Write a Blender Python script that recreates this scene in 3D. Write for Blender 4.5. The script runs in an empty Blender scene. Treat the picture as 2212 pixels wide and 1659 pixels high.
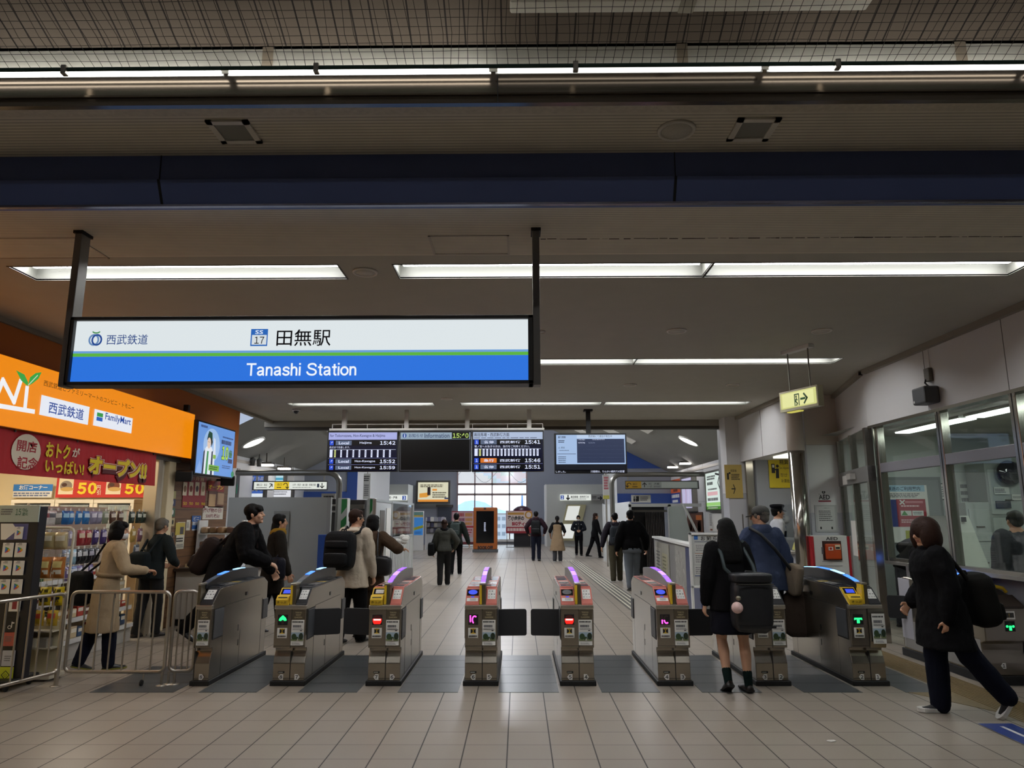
import bpy, bmesh, math, random
from mathutils import Vector, Matrix, Euler
from math import sin, cos, pi, radians, atan2, sqrt
random.seed(7)
SC = bpy.context.scene
COL = SC.collection
V = Vector

# ---------------------------------------------------------------- camera model (2212 x 1659 frame)
F, CX, CY, EYE = 1534.0, 1106.0, 829.5, 1.58
_p, _yw, _rl = math.atan(284.7 / F), radians(0.51), radians(-0.12)
_f = V((-sin(_yw) * cos(_p), cos(_yw) * cos(_p), sin(_p)))
_r = V((cos(_yw), sin(_yw), 0))
_u = _r.cross(_f)
CR = cos(_rl) * _r + sin(_rl) * _u
CU = -sin(_rl) * _r + cos(_rl) * _u
CF = _f
def _ray(x, y): return CF + CR * ((x - CX) / F) - CU * ((y - CY) / F)
def PY(x, y, Y): d = _ray(x, y); return V((0, 0, EYE)) + d * (Y / d.y)
def PZ(x, y, Z=0.0): d = _ray(x, y); return V((0, 0, EYE)) + d * ((Z - EYE) / d.z)
def PX(x, y, X): d = _ray(x, y); return V((0, 0, EYE)) + d * (X / d.x)

# ---------------------------------------------------------------- materials
def lin(h):
    h = h.lstrip('#'); o = []
    for i in (0, 2, 4):
        c = int(h[i:i + 2], 16) / 255
        o.append(c / 12.92 if c <= 0.04045 else ((c + 0.055) / 1.055) ** 2.4)
    return (o[0], o[1], o[2], 1)
MATS = {}
def mat(name, color='#888888', rough=0.5, metal=0.0, emit=0.0, spec=0.5, alpha=1.0, trans=0.0, noise=0.0, nscale=8.0, coat=0.0, bump=0.0, bscale=60.0, ecol=None):
    if name in MATS: return MATS[name]
    m = bpy.data.materials.new(name); m.use_nodes = True
    nt = m.node_tree; b = nt.nodes['Principled BSDF']
    c = lin(color) if isinstance(color, str) else color
    b.inputs['Base Color'].default_value = c
    b.inputs['Roughness'].default_value = rough
    b.inputs['Metallic'].default_value = metal
    b.inputs['Specular IOR Level'].default_value = spec
    if coat: b.inputs['Coat Weight'].default_value = coat
    if emit:
        b.inputs['Emission Color'].default_value = lin(ecol) if ecol else c
        b.inputs['Emission Strength'].default_value = emit
    if alpha < 1: b.inputs['Alpha'].default_value = alpha
    if trans: b.inputs['Transmission Weight'].default_value = trans
    if noise or bump:
        tc = nt.nodes.new('ShaderNodeTexCoord')
    if noise:
        n = nt.nodes.new('ShaderNodeTexNoise'); n.inputs['Scale'].default_value = nscale; n.inputs['Detail'].default_value = 4
        nt.links.new(tc.outputs['Object'], n.inputs['Vector'])
        mx = nt.nodes.new('ShaderNodeMix'); mx.data_type = 'RGBA'
        mx.inputs['A'].default_value = tuple(x * (1 - noise) for x in c[:3]) + (1,)
        mx.inputs['B'].default_value = tuple(min(1, x * (1 + noise)) for x in c[:3]) + (1,)
        nt.links.new(n.outputs['Fac'], mx.inputs['Factor']); nt.links.new(mx.outputs['Result'], b.inputs['Base Color'])
    if bump:
        n2 = nt.nodes.new('ShaderNodeTexNoise'); n2.inputs['Scale'].default_value = bscale; n2.inputs['Detail'].default_value = 3
        nt.links.new(tc.outputs['Object'], n2.inputs['Vector'])
        bp = nt.nodes.new('ShaderNodeBump'); bp.inputs['Strength'].default_value = bump; bp.inputs['Distance'].default_value = 0.01
        nt.links.new(n2.outputs['Fac'], bp.inputs['Height']); nt.links.new(bp.outputs['Normal'], b.inputs['Normal'])
    MATS[name] = m
    return m
def paint(h, rough=0.55, **k): return mat('paint_' + h.strip('#') + ('_%g' % rough), h, rough, **k)
def glow(h, e=1.0): return mat('glow_' + h.strip('#') + '_%g' % e, '#000000', 0.4, emit=e, ecol=h)

# ---------------------------------------------------------------- objects and tags
ROOTS = {}
def tag(o, label, cat, group=None, kind=None):
    if label: o['label'] = label
    if cat: o['category'] = cat
    if group: o['group'] = group
    if kind: o['kind'] = kind
    return o
def thing(name, label, cat, loc=(0, 0, 0), rz=0.0, group=None):
    o = bpy.data.objects.new(name, None); COL.objects.link(o)
    o.empty_display_size = 0.1
    o.location = loc; o.rotation_euler = (0, 0, rz)
    ROOTS[o.name] = Matrix.Translation(V(loc)) @ Matrix.Rotation(rz, 4, 'Z')
    return tag(o, label, cat, group)

class MB:
    """collects shapes and links them as ONE mesh object"""
    def __init__(s): s.v = []; s.f = []; s.m = []; s.ms = []; s.sm = []; s.auto = False
    def mi(s, m):
        if m not in s.ms: s.ms.append(m)
        return s.ms.index(m)
    def add(s, verts, faces, m, smooth=False):
        b = len(s.v); k = s.mi(m)
        s.v += [V(p) for p in verts]
        for f in faces: s.f.append([b + i for i in f]); s.m.append(k); s.sm.append(smooth)
        return s
    def quad(s, a, b, c, d, m): return s.add([a, b, c, d], [(0, 1, 2, 3)], m)
    def box(s, x0, x1, y0, y1, z0, z1, m, bev=0.0, M=None, seg=2):
        if x0 > x1: x0, x1 = x1, x0
        if y0 > y1: y0, y1 = y1, y0
        if z0 > z1: z0, z1 = z1, z0
        if bev:
            bm = bmesh.new(); bmesh.ops.create_cube(bm, size=1)
            for q in bm.verts: q.co = V((x0 + (q.co.x + .5) * (x1 - x0), y0 + (q.co.y + .5) * (y1 - y0), z0 + (q.co.z + .5) * (z1 - z0)))
            bmesh.ops.bevel(bm, geom=list(bm.edges), offset=min(bev, .49 * min(x1 - x0, y1 - y0, z1 - z0)), segments=seg, profile=0.5, affect='EDGES')
            bm.verts.index_update()
            vs = [q.co.copy() for q in bm.verts]; fs = [[q.index for q in f.verts] for f in bm.faces]; bm.free()
        else:
            vs = [V((x, y, z)) for z in (z0, z1) for y in (y0, y1) for x in (x0, x1)]
            fs = [(0, 2, 3, 1), (4, 5, 7, 6), (0, 1, 5, 4), (2, 6, 7, 3), (0, 4, 6, 2), (1, 3, 7, 5)]
        if M is not None: vs = [M @ q for q in vs]
        return s.add(vs, fs, m, False)
    def prism(s, poly, axis, a, b, m, smooth=False):
        """extrude a closed 2-D polygon; axis 'x': poly is (y,z); 'y': (x,z); 'z': (x,y)"""
        def p(q, t): return {'x': V((t, q[0], q[1])), 'y': V((q[0], t, q[1])), 'z': V((q[0], q[1], t))}[axis]
        n = len(poly)
        vs = [p(q, a) for q in poly] + [p(q, b) for q in poly]
        fs = [tuple(range(n))[::-1], tuple(range(n, 2 * n))] + [(i, (i + 1) % n, n + (i + 1) % n, n + i) for i in range(n)]
        return s.add(vs, fs, m, smooth)
    def tube(s, pts, r, m, n=8, closed=False, caps=True):
        pts = [V(p) for p in pts]; N = len(pts)
        rs = r if isinstance(r, (list, tuple)) else [r] * N
        vs = []; fs = []
        ref = None
        for i in range(N):
            a = pts[i - 1] if (i > 0 or closed) else pts[i]
            b = pts[(i + 1) % N] if (i < N - 1 or closed) else pts[i]
            t = (b - a).normalized()
            if ref is None:
                ref = V((0, 0, 1)) if abs(t.z) < .9 else V((1, 0, 0))
            x = t.cross(ref)
            if x.length < 1e-5: x = t.cross(V((1, 0, 0)))
            x.normalize(); y = x.cross(t).normalized(); ref = y
            for k in range(n):
                an = 2 * pi * k / n
                vs.append(pts[i] + (x * cos(an) + y * sin(an)) * rs[i])
        for i in range(N if closed else N - 1):
            j = (i + 1) % N
            for k in range(n): fs.append((i * n + k, i * n + (k + 1) % n, j * n + (k + 1) % n, j * n + k))
        s.add(vs, fs, m, True)
        if caps and not closed:
            s.add([vs[k] for k in range(n)], [tuple(range(n))[::-1]], m); s.add(vs[-n:], [tuple(range(n))], m)
        return s
    def rings(s, rings, m, cap=True, smooth=True):
        n = len(rings[0]); vs = [q for r in rings for q in r]; fs = []
        for i in range(len(rings) - 1):
            for k in range(n): fs.append((i * n + k, i * n + (k + 1) % n, (i + 1) * n + (k + 1) % n, (i + 1) * n + k))
        if cap: fs += [tuple(range(n))[::-1], tuple(range((len(rings) - 1) * n, len(rings) * n))]
        return s.add(vs, fs, m, smooth)
    def lathe(s, prof, m, c=(0, 0, 0), n=20, axis='z'):
        c = V(c); R = []
        for r, z in prof:
            ring = []
            for k in range(n):
                a = 2 * pi * k / n
                q = {'z': V((r * cos(a), r * sin(a), z)), 'y': V((r * cos(a), z, -r * sin(a))), 'x': V((z, r * cos(a), r * sin(a)))}[axis]
                ring.append(c + q)
            R.append(ring)
        return s.rings(R, m)
    def ball(s, c, r, m, n=12, M=None):
        """ellipsoid, r = radius or (rx,ry,rz)"""
        c = V(c); r = V((r, r, r)) if not hasattr(r, '__len__') else V(r)
        R = []
        h = n // 2 + 1
        for i in range(h + 1):
            t = pi * (0.02 + 0.96 * i / h); ring = []
            for k in range(n):
                a = 2 * pi * k / n
                q = V((r.x * sin(t) * cos(a), r.y * sin(t) * sin(a), -r.z * cos(t)))
                ring.append(c + (M @ q if M is not None else q))
            R.append(ring)
        return s.rings(R, m)
    def build(s, name, parent=None, loc=None, world=False, rz=0.0):
        me = bpy.data.meshes.new(name)
        vs = s.v
        if world and parent is not None:
            inv = ROOTS[parent.name].inverted(); vs = [inv @ q for q in vs]
        elif loc is not None and parent is None and world:
            inv = (Matrix.Translation(V(loc)) @ Matrix.Rotation(rz, 4, 'Z')).inverted(); vs = [inv @ q for q in vs]
        me.from_pydata([tuple(q) for q in vs], [], s.f)
        for m in s.ms: me.materials.append(m)
        me.polygons.foreach_set('material_index', s.m)
        me.polygons.foreach_set('use_smooth', s.sm)
        me.update()
        o = bpy.data.objects.new(name, me); COL.objects.link(o)
        if parent is not None:
            o.parent = parent
            ROOTS[o.name] = ROOTS.get(parent.name, Matrix())
        elif loc is not None:
            o.location = loc; o.rotation_euler = (0, 0, rz)
            ROOTS[o.name] = Matrix.Translation(V(loc)) @ Matrix.Rotation(rz, 4, 'Z')
        else: ROOTS[o.name] = Matrix()
        return o

def struct(name, mb, label=None):
    o = mb.build(name); o['kind'] = 'structure'
    if label: o['label'] = label
    return o
def plate(mb, x0, x1, y0, y1, z, holes, m):
    """horizontal sheet with rectangular holes"""
    xs = sorted({x0, x1} | {h[0] for h in holes} | {h[1] for h in holes}); ys = sorted({y0, y1} | {h[2] for h in holes} | {h[3] for h in holes})
    xs = [x for x in xs if x0 <= x <= x1]; ys = [y for y in ys if y0 <= y <= y1]
    for a, b in zip(xs, xs[1:]):
        for c, d in zip(ys, ys[1:]):
            cx, cy = (a + b) / 2, (c + d) / 2
            if any(h[0] < cx < h[1] and h[2] < cy < h[3] for h in holes): continue
            mb.quad((a, c, z), (a, d, z), (b, d, z), (b, c, z), m)

# ---------------------------------------------------------------- lettering
_T = {}
def glyphs(txt, bold=0.0):
    k = (txt, bold)
    if k in _T: return _T[k]
    if all(c in '0123456789:%' for c in txt):
        vs, fs, x = [], [], 0.0          # plain sans figures: the full-width forms, set one by one
        for c in txt:
            if c == ' ': x += .27; continue
            v1, f1 = glyphs(chr(ord(c) + 0xFEE0), bold)
            if not v1: continue
            a = min(q[0] for q in v1); b = max(q[0] for q in v1); n = len(vs)
            vs += [(q[0] - a + x, q[1]) for q in v1]; fs += [tuple(i + n for i in f) for f in f1]; x += b - a + .095
        _T[k] = (vs, fs); return _T[k]
    c = bpy.data.curves.new('t', 'FONT'); c.body = txt; c.size = 1; c.resolution_u = 2; c.offset = bold
    o = bpy.data.objects.new('t', c); COL.objects.link(o)
    dg = bpy.context.evaluated_depsgraph_get()
    me = bpy.data.meshes.new_from_object(o.evaluated_get(dg))
    r = ([(q.co.x, q.co.y) for q in me.vertices], [tuple(p.vertices) for p in me.polygons])
    bpy.data.objects.remove(o); bpy.data.curves.remove(c); bpy.data.meshes.remove(me)
    _T[k] = r
    return r

class Sheet:
    """flat artwork in a plane: o = lower left corner, u = right, n = towards the reader; unit = metres"""
    def __init__(s, mb, o, u, n, v=None, step=0.0008):
        s.mb = mb; s.o = V(o); s.u = V(u).normalized(); s.n = V(n).normalized()
        s.vv = V(v).normalized() if v is not None else s.n.cross(s.u).normalized()
        s.k = 0; s.step = step
    def p(s, x, y, d=0): return s.o + s.u * x + s.vv * y + s.n * (s.k * s.step + d)
    def up(s): s.k += 1; return s
    def poly(s, pts, m, lift=True):
        if lift: s.k += 1
        s.mb.add([s.p(*q) for q in pts], [tuple(range(len(pts)))], m); return s
    def rect(s, x0, y0, x1, y1, m, lift=True): return s.poly([(x0, y0), (x1, y0), (x1, y1), (x0, y1)], m, lift)
    def disc(s, x, y, rx, ry, m, n=24, lift=True): return s.poly([(x + rx * cos(2 * pi * k / n), y + ry * sin(2 * pi * k / n)) for k in range(n)], m, lift)
    def ring(s, x, y, rx, ry, w, m, n=24, a0=0.0, a1=360.0):
        s.k += 1
        for k in range(n):
            a, b = radians(a0 + (a1 - a0) * k / n), radians(a0 + (a1 - a0) * (k + 1) / n)
            q = [(x + rx * cos(a), y + ry * sin(a)), (x + rx * cos(b), y + ry * sin(b)), (x + (rx - w) * cos(b), y + (ry - w) * sin(b)), (x + (rx - w) * cos(a), y + (ry - w) * sin(a))]
            s.mb.add([s.p(*i) for i in q][::-1], [(0, 1, 2, 3)], m)
        return s
    def line(s, pts, w, m):
        s.k += 1
        for a, b in zip(pts, pts[1:]):
            a = V(a); b = V(b); t = (b - a)
            if t.length < 1e-6: continue
            t.normalize(); q = V((-t.y, t.x)) * w / 2; e = t * w * .4
            s.mb.add([s.p(*(a - q - e)), s.p(*(b - q + e)), s.p(*(b + q + e)), s.p(*(a + q - e))], [(0, 1, 2, 3)], m)
        return s
    def text(s, txt, x, y, size, m, w=None, bold=0.0, h=None, align='l', skew=0.0):
        """size = em height; w stretches the line to that width; h to that height"""
        vs, fs = glyphs(txt, bold)
        if not vs: return s
        s.k += 1
        x0 = min(q[0] for q in vs); x1 = max(q[0] for q in vs); y0 = min(q[1] for q in vs); y1 = max(q[1] for q in vs)
        kx = w / (x1 - x0) if w else size
        ky = h / (y1 - y0) if h else size
        oy = y0 if h else 0
        W = (x1 - x0) * kx
        ox = {'l': 0, 'c': -W / 2, 'r': -W}[align]
        s.mb.add([s.p(x + ox + (q[0] - x0) * kx + skew * (q[1] - oy) * ky, y + (q[1] - oy) * ky) for q in vs], fs, m)
        return s
    def scribble(s, x0, y0, x1, y1, rows, m, fill=0.55, seed=1):
        """lines of print too small to read in the photograph: broken bars"""
        rr = random.Random(seed); s.k += 1
        dy = (y1 - y0) / rows
        for i in range(rows):
            y = y1 - (i + .5) * dy; x = x0; e = x1 - rr.random() * .25 * (x1 - x0)
            while x < e:
                w = (x1 - x0) * rr.uniform(.04, .13)
                s.mb.add([s.p(x, y - dy * fill / 2), s.p(min(x + w, e), y - dy * fill / 2), s.p(min(x + w, e), y + dy * fill / 2), s.p(x, y + dy * fill / 2)], [(0, 1, 2, 3)], m)
                x += w + (x1 - x0) * .018
        return s

# ---------------------------------------------------------------- common materials
STEEL = mat('brushed_steel', '#a8a39a', 0.34, 0.9, noise=0.10, nscale=3)
STEELD = mat('dark_steel', '#6c6862', 0.36, 0.85, noise=0.12, nscale=3)
BLACK = mat('matt_black', '#101112', 0.6)
RUBBER = mat('dark_rubber', '#2b2c2e', 0.55)
WHITE = mat('white_paint', '#d9d9d6', 0.5)
PAPER = mat('white_paper', '#dcdbd5', 0.6)
INK = mat('ink', '#1a1a1c', 0.6)
GREYINK = mat('grey_ink', '#66666a', 0.6)
def pane(name, tint, ior=1.45):
    m = bpy.data.materials.new(name); m.use_nodes = True; MATS[name] = m; nt = m.node_tree
    for n in list(nt.nodes): nt.nodes.remove(n)
    o = nt.nodes.new('ShaderNodeOutputMaterial'); t = nt.nodes.new('ShaderNodeBsdfTransparent'); t.inputs[0].default_value = tint
    g = nt.nodes.new('ShaderNodeBsdfGlossy'); g.inputs['Roughness'].default_value = .02; lw = nt.nodes.new('ShaderNodeLayerWeight'); lw.inputs[0].default_value = .5; pw = nt.nodes.new('ShaderNodeMath'); pw.operation = 'POWER'; pw.inputs[1].default_value = 4; nt.links.new(lw.outputs['Facing'], pw.inputs[0]); f = nt.nodes.new('ShaderNodeMath'); f.operation = 'MULTIPLY_ADD'; f.inputs[1].default_value = .6; f.inputs[2].default_value = .035; nt.links.new(pw.outputs[0], f.inputs[0])
    x = nt.nodes.new('ShaderNodeMixShader'); nt.links.new(f.outputs[0], x.inputs[0]); nt.links.new(t.outputs[0], x.inputs[1]); nt.links.new(g.outputs[0], x.inputs[2]); nt.links.new(x.outputs[0], o.inputs[0])
    return m
GLASS = pane('clear_glass', (.95, .97, .96, 1))
WOOD = mat('wood', '#5b3a22', 0.5, noise=0.3, nscale=5)

# ---------------------------------------------------------------- artwork placed by where it shows on its own plane
def L(S, px, py):
    d = _ray(px, py); e = V((0, 0, EYE)); t = (S.o - e).dot(S.n) / d.dot(S.n); P = e + d * t - S.o
    return (P.dot(S.u), P.dot(S.vv))
def rp(S, x0, y0, x1, y1, m, lift=True):
    a = L(S, x0, y1); b = L(S, x1, y0); return S.rect(a[0], a[1], b[0], b[1], m, lift)
def pp(S, pts, m): return S.poly([L(S, *p) for p in pts], m)
def tp(S, txt, x0, y0, x1, y1, m, bold=0.0):
    """text filling the box whose left edge runs (x0, y0 top) and right edge reaches x1; y1 bottom at the left"""
    a = L(S, x0, y1); t = L(S, x0, y0); b = L(S, x1, y1)
    return S.text(txt, a[0], a[1], 1, m, w=b[0] - a[0], h=t[1] - a[1], bold=bold)
def lp(S, pts, w, m): return S.line([L(S, *p) for p in pts], w, m)
def sp_(S, x0, y0, x1, y1, rows, m, seed=1, fill=.55):
    a = L(S, x0, y1); b = L(S, x1, y0); return S.scribble(a[0], a[1], b[0], b[1], rows, m, fill, seed)
FRONT = dict(u=(1, 0, 0), n=(0, -1, 0))
LEFTW = dict(u=(0, 1, 0), n=(1, 0, 0))     # a wall on the left of the view, read from its right
RIGHTW = dict(u=(0, -1, 0), n=(-1, 0, 0))
def poster(name, label, cat, o, w, h, face, base, frame=None, thick=.012, group=None, fr=.015, rz=None, framename='frame'):
    """flat board with real thickness; returns (thing, mesh builder, sheet in the board's face) -> finish with fin()"""
    u = V(face['u']); n = V(face['n']); o = V(o)
    c = o + u * w / 2
    t = thing(name, label, cat, tuple(c), 0, group)
    if frame:
        mb = MB(); v = n.cross(u)
        for a0, a1, b0, b1 in ((-fr, w + fr, -fr, 0), (-fr, w + fr, h, h + fr), (-fr, 0, 0, h), (w, w + fr, 0, h)):
            q = [o + u * a + v * b + n * d for d in (-thick * .5, thick * 1.3) for a, b in ((a0, b0), (a1, b0), (a1, b1), (a0, b1))]
            mb.add(q, [(0, 3, 2, 1), (4, 5, 6, 7), (0, 1, 5, 4), (1, 2, 6, 5), (2, 3, 7, 6), (3, 0, 4, 7)], frame)
        mb.build(framename, t, world=True)
    mb = MB(); v = n.cross(u)
    q = [o + u * a + v * b + n * d for d in (0, thick) for a, b in ((0, 0), (w, 0), (w, h), (0, h))]
    mb.add(q, [(0, 3, 2, 1), (4, 5, 6, 7), (0, 1, 5, 4), (1, 2, 6, 5), (2, 3, 7, 6), (3, 0, 4, 7)], base)
    S = Sheet(mb, o + n * thick, u, n)
    return t, mb, S
def fin(t, mb, name='face'): return mb.build(name, t, world=True)
def pposter(name, label, cat, x0, y0, x1, y1, face, plane, base, **k):
    """board whose outline shows at x0..x1, y0..y1 on the wall plane (a coordinate of that wall)"""
    f = PX if abs(face['n'][0]) > .5 else PY
    a = f(x0, y1, plane); b = f(x1, y0, plane)
    w = abs((b - a).dot(V(face['u']))); h = b.z - a.z
    if f is PX: h = f(x0, y0, plane).z - a.z
    return poster(name, label, cat, a, w, h, face, base, **k)
# ================================================================ THE SETTING
def nodes_mat(name):
    m = bpy.data.materials.new(name); m.use_nodes = True; MATS[name] = m
    return m, m.node_tree, m.node_tree.nodes['Principled BSDF']
def mnode(nt, op, a, b=None, c=None):
    n = nt.nodes.new('ShaderNodeMath'); n.operation = op
    for i, x in enumerate((a, b, c)):
        if x is None: continue
        if isinstance(x, (int, float)): n.inputs[i].default_value = x
        else: nt.links.new(x, n.inputs[i])
    return n.outputs[0]
def mixc(nt, f, a, b):
    n = nt.nodes.new('ShaderNodeMix'); n.data_type = 'RGBA'
    nt.links.new(f, n.inputs['Factor'])
    for k, x in (('A', a), ('B', b)):
        if isinstance(x, tuple): n.inputs[k].default_value = x
        else: nt.links.new(x, n.inputs[k])
    return n.outputs['Result']

def tile_mat(name, col, grout, sx, sy, ox, oy, gx, gy, rough, var=0.10):
    m, nt, b = nodes_mat(name)
    tc = nt.nodes.new('ShaderNodeTexCoord'); sp = nt.nodes.new('ShaderNodeSeparateXYZ')
    nt.links.new(tc.outputs['Object'], sp.inputs[0])
    ux = mnode(nt, 'DIVIDE', mnode(nt, 'ADD', sp.outputs[0], -ox + 300 * sx), sx)
    uy = mnode(nt, 'DIVIDE', mnode(nt, 'ADD', sp.outputs[1], -oy + 300 * sy), sy)
    fx, fy = mnode(nt, 'FRACT', ux), mnode(nt, 'FRACT', uy)
    dx = mnode(nt, 'MINIMUM', fx, mnode(nt, 'SUBTRACT', 1.0, fx)); dy = mnode(nt, 'MINIMUM', fy, mnode(nt, 'SUBTRACT', 1.0, fy))
    g = mnode(nt, 'MAXIMUM', mnode(nt, 'LESS_THAN', dx, gx / sx / 2), mnode(nt, 'LESS_THAN', dy, gy / sy / 2))
    cb = nt.nodes.new('ShaderNodeCombineXYZ'); nt.links.new(mnode(nt, 'FLOOR', ux), cb.inputs[0]); nt.links.new(mnode(nt, 'FLOOR', uy), cb.inputs[1])
    wn = nt.nodes.new('ShaderNodeTexWhiteNoise'); nt.links.new(cb.outputs[0], wn.inputs['Vector'])
    ns = nt.nodes.new('ShaderNodeTexNoise'); ns.inputs['Scale'].default_value = 1.3; ns.inputs['Detail'].default_value = 6; nt.links.new(tc.outputs['Object'], ns.inputs['Vector'])
    c = lin(col); lo = tuple(x * (1 - var) for x in c[:3]) + (1,); hi = tuple(min(1, x * (1 + var)) for x in c[:3]) + (1,)
    k = mnode(nt, 'ADD', mnode(nt, 'MULTIPLY', wn.outputs['Value'], .45), mnode(nt, 'MULTIPLY', ns.outputs['Fac'], .6))
    base = mixc(nt, k, lo, hi)
    nt.links.new(mixc(nt, g, base, lin(grout)), b.inputs['Base Color'])
    nt.links.new(mnode(nt, 'ADD', rough, mnode(nt, 'MULTIPLY', mnode(nt, 'ADD', ns.outputs['Fac'], g), .12)), b.inputs['Roughness'])
    bp = nt.nodes.new('ShaderNodeBump'); bp.inputs['Strength'].default_value = .35; bp.inputs['Distance'].default_value = .002
    nt.links.new(mnode(nt, 'SUBTRACT', 1.0, g), bp.inputs['Height']); nt.links.new(bp.outputs['Normal'], b.inputs['Normal'])
    return m
FLOOR = tile_mat('floor_tiles', '#998f82', '#211b15', .3, .3, -.084, 6.86, .009, .005, .27)
INLAY = mat('dark_granite', '#4b4e50', .32, noise=.25, nscale=60)
mb = MB(); mb.quad((-14, -5, 0), (14, -5, 0), (14, 42, 0), (-14, 42, 0), FLOOR); struct('floor', mb)
# dark stone inlays in the gate lanes
lanes = [(-3.93, -3.16, 6.86, 8.0), (-2.93, -2.40, 6.86, 8.6), (-2.02, -1.48, 6.86, 8.6), (-1.11, -.56, 6.86, 8.6), (-.19, .36, 6.86, 8.6), (.75, 1.28, 6.86, 8.6), (1.66, 2.2, 6.86, 8.6), (2.58, 3.11, 6.86, 8.6), (3.5, 3.86, 6.86, 8.6)]
mb = MB()
for a, b, c, d in lanes:
    mb.box(a, b, c, d, -.02, .003, INLAY)
    for k in range(1, 5):
        y = c + k * .36
        if y < d - .1: mb.box(a, b, y, y + .005, 0, .0035, BLACK)
struct('floor_lane_inlays', mb)
TACT = mat('yellow_tactile_tiles', '#7d6a48', .5, noise=.3, nscale=25)
mb = MB(); mb.box(3.9, 4.3, 4.4, 11.2, -.01, .003, TACT)
mb.prism([(3.52, 6.86), (3.9, 6.5), (3.9, 9.5), (3.9, 8.6), (3.52, 8.6)][:1] + [(3.9, 6.2), (3.9, 6.86)], 'z', 0, .003, TACT)
for k in range(11):
    x = 3.93 + .034 * k
    mb.box(x, x + .014, 4.4, 11.2, .002, .007, TACT)
struct('floor_tactile_strip', mb)
# guide strips running from the gates into the hall
GUIDE = mat('pale_guide_strip', '#d0cbb8', .5); GBED = mat('guide_bed', '#5d5a54', .5)
mb = MB()
A = [PZ(1385, 1318), PZ(1240, 1212)]
d = (A[1] - A[0]).normalized(); q = V((-d.y, d.x, 0))
w = q * .2; mb.add([A[0] - w + V((0, 0, .003)), A[1] - w + V((0, 0, .003)), A[1] + w + V((0, 0, .003)), A[0] + w + V((0, 0, .003))], [(0, 1, 2, 3)], GBED)
for k in range(4):
    o = q * (k - 1.5) * .09
    for a, b in ((A[0] + o, A[1] + o),):
        w = q * .016
        mb.add([a - w + V((0, 0, .006)), b - w + V((0, 0, .006)), b + w + V((0, 0, .006)), a + w + V((0, 0, .006)), a - w, b - w, b + w, a + w], [(0, 1, 2, 3), (0, 4, 5, 1), (2, 6, 7, 3)], GUIDE)
B = [A[1], A[1] + V((-1.4, .5, 0)), A[1] + V((-2.2, 6, 0))]
for k in range(6):
    x0 = A[1].x - .6 + k * .1
    mb.box(x0, x0 + .04, A[1].y - .2, A[1].y + .5, 0, .006, GUIDE)
struct('floor_guide_strip', mb)
mb = MB(); mb.box(-14, 14, 27.55, 27.66, -.01, .002, mat('dark_joint', '#4a4a4a', .6)); struct('floor_joint', mb)
# blue floor sticker near the right edge
mb = MB(); c = PZ(2190, 1580); t = Matrix.Translation(c) @ Matrix.Rotation(radians(-4), 4, 'Z')
S = Sheet(mb, c + V((-.14, -.75, .001)), (1, .0, 0), (0, 0, 1), (0, 1, 0))
S.rect(0, 0, .26, .95, paint('#23397e')); S.line([(.13, .62), (.13, .86)], .03, PAPER); S.line([(.13, .3), (.13, .52)], .03, PAPER); S.line([(.13, .05), (.13, .22)], .03, PAPER)
tag(mb.build('floor_sticker', loc=tuple(c), world=True), 'blue floor sticker with white marks beside the tactile strip', 'sticker')
mb = MB(); c = PZ(1794, 1602)
mb.prism([(c.x - .03, c.y), (c.x + .0, c.y - .02), (c.x + .04, c.y - .005), (c.x + .035, c.y + .025), (c.x - .01, c.y + .02)], 'z', .001, .006, PAPER)
tag(mb.build('paper_scrap', loc=tuple(c), world=True), 'small torn white paper scrap lying on the floor tiles', 'litter')

# ---------------- ceilings
def groove_mat(name, col, y1, pitch=.028):
    m, nt, b = nodes_mat(name)
    tc = nt.nodes.new('ShaderNodeTexCoord'); sp = nt.nodes.new('ShaderNodeSeparateXYZ'); nt.links.new(tc.outputs['Object'], sp.inputs[0])
    f = mnode(nt, 'FRACT', mnode(nt, 'DIVIDE', sp.outputs[1], pitch))
    h = mnode(nt, 'LESS_THAN', f, .3)
    on = mnode(nt, 'LESS_THAN', sp.outputs[1], y1)
    h = mnode(nt, 'MULTIPLY', h, on)
    n = nt.nodes.new('ShaderNodeTexNoise'); n.inputs['Scale'].default_value = 6; n.inputs['Detail'].default_value = 6; nt.links.new(tc.outputs['Object'], n.inputs['Vector'])
    c = lin(col)
    nt.links.new(mixc(nt, h, mixc(nt, n.outputs['Fac'], tuple(x * .86 for x in c[:3]) + (1,), tuple(x * 1.12 for x in c[:3]) + (1,)), tuple(x * .6 for x in c[:3]) + (1,)), b.inputs['Base Color'])
    bp = nt.nodes.new('ShaderNodeBump'); bp.inputs['Strength'].default_value = .6; bp.inputs['Distance'].default_value = .006
    nt.links.new(mnode(nt, 'SUBTRACT', 1.0, h), bp.inputs['Height']); nt.links.new(bp.outputs['Normal'], b.inputs['Normal'])
    b.inputs['Roughness'].default_value = .7
    return m
HC = 3.48
CEILG = groove_mat('grooved_ceiling', '#d2cab8', 4.98)
CEILS = mat('smooth_ceiling', '#ada99c', .75, noise=.06, nscale=4)
SOFFIT = mat('flecked_soffit', '#c4bba9', .75, noise=.25, nscale=40)
fix = []
for (y0, y1, xs) in ((5.19, 5.51, [(-3.93, -1.39), (-.956, 1.49), (1.51, 3.95)]),
                     (8.57, 8.88, [(-3.95, -1.45), (-.98, 1.46), (1.475, 3.99)]),
                     (11.95, 12.25, [(-3.95, -1.46), (-.99, 1.42), (1.49, 3.95)])):
    for a, b in xs: fix.append((a, b, y0, y1))
mb = MB()
plate(mb, -5.15, 5.6, 3.12, 5.0, HC, [], CEILG)
plate(mb, -5.15, 5.6, 5.0, 14.35, HC, fix, CEILS)
plate(mb, -5.15, 5.6, 3.03, 3.12, HC, [], SOFFIT)
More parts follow.
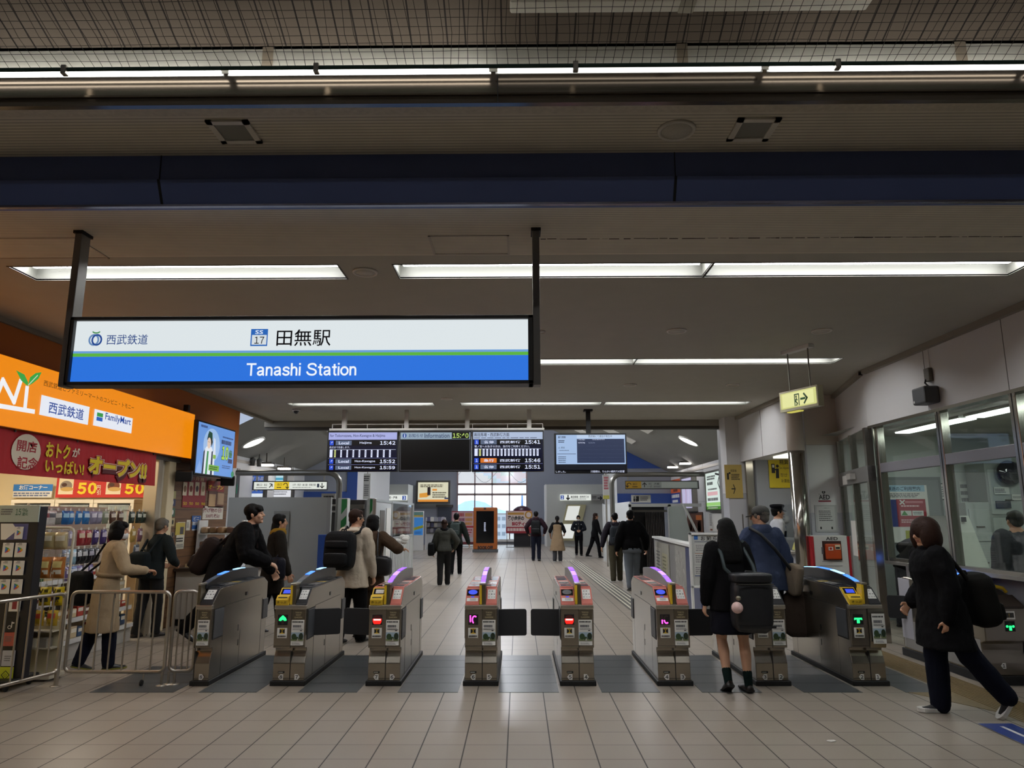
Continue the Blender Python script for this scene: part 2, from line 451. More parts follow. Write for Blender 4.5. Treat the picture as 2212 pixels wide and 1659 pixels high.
mb.box(-5.15, 5.6, 3.0, 14.35, 3.75, 3.8, CEILS)
struct('ceiling', mb)
# blue beam
BLUE = mat('blue_beam_paint', '#5a6898', .5, noise=.05, nscale=2)
mb = MB(); mb.prism([(3.50, HC + .02), (3.50, 3.345), (3.488, 3.338), (3.55, 3.222), (3.57, 3.215), (3.60, 3.215), (3.60, HC + .02)], 'x', -5.15, 5.6, BLUE)
for x in (-1.905, .835):
    mb.box(x - .002, x + .002, 3.496, 3.51, 3.34, HC, BLACK); mb.prism([(3.486, 3.338), (3.547, 3.224), (3.56, 3.224), (3.50, 3.338)], 'x', x - .007, x + .007, BLACK)
mb.box(-5.15, 5.6, 3.546, 3.57, 3.212, 3.224, mat('beam_edge', '#6d6a78', .25, .6))
struct('beam_blue', mb)
# ceiling edge: polished fascia
FASC = mat('polished_bronze_fascia', '#74695c', .2, .9, noise=.12, nscale=1.2)
mb = MB()
mb.prism([(3.03, 3.463), (3.0, 3.463), (3.0, 3.50), (2.992, 3.502), (2.992, 3.512), (3.004, 3.514), (2.998, 3.623), (3.03, 3.623)], 'x', -5.15, 5.6, FASC)
for x in (-.09, -3.4, 3.2): mb.box(x - .002, x + .002, 2.99, 3.01, 3.465, 3.622, BLACK)
struct('trim_1', mb)
TRIM = mat('ceiling_trim', '#8c8578', .6)
mb = MB(); mb.box(-5.15, 5.6, 14.3, 14.46, 3.30, 3.8, mat('dark_end_beam', '#4a453e', .55)); mb.box(-5.15, 5.6, 14.25, 14.3, 3.36, 3.50, TRIM); struct('beam_end', mb)
# ceiling light fixtures
LAMP = mat('lamp_tube', '#000000', .4, emit=26.0, ecol='#fcfdff')
TROUGH = mat('trough_white', '#66665f', .6)
rown = ['front', 'middle', 'rear']; coln = ['left', 'middle', 'right']
for i, (a, b, y0, y1) in enumerate(fix):
    d = .11
    t = thing('ceiling_light', 'recessed linear ceiling light, %s one of the %s row' % (coln[i % 3], rown[i // 3]), 'ceiling light', ((a + b) / 2, (y0 + y1) / 2, HC), 0, 'recessed ceiling lights')
    mb = MB()
    z = HC + d
    mb.quad((a, y0, z), (b, y0, z), (b, y1, z), (a, y1, z), TROUGH)
    mb.quad((a, y0, HC), (a, y0, z), (a, y1, z), (a, y1, HC), TROUGH); mb.quad((b, y0, HC), (b, y1, HC), (b, y1, z), (b, y0, z), TROUGH)
    mb.quad((a, y0, HC), (b, y0, HC), (b, y0, z), (a, y0, z), TROUGH); mb.quad((a, y1, HC), (a, y1, z), (b, y1, z), (b, y1, HC), TROUGH)
    w = .012
    for q in ((a - w, b + w, y0 - w, y0), (a - w, b + w, y1, y1 + w), (a - w, a, y0, y1), (b, b + w, y0, y1)):
        mb.box(q[0], q[1], q[2], q[3], HC - .004, HC + .01, TROUGH)
    mb.build('housing', t, world=True)
    mb = MB(); ym = (y0 + y1) / 2
    mb.box(a + .04, b - .04, ym - .075, ym + .075, z - .04, z - .012, LAMP)
    mb.build('lamp_tube', t, world=True)
# round downlights / speakers
def ceil_disc(px, py, r, label, cat='ceiling speaker', name='ceiling_speaker', square=False):
    c = PZ(px, py, HC)
    mb = MB()
    rim = mat('fitting_rim', '#d6d1c6', .5); core = mat('fitting_core', '#c0bbaf', .6, noise=.2, nscale=150)
    if square:
        t = thing(name, label, cat, tuple(c), 0, 'ceiling fittings')
        for q in ((-r, r, -r, -r + .03), (-r, r, r - .03, r), (-r, -r + .03, -r, r), (r - .03, r, -r, r)):
            mb.box(c.x + q[0], c.x + q[1], c.y + q[2], c.y + q[3], HC - .012, HC, rim)
        mb.build('frame', t, world=True)
        mb = MB(); mb.box(c.x - r + .03, c.x + r - .03, c.y - r + .03, c.y + r - .03, HC - .004, HC, mat('frosted_lens', '#8f8e86', .25)); mb.build('lens', t, world=True)
    else:
        t = thing(name, label, cat, tuple(c), 0, 'ceiling fittings')
        mb.lathe([(r, 0), (r, -.008), (r * .96, -.014), (r * .8, -.012), (r * .8, 0)], rim, c, 28); mb.build('rim', t, world=True)
        mb = MB(); mb.lathe([(r * .8, 0), (r * .8, -.008), (.002, -.011)], core, c, 28); mb.build('grille', t, world=True)
ceil_disc(507, 283, .105, 'square ceiling fitting left of centre on the grooved ceiling', 'downlight', 'ceiling_downlight', True)
ceil_disc(1627, 278, .105, 'square ceiling fitting beside the round grille above the blue beam', 'downlight', 'ceiling_downlight', True)
ceil_disc(1461, 280, .095, 'round speaker grille in the grooved ceiling above the blue beam')
ceil_disc(789, 587, .1, 'round speaker between the two front ceiling lights')
ceil_disc(1462, 714, .105, 'round ceiling disc between the front and middle lights, nearer the station sign')
ceil_disc(1775, 714, .105, 'round ceiling disc above the exit sign')
ceil_disc(1361, 831, .1, 'round ceiling disc between middle and rear lights, left of pair')
ceil_disc(1583, 831, .1, 'round ceiling disc between middle and rear lights, right of pair')
ceil_disc(965, 861, .1, 'round ceiling disc ahead of the rear lights above the information board')
ceil_disc(1164, 716, .07, 'small ceiling sensor beside the station sign', 'sensor', 'ceiling_sensor')
# access hatches
for pts, lab in (((( -4.35, -3.05, 4.62, 5.02)), 'ceiling access hatch outline left of the station sign'), ((-.62, .0 - .06, 4.62, 4.98), 'ceiling access hatch outline above the station sign')):
    x0, x1, y0, y1 = pts; mb = MB(); m = mat('hatch_trim', '#b0a89b', .5)
    for q in ((x0, x1, y0, y0 + .015), (x0, x1, y1 - .015, y1), (x0, x0 + .015, y0, y1), (x1 - .015, x1, y0, y1)): mb.box(*q, HC - .005, HC + .005, m)
    mb.box(x0 + .015, x1 - .015, y0 + .015, y1 - .015, HC - .001, HC + .004, CEILG)
    tag(mb.build('ceiling_hatch', loc=((x0 + x1) / 2, (y0 + y1) / 2, HC), world=True), lab, 'hatch')
# crack in the ceiling paint
mb = MB(); rr = random.Random(3); x = .16
while x < 4.4:
    w = rr.uniform(.02, .09); h = rr.uniform(.003, .012)
    mb.box(x, x + w, 4.69 + rr.uniform(-.004, .004), 4.69 + h, HC - .0015, HC, mat('rust_stain', '#3b2a1e', .8)); x += w * rr.uniform(.9, 1.5)
struct('ceiling_rust_crack', mb)

# ---------------- the platform roof nearest the camera, behind bird netting
DECK = nodes_mat('ribbed_roof_deck'); m, nt, b = DECK; DECK = m
tc = nt.nodes.new('ShaderNodeTexCoord'); sp = nt.nodes.new('ShaderNodeSeparateXYZ'); nt.links.new(tc.outputs['Object'], sp.inputs[0])
f = mnode(nt, 'FRACT', mnode(nt, 'DIVIDE', mnode(nt, 'ADD', sp.outputs[0], 60), .085))
h = mnode(nt, 'LESS_THAN', f, .09)
nt.links.new(mixc(nt, h, lin('#7d6f60'), lin('#2e251c')), b.inputs['Base Color']); b.inputs['Roughness'].default_value = .7
mb = MB()
mb.quad((-7, 3.02, 3.757), (-7, -1.2, 3.757 + 4.22 * .42), (7, -1.2, 3.757 + 4.22 * .42), (7, 3.02, 3.757), DECK)
struct('roof_deck', mb)
CONC = mat('dirty_white_beam', '#ece8da', .7, noise=.2, nscale=5)
mb = MB(); mb.box(-7, 7, 3.0, 3.2, 3.648, 3.80, CONC)
for x in (-3.4, -1.2, .75, 2.05): mb.box(x, x + .05, 2.996, 3.0, 3.648, 3.76, mat('beam_rust', '#b3a48f', .8))
struct('beam_roof_edge', mb)
for i, (a, b_) in enumerate(((-2.6, -1.36), (-1.34, -.12), (-.1, 1.13), (1.15, 2.35), (2.37, 3.6))):
    t = thing('strip_light', ['slim lit batten at the roof edge, far left end', 'slim lit batten at the roof edge, second from the left', 'slim dim batten at the roof edge above the fascia joint', 'slim lit batten at the roof edge, second from the right', 'slim lit batten at the roof edge, far right end'][i], 'strip light', ((a + b_) / 2, 2.95, 3.6), 0, 'batten lights along the roof edge')
    k = MB(); k.box(a, b_, 2.962, 2.968, 3.586, 3.597, WHITE); k.build('batten', t, world=True)
    k = MB(); k.box(a + .01, b_ - .01, 2.945, 2.962, 3.590, 3.607, glow('#fffdf8', 8.0 if i < 2 else 2.0 if i == 2 else 5.0)); k.build('lamp_tube', t, world=True)
# unlit twin batten right at the top of the view
t = thing('batten_light', 'unlit white batten light behind the netting at the top', 'strip light', (.9, 2.74, 3.8))
zz = PY(1500, 13, 2.72).z
for k, (a, b_) in enumerate(((-.03, .72), (.75, 1.52))):
    q = MB(); q.box(a, b_, 2.68, 2.76, zz, zz + .04, CONC, bev=.008); q.box(a, b_, 2.70, 2.74, zz + .04, zz + .12, STEELD); q.build('batten', t, world=True)
q = MB(); q.box(.70, .77, 2.67, 2.765, zz - .005, zz + .06, mat('clip_metal', '#8f8878', .4, .6), bev=.008); q.build('joint_clip', t, world=True)
# bird net: drawn from the roof edge to the deck
NET = mat('green_black_net', '#2b2822', .8)
mb = MB(); rr = random.Random(5); y0, z0, y1, z1 = 2.905, 3.588, 2.0, 3.97
def netp(x, t): return V((x + .012 * sin(x * 9 + t * 30), y0 + (y1 - y0) * t, z0 + (z1 - z0) * t - .015 * sin(pi * t) + .003 * sin(x * 21)))
def strand(pts, w):
    vs = []; fs = []
    for i, p in enumerate(pts):
        a = pts[max(i - 1, 0)]; c = pts[min(i + 1, len(pts) - 1)]
        s_ = (c - a).cross(V((0, -.5, -1))).normalized() * w; e_ = V((0, -.4, -.9)).normalized() * w
        vs += [p - s_, p + s_, p + e_]
    for i in range(len(pts) - 1):
        k = i * 3
        for u, v_ in ((0, 1), (1, 2), (2, 0)): fs.append((k + u, k + v_, k + 3 + v_, k + 3 + u))
    mb.add(vs, fs, NET)
x = -3.6
while x < 3.7:
    strand([netp(x + rr.uniform(-.006, .006), t / 6) for t in range(7)], .0012); x += .045 + rr.uniform(-.006, .006)
t = 0.0
while t < 1:
    strand([netp(-3.6 + k * .3, t + rr.uniform(-.004, .004)) for k in range(25)], .0011); t += .04
tag(mb.build('bird_net', loc=(0, 2.9, 3.59), world=True), 'dark bird netting stretched under the ribbed roof deck', 'net')
mb = MB(); mb.tube([(-4, 2.90, 3.583), (4, 2.90, 3.583)], .009, mat('green_rope', '#26423a', .7), 6)
for x in (-2.06, -.91, .265, 1.445): mb.box(x - .012, x + .012, 2.885, 2.915, 3.555, 3.60, STEEL, bev=.004)
tag(mb.build('net_border_rope', loc=(0, 2.90, 3.583), world=True), 'dark green border rope with clips along the net edge', 'rope')

# ---------------- unseen near walls and ceiling, added to keep daylight out from behind
NEARW = mat('unseen_near_wall', '#77726a', .7)
mb = MB(); mb.quad((-9, -4.5, 0), (9, -4.5, 0), (9, -4.5, 5.6), (-9, -4.5, 5.6), NEARW); struct('wall_back_unseen', mb)
mb = MB(); mb.quad((-9, -4.5, 5.5), (9, -4.5, 5.5), (9, -1.2, 5.5), (-9, -1.2, 5.5), NEARW); struct('ceiling_near_unseen', mb)
mb = MB(); mb.quad((7, -4.5, 0), (7, 3.0, 0), (7, 3.0, 5.6), (7, -4.5, 5.6), NEARW); mb.quad((5.6, 3.0, 0), (7, 3.0, 0), (7, 3.0, 5.6), (5.6, 3.0, 5.6), NEARW); struct('wall_near_right_unseen', mb)
mb = MB(); mb.quad((-7, -4.5, 0), (-7, -4.5, 5.6), (-7, 3.0, 5.6), (-7, 3.0, 0), NEARW); mb.quad((-7, 3.0, 3.4), (-7, 3.0, 5.6), (-5.15, 3.0, 5.6), (-5.15, 3.0, 3.4), NEARW); struct('wall_near_left_unseen', mb)
for i, x in enumerate((-3.5, 0, 3.5)):  # unseen lamps added to light the near concourse from behind
    mb = MB(); mb.box(x - 1.2, x + 1.2, -2.1, -1.98, 4.88, 4.9, glow('#fbfdff', 17.0)); mb.box(x - 1.25, x + 1.25, -2.14, -1.94, 4.9, 5.5, WHITE)
    tag(mb.build('added_near_lamp', loc=(x, -2.04, 4.9), world=True), 'added white linear lamp lighting the concourse from behind the viewer, %s' % ['left', 'centre', 'right'][i], 'ceiling light', 'added lamps behind the viewer')
# ================================================================ TICKET GATES
def bprism(mb, poly, x0, x1, m, bev=.006):
    bm = bmesh.new(); n = len(poly)
    a = [bm.verts.new((x0, y, z)) for y, z in poly]; b = [bm.verts.new((x1, y, z)) for y, z in poly]
    bm.faces.new(a[::-1]); bm.faces.new(b)
    for i in range(n): bm.faces.new((a[i], a[(i + 1) % n], b[(i + 1) % n], b[i]))
    bmesh.ops.recalc_face_normals(bm, faces=list(bm.faces))
    bmesh.ops.bevel(bm, geom=list(bm.edges), offset=bev, segments=2, profile=.5, affect='EDGES')
    bm.verts.index_update()
    mb.add([q.co.copy() for q in bm.verts], [[q.index for q in f.verts] for f in bm.faces], m); bm.free()
PINK = mat('salmon_hood', '#c06a5c', .4); YEL = mat('yellow_slot', '#d9b52c', .4); DARKH = mat('charcoal_hood', '#232427', .35)
GST = mat('gate_steel', '#a39b8e', .24, .92, noise=.08, nscale=2.5)
GSTL = mat('gate_cap_steel', '#c3bcae', .28, .85)
PANELD = mat('gate_pocket', '#4a4c4f', .45)
DGL = mat('dark_reader_glass', '#15171b', .08, coat=.5)
FLAP = mat('flap_pad', '#232427', .6)
BRASS = mat('post_metal', '#6e6552', .35, .7)
SEAM = mat('seam_dark', '#1f1d1a', .6)
LEDC = {'blue': glow('#3f7dff', 2.2), 'purple': glow('#8a4dff', 2.0)}
LEDW = {'blue': glow('#9cd2ff', 2.2), 'purple': glow('#a87bff', 2.2)}
SCR = glow('#3c55e8', 1.0)
def advert(S, x0, x1, z0, z1, top=True):
    """housing advert: brown title block, print lines, photograph of trees"""
    w = x1 - x0; h = z1 - z0
    if top:
        S.rect(x0, z0 + .74 * h, x1, z1, paint('#4b4232')); tl = paint('#c3b68e')
        for i, t in enumerate(('TOKYO', 'WEST', 'GARDEN')): S.text(t, (x0 + x1) / 2, z0 + (.925 - .07 * i) * h, .02, tl, w=w * (.5, .42, .62)[i], h=.045 * h, align='c'); S.k -= 1
        S.k += 1
    else: z0 -= .0; h = h / .74
    S.rect(x0, z0, x1, z0 + .735 * h, PAPER)
    S.scribble(x0 + .06 * w, z0 + .64 * h, x1 - .05 * w, z0 + .71 * h, 1, INK, .6, 3)
    S.scribble(x0 + .12 * w, z0 + .50 * h, x1 - .1 * w, z0 + .60 * h, 1, GREYINK, .7, 5)
    S.scribble(x0 + .1 * w, z0 + .44 * h, x1 - .05 * w, z0 + .49 * h, 2, GREYINK, .5, 9)
    S.rect(x1 - .3 * w, z0 + .41 * h, x1 - .15 * w, z0 + .435 * h, INK)
    b = z0 + .13 * h; t = z0 + .375 * h
    S.rect(x0 + .02 * w, b, x1 - .02 * w, t, paint('#9fb4c4')); S.rect(x0 + .02 * w, b, x1 - .02 * w, b + .06 * h, paint('#6f7a52'))
    g1, g2 = paint('#2f4527'), paint('#20301d')
    S.disc(x0 + .25 * w, b + .12 * h, .2 * w, .09 * h, g1, 12); S.disc(x0 + .8 * w, b + .13 * h, .18 * w, .1 * h, g2, 12); S.disc(x0 + .5 * w, b + .07 * h, .14 * w, .05 * h, g1, 10)
    S.poly([(x0 + .45 * w, b), (x0 + .62 * w, b), (x0 + .56 * w, b + .09 * h)], paint('#b7b4aa'))
    S.rect(x0 + .02 * w, z0, x1 - .02 * w, z0 + .1 * h, paint('#e6e6e2')); S.scribble(x0 + .12 * w, z0 + .02 * h, x1 - .1 * w, z0 + .08 * h, 2, GREYINK, .5, 2)
def hexplate(S, x, z, num, right):
    w, h = .021, .026
    if right: S.poly([(x - w, z - h), (x + .4 * w, z - h), (x + 1.35 * w, z), (x + .4 * w, z + h), (x - w, z + h)], PAPER)
    else: S.poly([(x + w, z - h), (x + w, z + h), (x - .4 * w, z + h), (x - 1.35 * w, z), (x - .4 * w, z - h)], PAPER)
    S.text(num, x, z - .016, .045, INK, h=.032, bold=.03, align='c')
def lamp_art(S, x0, z0, kind, s=.094):
    S.rect(x0, z0, x0 + s, z0 + s, BLACK)
    cx = x0 + s / 2
    gr, rd, mg = glow('#2cff86', 1.6), glow('#ff2018', 1.6), glow('#ff5ad8', 1.6)
    gh = paint('#3a2a24')
    if kind == 'up_top':
        S.rect(cx - .011, z0 + .006, cx + .011, z0 + .05, gh)
        S.poly([(x0 + .008, z0 + .042), (cx - .02, z0 + .036), (cx, z0 + .048), (cx + .02, z0 + .036), (x0 + s - .008, z0 + .042), (x0 + s - .018, z0 + .066), (cx, z0 + s - .004), (x0 + .018, z0 + .066)], gr)
    elif kind == 'up_low':
        S.poly([(x0 + .01, z0 + .062), (x0 + s - .01, z0 + .062), (x0 + s - .008, z0 + .04), (cx + .014, z0 + .048), (cx + .014, z0 + .012), (cx - .014, z0 + .012), (cx - .014, z0 + .048), (x0 + .008, z0 + .04)], gr)
    elif kind == 'up_big':
        S.poly([(x0 + .01, z0 + .05), (cx, z0 + s - .005), (x0 + s - .01, z0 + .05)], paint('#0b4a28')); S.disc(x0 + .018, z0 + .045, .012, .012, gr, 10); S.disc(x0 + s - .018, z0 + .045, .012, .012, gr, 10)
        S.rect(cx - .013, z0 + .008, cx + .013, z0 + .052, gr)
    elif kind == 'stop':
        S.disc(cx, z0 + .055, .04, .034, paint('#5a1210'), 20)
        S.poly([(x0 + .004, z0 + .056), (x0 + .006, z0 + .028), (x0 + .018, z0 + .008), (x0 + s - .018, z0 + .008), (x0 + s - .006, z0 + .028), (x0 + s - .004, z0 + .056)], rd)
        S.rect(x0 + .012, z0 + .04, x0 + s - .012, z0 + .055, glow('#ffc4c0', 1.6))
    else:
        top = kind == 'ic_top'
        for lit in (0, 1):
            m_ = mg if lit else gh
            zz = (z0 + .024, z0 + s - .006) if top else (z0 + .008, z0 + .046)
            if not lit: zz = (z0 + .008, z0 + s - .006)
            S.rect(x0 + .012, zz[0], x0 + .026, zz[1], m_)
            a0, a1 = (50, 310) if not lit else ((45, 245) if top else (185, 312))
            S.ring(x0 + .06, z0 + s / 2, .028, .040, .014, m_, 16, a0, a1)
    return S
def ticket_gate(x0, x1, numL, numR, lamp, hoodL, hoodR, led, label, half=False):
    xc = (x0 + x1) / 2; w = x1 - x0
    t = thing('ticket_gate', label, 'ticket gate', (xc, 7.86, 0), 0, 'ticket gates across the concourse')
    mb = MB(); mb.box(x0 - .012, x1 + .012, 7.10, 8.66, 0, .045, BLACK, bev=.006); mb.build('plinth', t, world=True)
    prof = [(7.13, .042), (7.13, .20), (7.15, .26), (7.175, .31), (7.165, .338), (7.10, .345), (7.10, .70), (7.095, .705), (7.095, .735), (7.26, .868), (7.34, .878), (8.50, .888), (8.63, .825), (8.63, .042)]
    mb = MB(); bprism(mb, prof, x0 + .004, x1 - .004, GST, .005)
    sx = x0 + (w * .54 if not half else .012)
    mb.box(sx - .0025, sx + .0025, 7.0985, 7.12, .345, .70, SEAM); mb.box(sx - .004, sx + .004, 7.1285, 7.16, .045, .31, SEAM)
    mb.box(x0 + .006, x1 - .006, 7.0985, 7.11, .36, .364, SEAM); mb.box(x0 + .006, x1 - .006, 7.1285, 7.14, .062, .066, SEAM)
    for X, sg in ((x0 + .004, -1), (x1 - .004, 1)):
        S = Sheet(mb, (X, 7.0, 0), (0, -sg if sg < 0 else 1, 0), (sg, 0, 0), (0, 0, 1)) if False else None
        e = X + sg * .0012
        for q in ((7.39, .05, 7.393, .42), (7.39, .70, 8.40, .703), (8.47, .05, 8.473, .66), (7.41, .68, 7.412, .70), (7.85, .05, 7.852, .40)):
            mb.box(X - .001, e, q[0], q[2], q[1], q[3], SEAM)
        mb.box(X - .001, e, 7.78, 7.80, .40, .46, SEAM); mb.box(X - .001, e, 7.8, 7.815, .25, .31, SEAM)
        mb.box(X - .001, e + sg * .004, 7.95, 8.0, .74, .775, DGL)
    mb.build('body', t, world=True)
    for X, sg in ((x0 + .004, -1), (x1 - .004, 1)):
        mb = MB(); mb.box(X - sg * .01, X + sg * .003, 7.15, 7.39, .408, .695, SEAM); mb.box(X - sg * .01, X + sg * .008, 7.16, 7.38, .42, .685, PANELD, bev=.004); mb.build('flap_pocket', t, world=True)
        mb = MB(); mb.box(X - sg * .01, X + sg * .008, 8.50, 8.655, .42, .64, PANELD, bev=.004); mb.build('flap_pocket', t, world=True)
    mb = MB(); mb.box(x0, x1, 7.088, 7.13, .70, .737, GSTL, bev=.006); mb.build('cap_strip', t, world=True)
    # sloping hoods
    sl = V((0, .165, .133)); sn = V((0, -.133, .165))
    px0 = xc - .02 if not half else x0 + .0; px1 = xc + .045 if not half else x0 + .035
    for side, kind, a, b in (('left', hoodL, x0 + .006, px0), ('right', hoodR, px1, x1 - .006)):
        if kind is None: continue
        m_ = {'pink': PINK, 'yellow': YEL, 'dark': DARKH}[kind]
        mb = MB()
        bprism(mb, [(7.092, .735), (7.098, .752), (7.255, .882), (7.28, .884), (7.28, .86), (7.2, .80)], a, b, m_ if kind != 'yellow' else YEL, .004)
        S = Sheet(mb, (a, 7.098, .752), (1, 0, 0), sn, sl); S.k = 2
        ww = b - a; L = .2
        if kind == 'yellow':
            bprism(mb, [(7.085, .735), (7.075, .79), (7.125, .83), (7.18, .82), (7.18, .74)], a + .004, b - .004, YEL, .006)
            S = Sheet(mb, (a, 7.0755, .79), (1, 0, 0), V((0, -.04, .05)), V((0, .05, .04))); S.k = 4
            S.rect(.18 * ww, .02, .85 * ww, .032, BLACK)
            S = Sheet(mb, (a, 7.083, .74), (1, 0, 0), (0, -1, .18), (0, -.18, 1)); S.k = 6
            S.text('きっぷ', .15 * ww, .015, .03, paint('#2a2205'), w=ww * .7, h=.022, bold=.02)
            S = Sheet(mb, (a, 7.098, .752), (1, 0, 0), sn, sl); S.k = 3
            S.rect(.1 * ww, .12, .92 * ww, .195, DGL); S.rect(.25 * ww, .13, .85 * ww, .18, SCR if led == 'blue' else paint('#c9c9c4'))
        elif side == 'left' and kind == 'pink':
            S.rect(.06 * ww, .10, .94 * ww, .19, DGL); S.disc(.5 * ww, .145, .34 * ww, .032, SCR if lamp != 'stop' else paint('#55585c'), 18); S.rect(.38 * ww, .074, .62 * ww, .09, SCR)
            S.rect(.08 * ww, .024, .92 * ww, .066, PAPER); S.scribble(.3 * ww, .03, .8 * ww, .06, 2, INK, .4, 4)
        else:
            S.rect(.14 * ww, .055, .86 * ww, .185, PAPER)
            for (i, j) in ((.3, .16), (.55, .16), (.25, .12), (.5, .12), (.74, .12), (.26, .08), (.52, .08), (.74, .08)):
                S.rect((i - .06) * ww, j - .008, (i + .07) * ww, j + .006, GREYINK if (i + j) % .1 > .05 else INK, lift=False)
        mb.build('hood', t, world=True)
    # top deck with reader windows
    pk = hoodR == 'pink'
    mb = MB(); mb.box(x0 + .012, x1 - .012, 7.27, 8.5, .872, .893, PINK if pk else DARKH, bev=.004)
    S = Sheet(mb, (x0, 7.27, .8935), (1, 0, 0), (0, 0, 1), (0, 1, 0))
    for a, b in (((.02, w / 2 - .035), (w / 2 + .04, w - .02)) if not half else ((.05, w - .02),)):
        for c, d, m_ in ((.04, .2, DGL), (.26, .48, paint('#8d8a86', .2)), (.52, .58, YEL if not pk else PAPER), (.7, .95, DGL), (1.0, 1.16, DGL)):
            S.rect(a, c, b, d, m_, lift=False)
    mb.build('reader_deck', t, world=True)
    # centre post
    mb = MB(); a = px0 + .004; b = px1 - .004
    mb.box(a + .0, a + (b - a) * .4, 7.105, 7.22, .70, .925, YEL if not half else BRASS, bev=.004); mb.box(a + (b - a) * .42, b, 7.105, 7.22, .70, .925, BRASS, bev=.004); mb.box(a, b, 7.10, 7.25, .922, .94, GSTL, bev=.004)
    mb.build('centre_post', t, world=True)
    # arched rail with lights
    ax = (a + b) / 2
    curve = [(7.2, .925), (7.35, .958), (7.55, .988), (7.8, 1.008), (8.1, 1.014), (8.4, 1.0), (8.58, .985), (8.6, .97)]
    mb = MB(); bprism(mb, curve + [(8.6, .88), (7.2, .88)], ax - .03, ax + .03, mat('arch_rail', '#7d7b7b', .3, .5) if pk else mat('arch_rail_dark', '#2a2c31', .25, .3), .006); mb.build('arch_rail', t, world=True)
    segs = [(7.24, 7.45), (7.5, 7.72), (7.78, 8.15)] if led == 'purple' else [(7.55, 7.75), (7.95, 8.2)]
    if label.find('glowing') >= 0: segs = [(7.24, 7.5), (7.55, 7.8), (7.85, 8.15), (8.2, 8.5)]
    def zc(y):
        for (p, q), (r_, s_) in zip(curve, curve[1:]):
            if p <= y <= r_: return q + (s_ - q) * (y - p) / (r_ - p)
        return .98
    for k, (p, q) in enumerate(segs):
        mb = MB(); ys = [p + (q - p) * i / 4 for i in range(5)]
        mb.rings([[V((ax - .022, y, zc(y) - .004)), V((ax + .022, y, zc(y) - .004)), V((ax + .022, y, zc(y) + .006)), V((ax - .022, y, zc(y) + .006))] for y in ys], LEDC[led] if k % 2 == 0 else LEDW[led], smooth=False)
        mb.build('led_light', t, world=True)
    # front artwork
    S0 = (x0, 7.0985, 0)
    if not half:
        mb = MB(); S = Sheet(mb, S0, (1, 0, 0), (0, -1, 0), (0, 0, 1)); lamp_art(S, .036, .555, lamp); mb.build('lane_lamp', t, world=True)
        mb = MB(); S = Sheet(mb, S0, (1, 0, 0), (0, -1, 0), (0, 0, 1)); S.rect(.035, .435, .13, .528, PAPER); S.rect(.058, .475, .108, .522, YEL)
        S.poly([(.058, .478), (.08, .487), (.08, .508), (.058, .519)], INK); S.poly([(.108, .478), (.086, .487), (.086, .508), (.108, .519)], INK); S.disc(.083, .515, .005, .005, INK, 8); S.scribble(.042, .442, .125, .462, 1, INK, .6, 4)
        mb.build('warning_sticker', t, world=True)
    o = .17 if not half else .03
    mb = MB(); S = Sheet(mb, S0, (1, 0, 0), (0, -1, 0), (0, 0, 1))
    if numR == '1': pass
    else: advert(S, o, x1 - x0 - .018, .37, .685); mb.build('advert_poster', t, world=True)
    mb = MB(); S = Sheet(mb, (x0, 7.1285, 0), (1, 0, 0), (0, -1, 0), (0, 0, 1))
    if not half:
        hexplate(S, .085, .077, numL, False); S.rect(.055, .112, .115, .128, BLACK); S.scribble(.06, .115, .11, .125, 1, PAPER, .4, 6)
        mb.build('number_plate', t, world=True)
    mb = MB(); S = Sheet(mb, (x0, 7.1285, 0), (1, 0, 0), (0, -1, 0), (0, 0, 1))
    hexplate(S, (.235 if not half else .085), .077, numR, True)
    mb.build('number_plate', t, world=True)
    return t
def flap(t, x0, x1, y0, y1, name='flap'):
    mb = MB(); z0, z1 = .418, .668; n = V((-(y1 - y0), x1 - x0, 0)).normalized() * .016
    pts = []
    for cx, cz, a0 in ((x1 - .02, z1 - .02, 0), (x0 + .004, z1 - .004, 90), (x0 + .004, z0 + .004, 180), (x1 - .02, z0 + .02, 270)):
        r = .02 if abs(cx - x1) < .03 else .004
        for k in range(4):
            a = radians(a0 + 30 * k); pts.append((cx + r * cos(a) * (1 if x1 > x0 else -1), cz + r * sin(a)))
    if x1 < x0:
        pts = []
        for cx, cz, a0 in ((x1 + .02, z1 - .02, 90), (x1 + .02, z0 + .02, 180), (x0, z0, 270), (x0, z1, 0)):
            r = .02 if cx == x1 + .02 else .0005
            for k in range(4): a = radians(a0 + 30 * k); pts.append((cx + r * cos(a), cz + r * sin(a)))
    R = [[V((p[0], y0 + (y1 - y0) * (p[0] - x0) / (x1 - x0), p[1])) + n * s for p in pts] for s in (-1, 1)]
    mb.rings(R, FLAP, smooth=False); mb.build(name, t, world=True)
gA = ticket_gate(-3.115, -2.955, '', '8', None, None, 'dark', 'blue', 'leftmost narrow steel ticket gate numbered 8 beside the barrier', half=True)
gB = ticket_gate(-2.352, -2.042, '8', '7', 'up_top', 'yellow', 'dark', 'blue', 'steel ticket gate numbered 8 and 7 with green arrow lamp')
gC = ticket_gate(-1.444, -1.130, '7', '6', 'stop', 'yellow', 'pink', 'purple', 'steel ticket gate numbered 7 and 6 with yellow ticket slot and red lamp')
gD = ticket_gate(-.522, -.208, '6', '5', 'ic_top', 'pink', 'pink', 'purple', 'salmon topped ticket gate numbered 6 and 5')
gE = ticket_gate(.397, .715, '5', '4', 'stop', 'pink', 'pink', 'purple', 'salmon topped ticket gate numbered 5 and 4 with red stop lamp')
gF = ticket_gate(1.312, 1.628, '4', '3', 'ic_low', 'pink', 'pink', 'purple', 'salmon topped ticket gate numbered 4 and 3')
gG = ticket_gate(2.238, 2.548, '3', '2', 'up_top', 'yellow', 'dark', 'blue', 'steel ticket gate numbered 3 and 2, half hidden behind the schoolgirl')
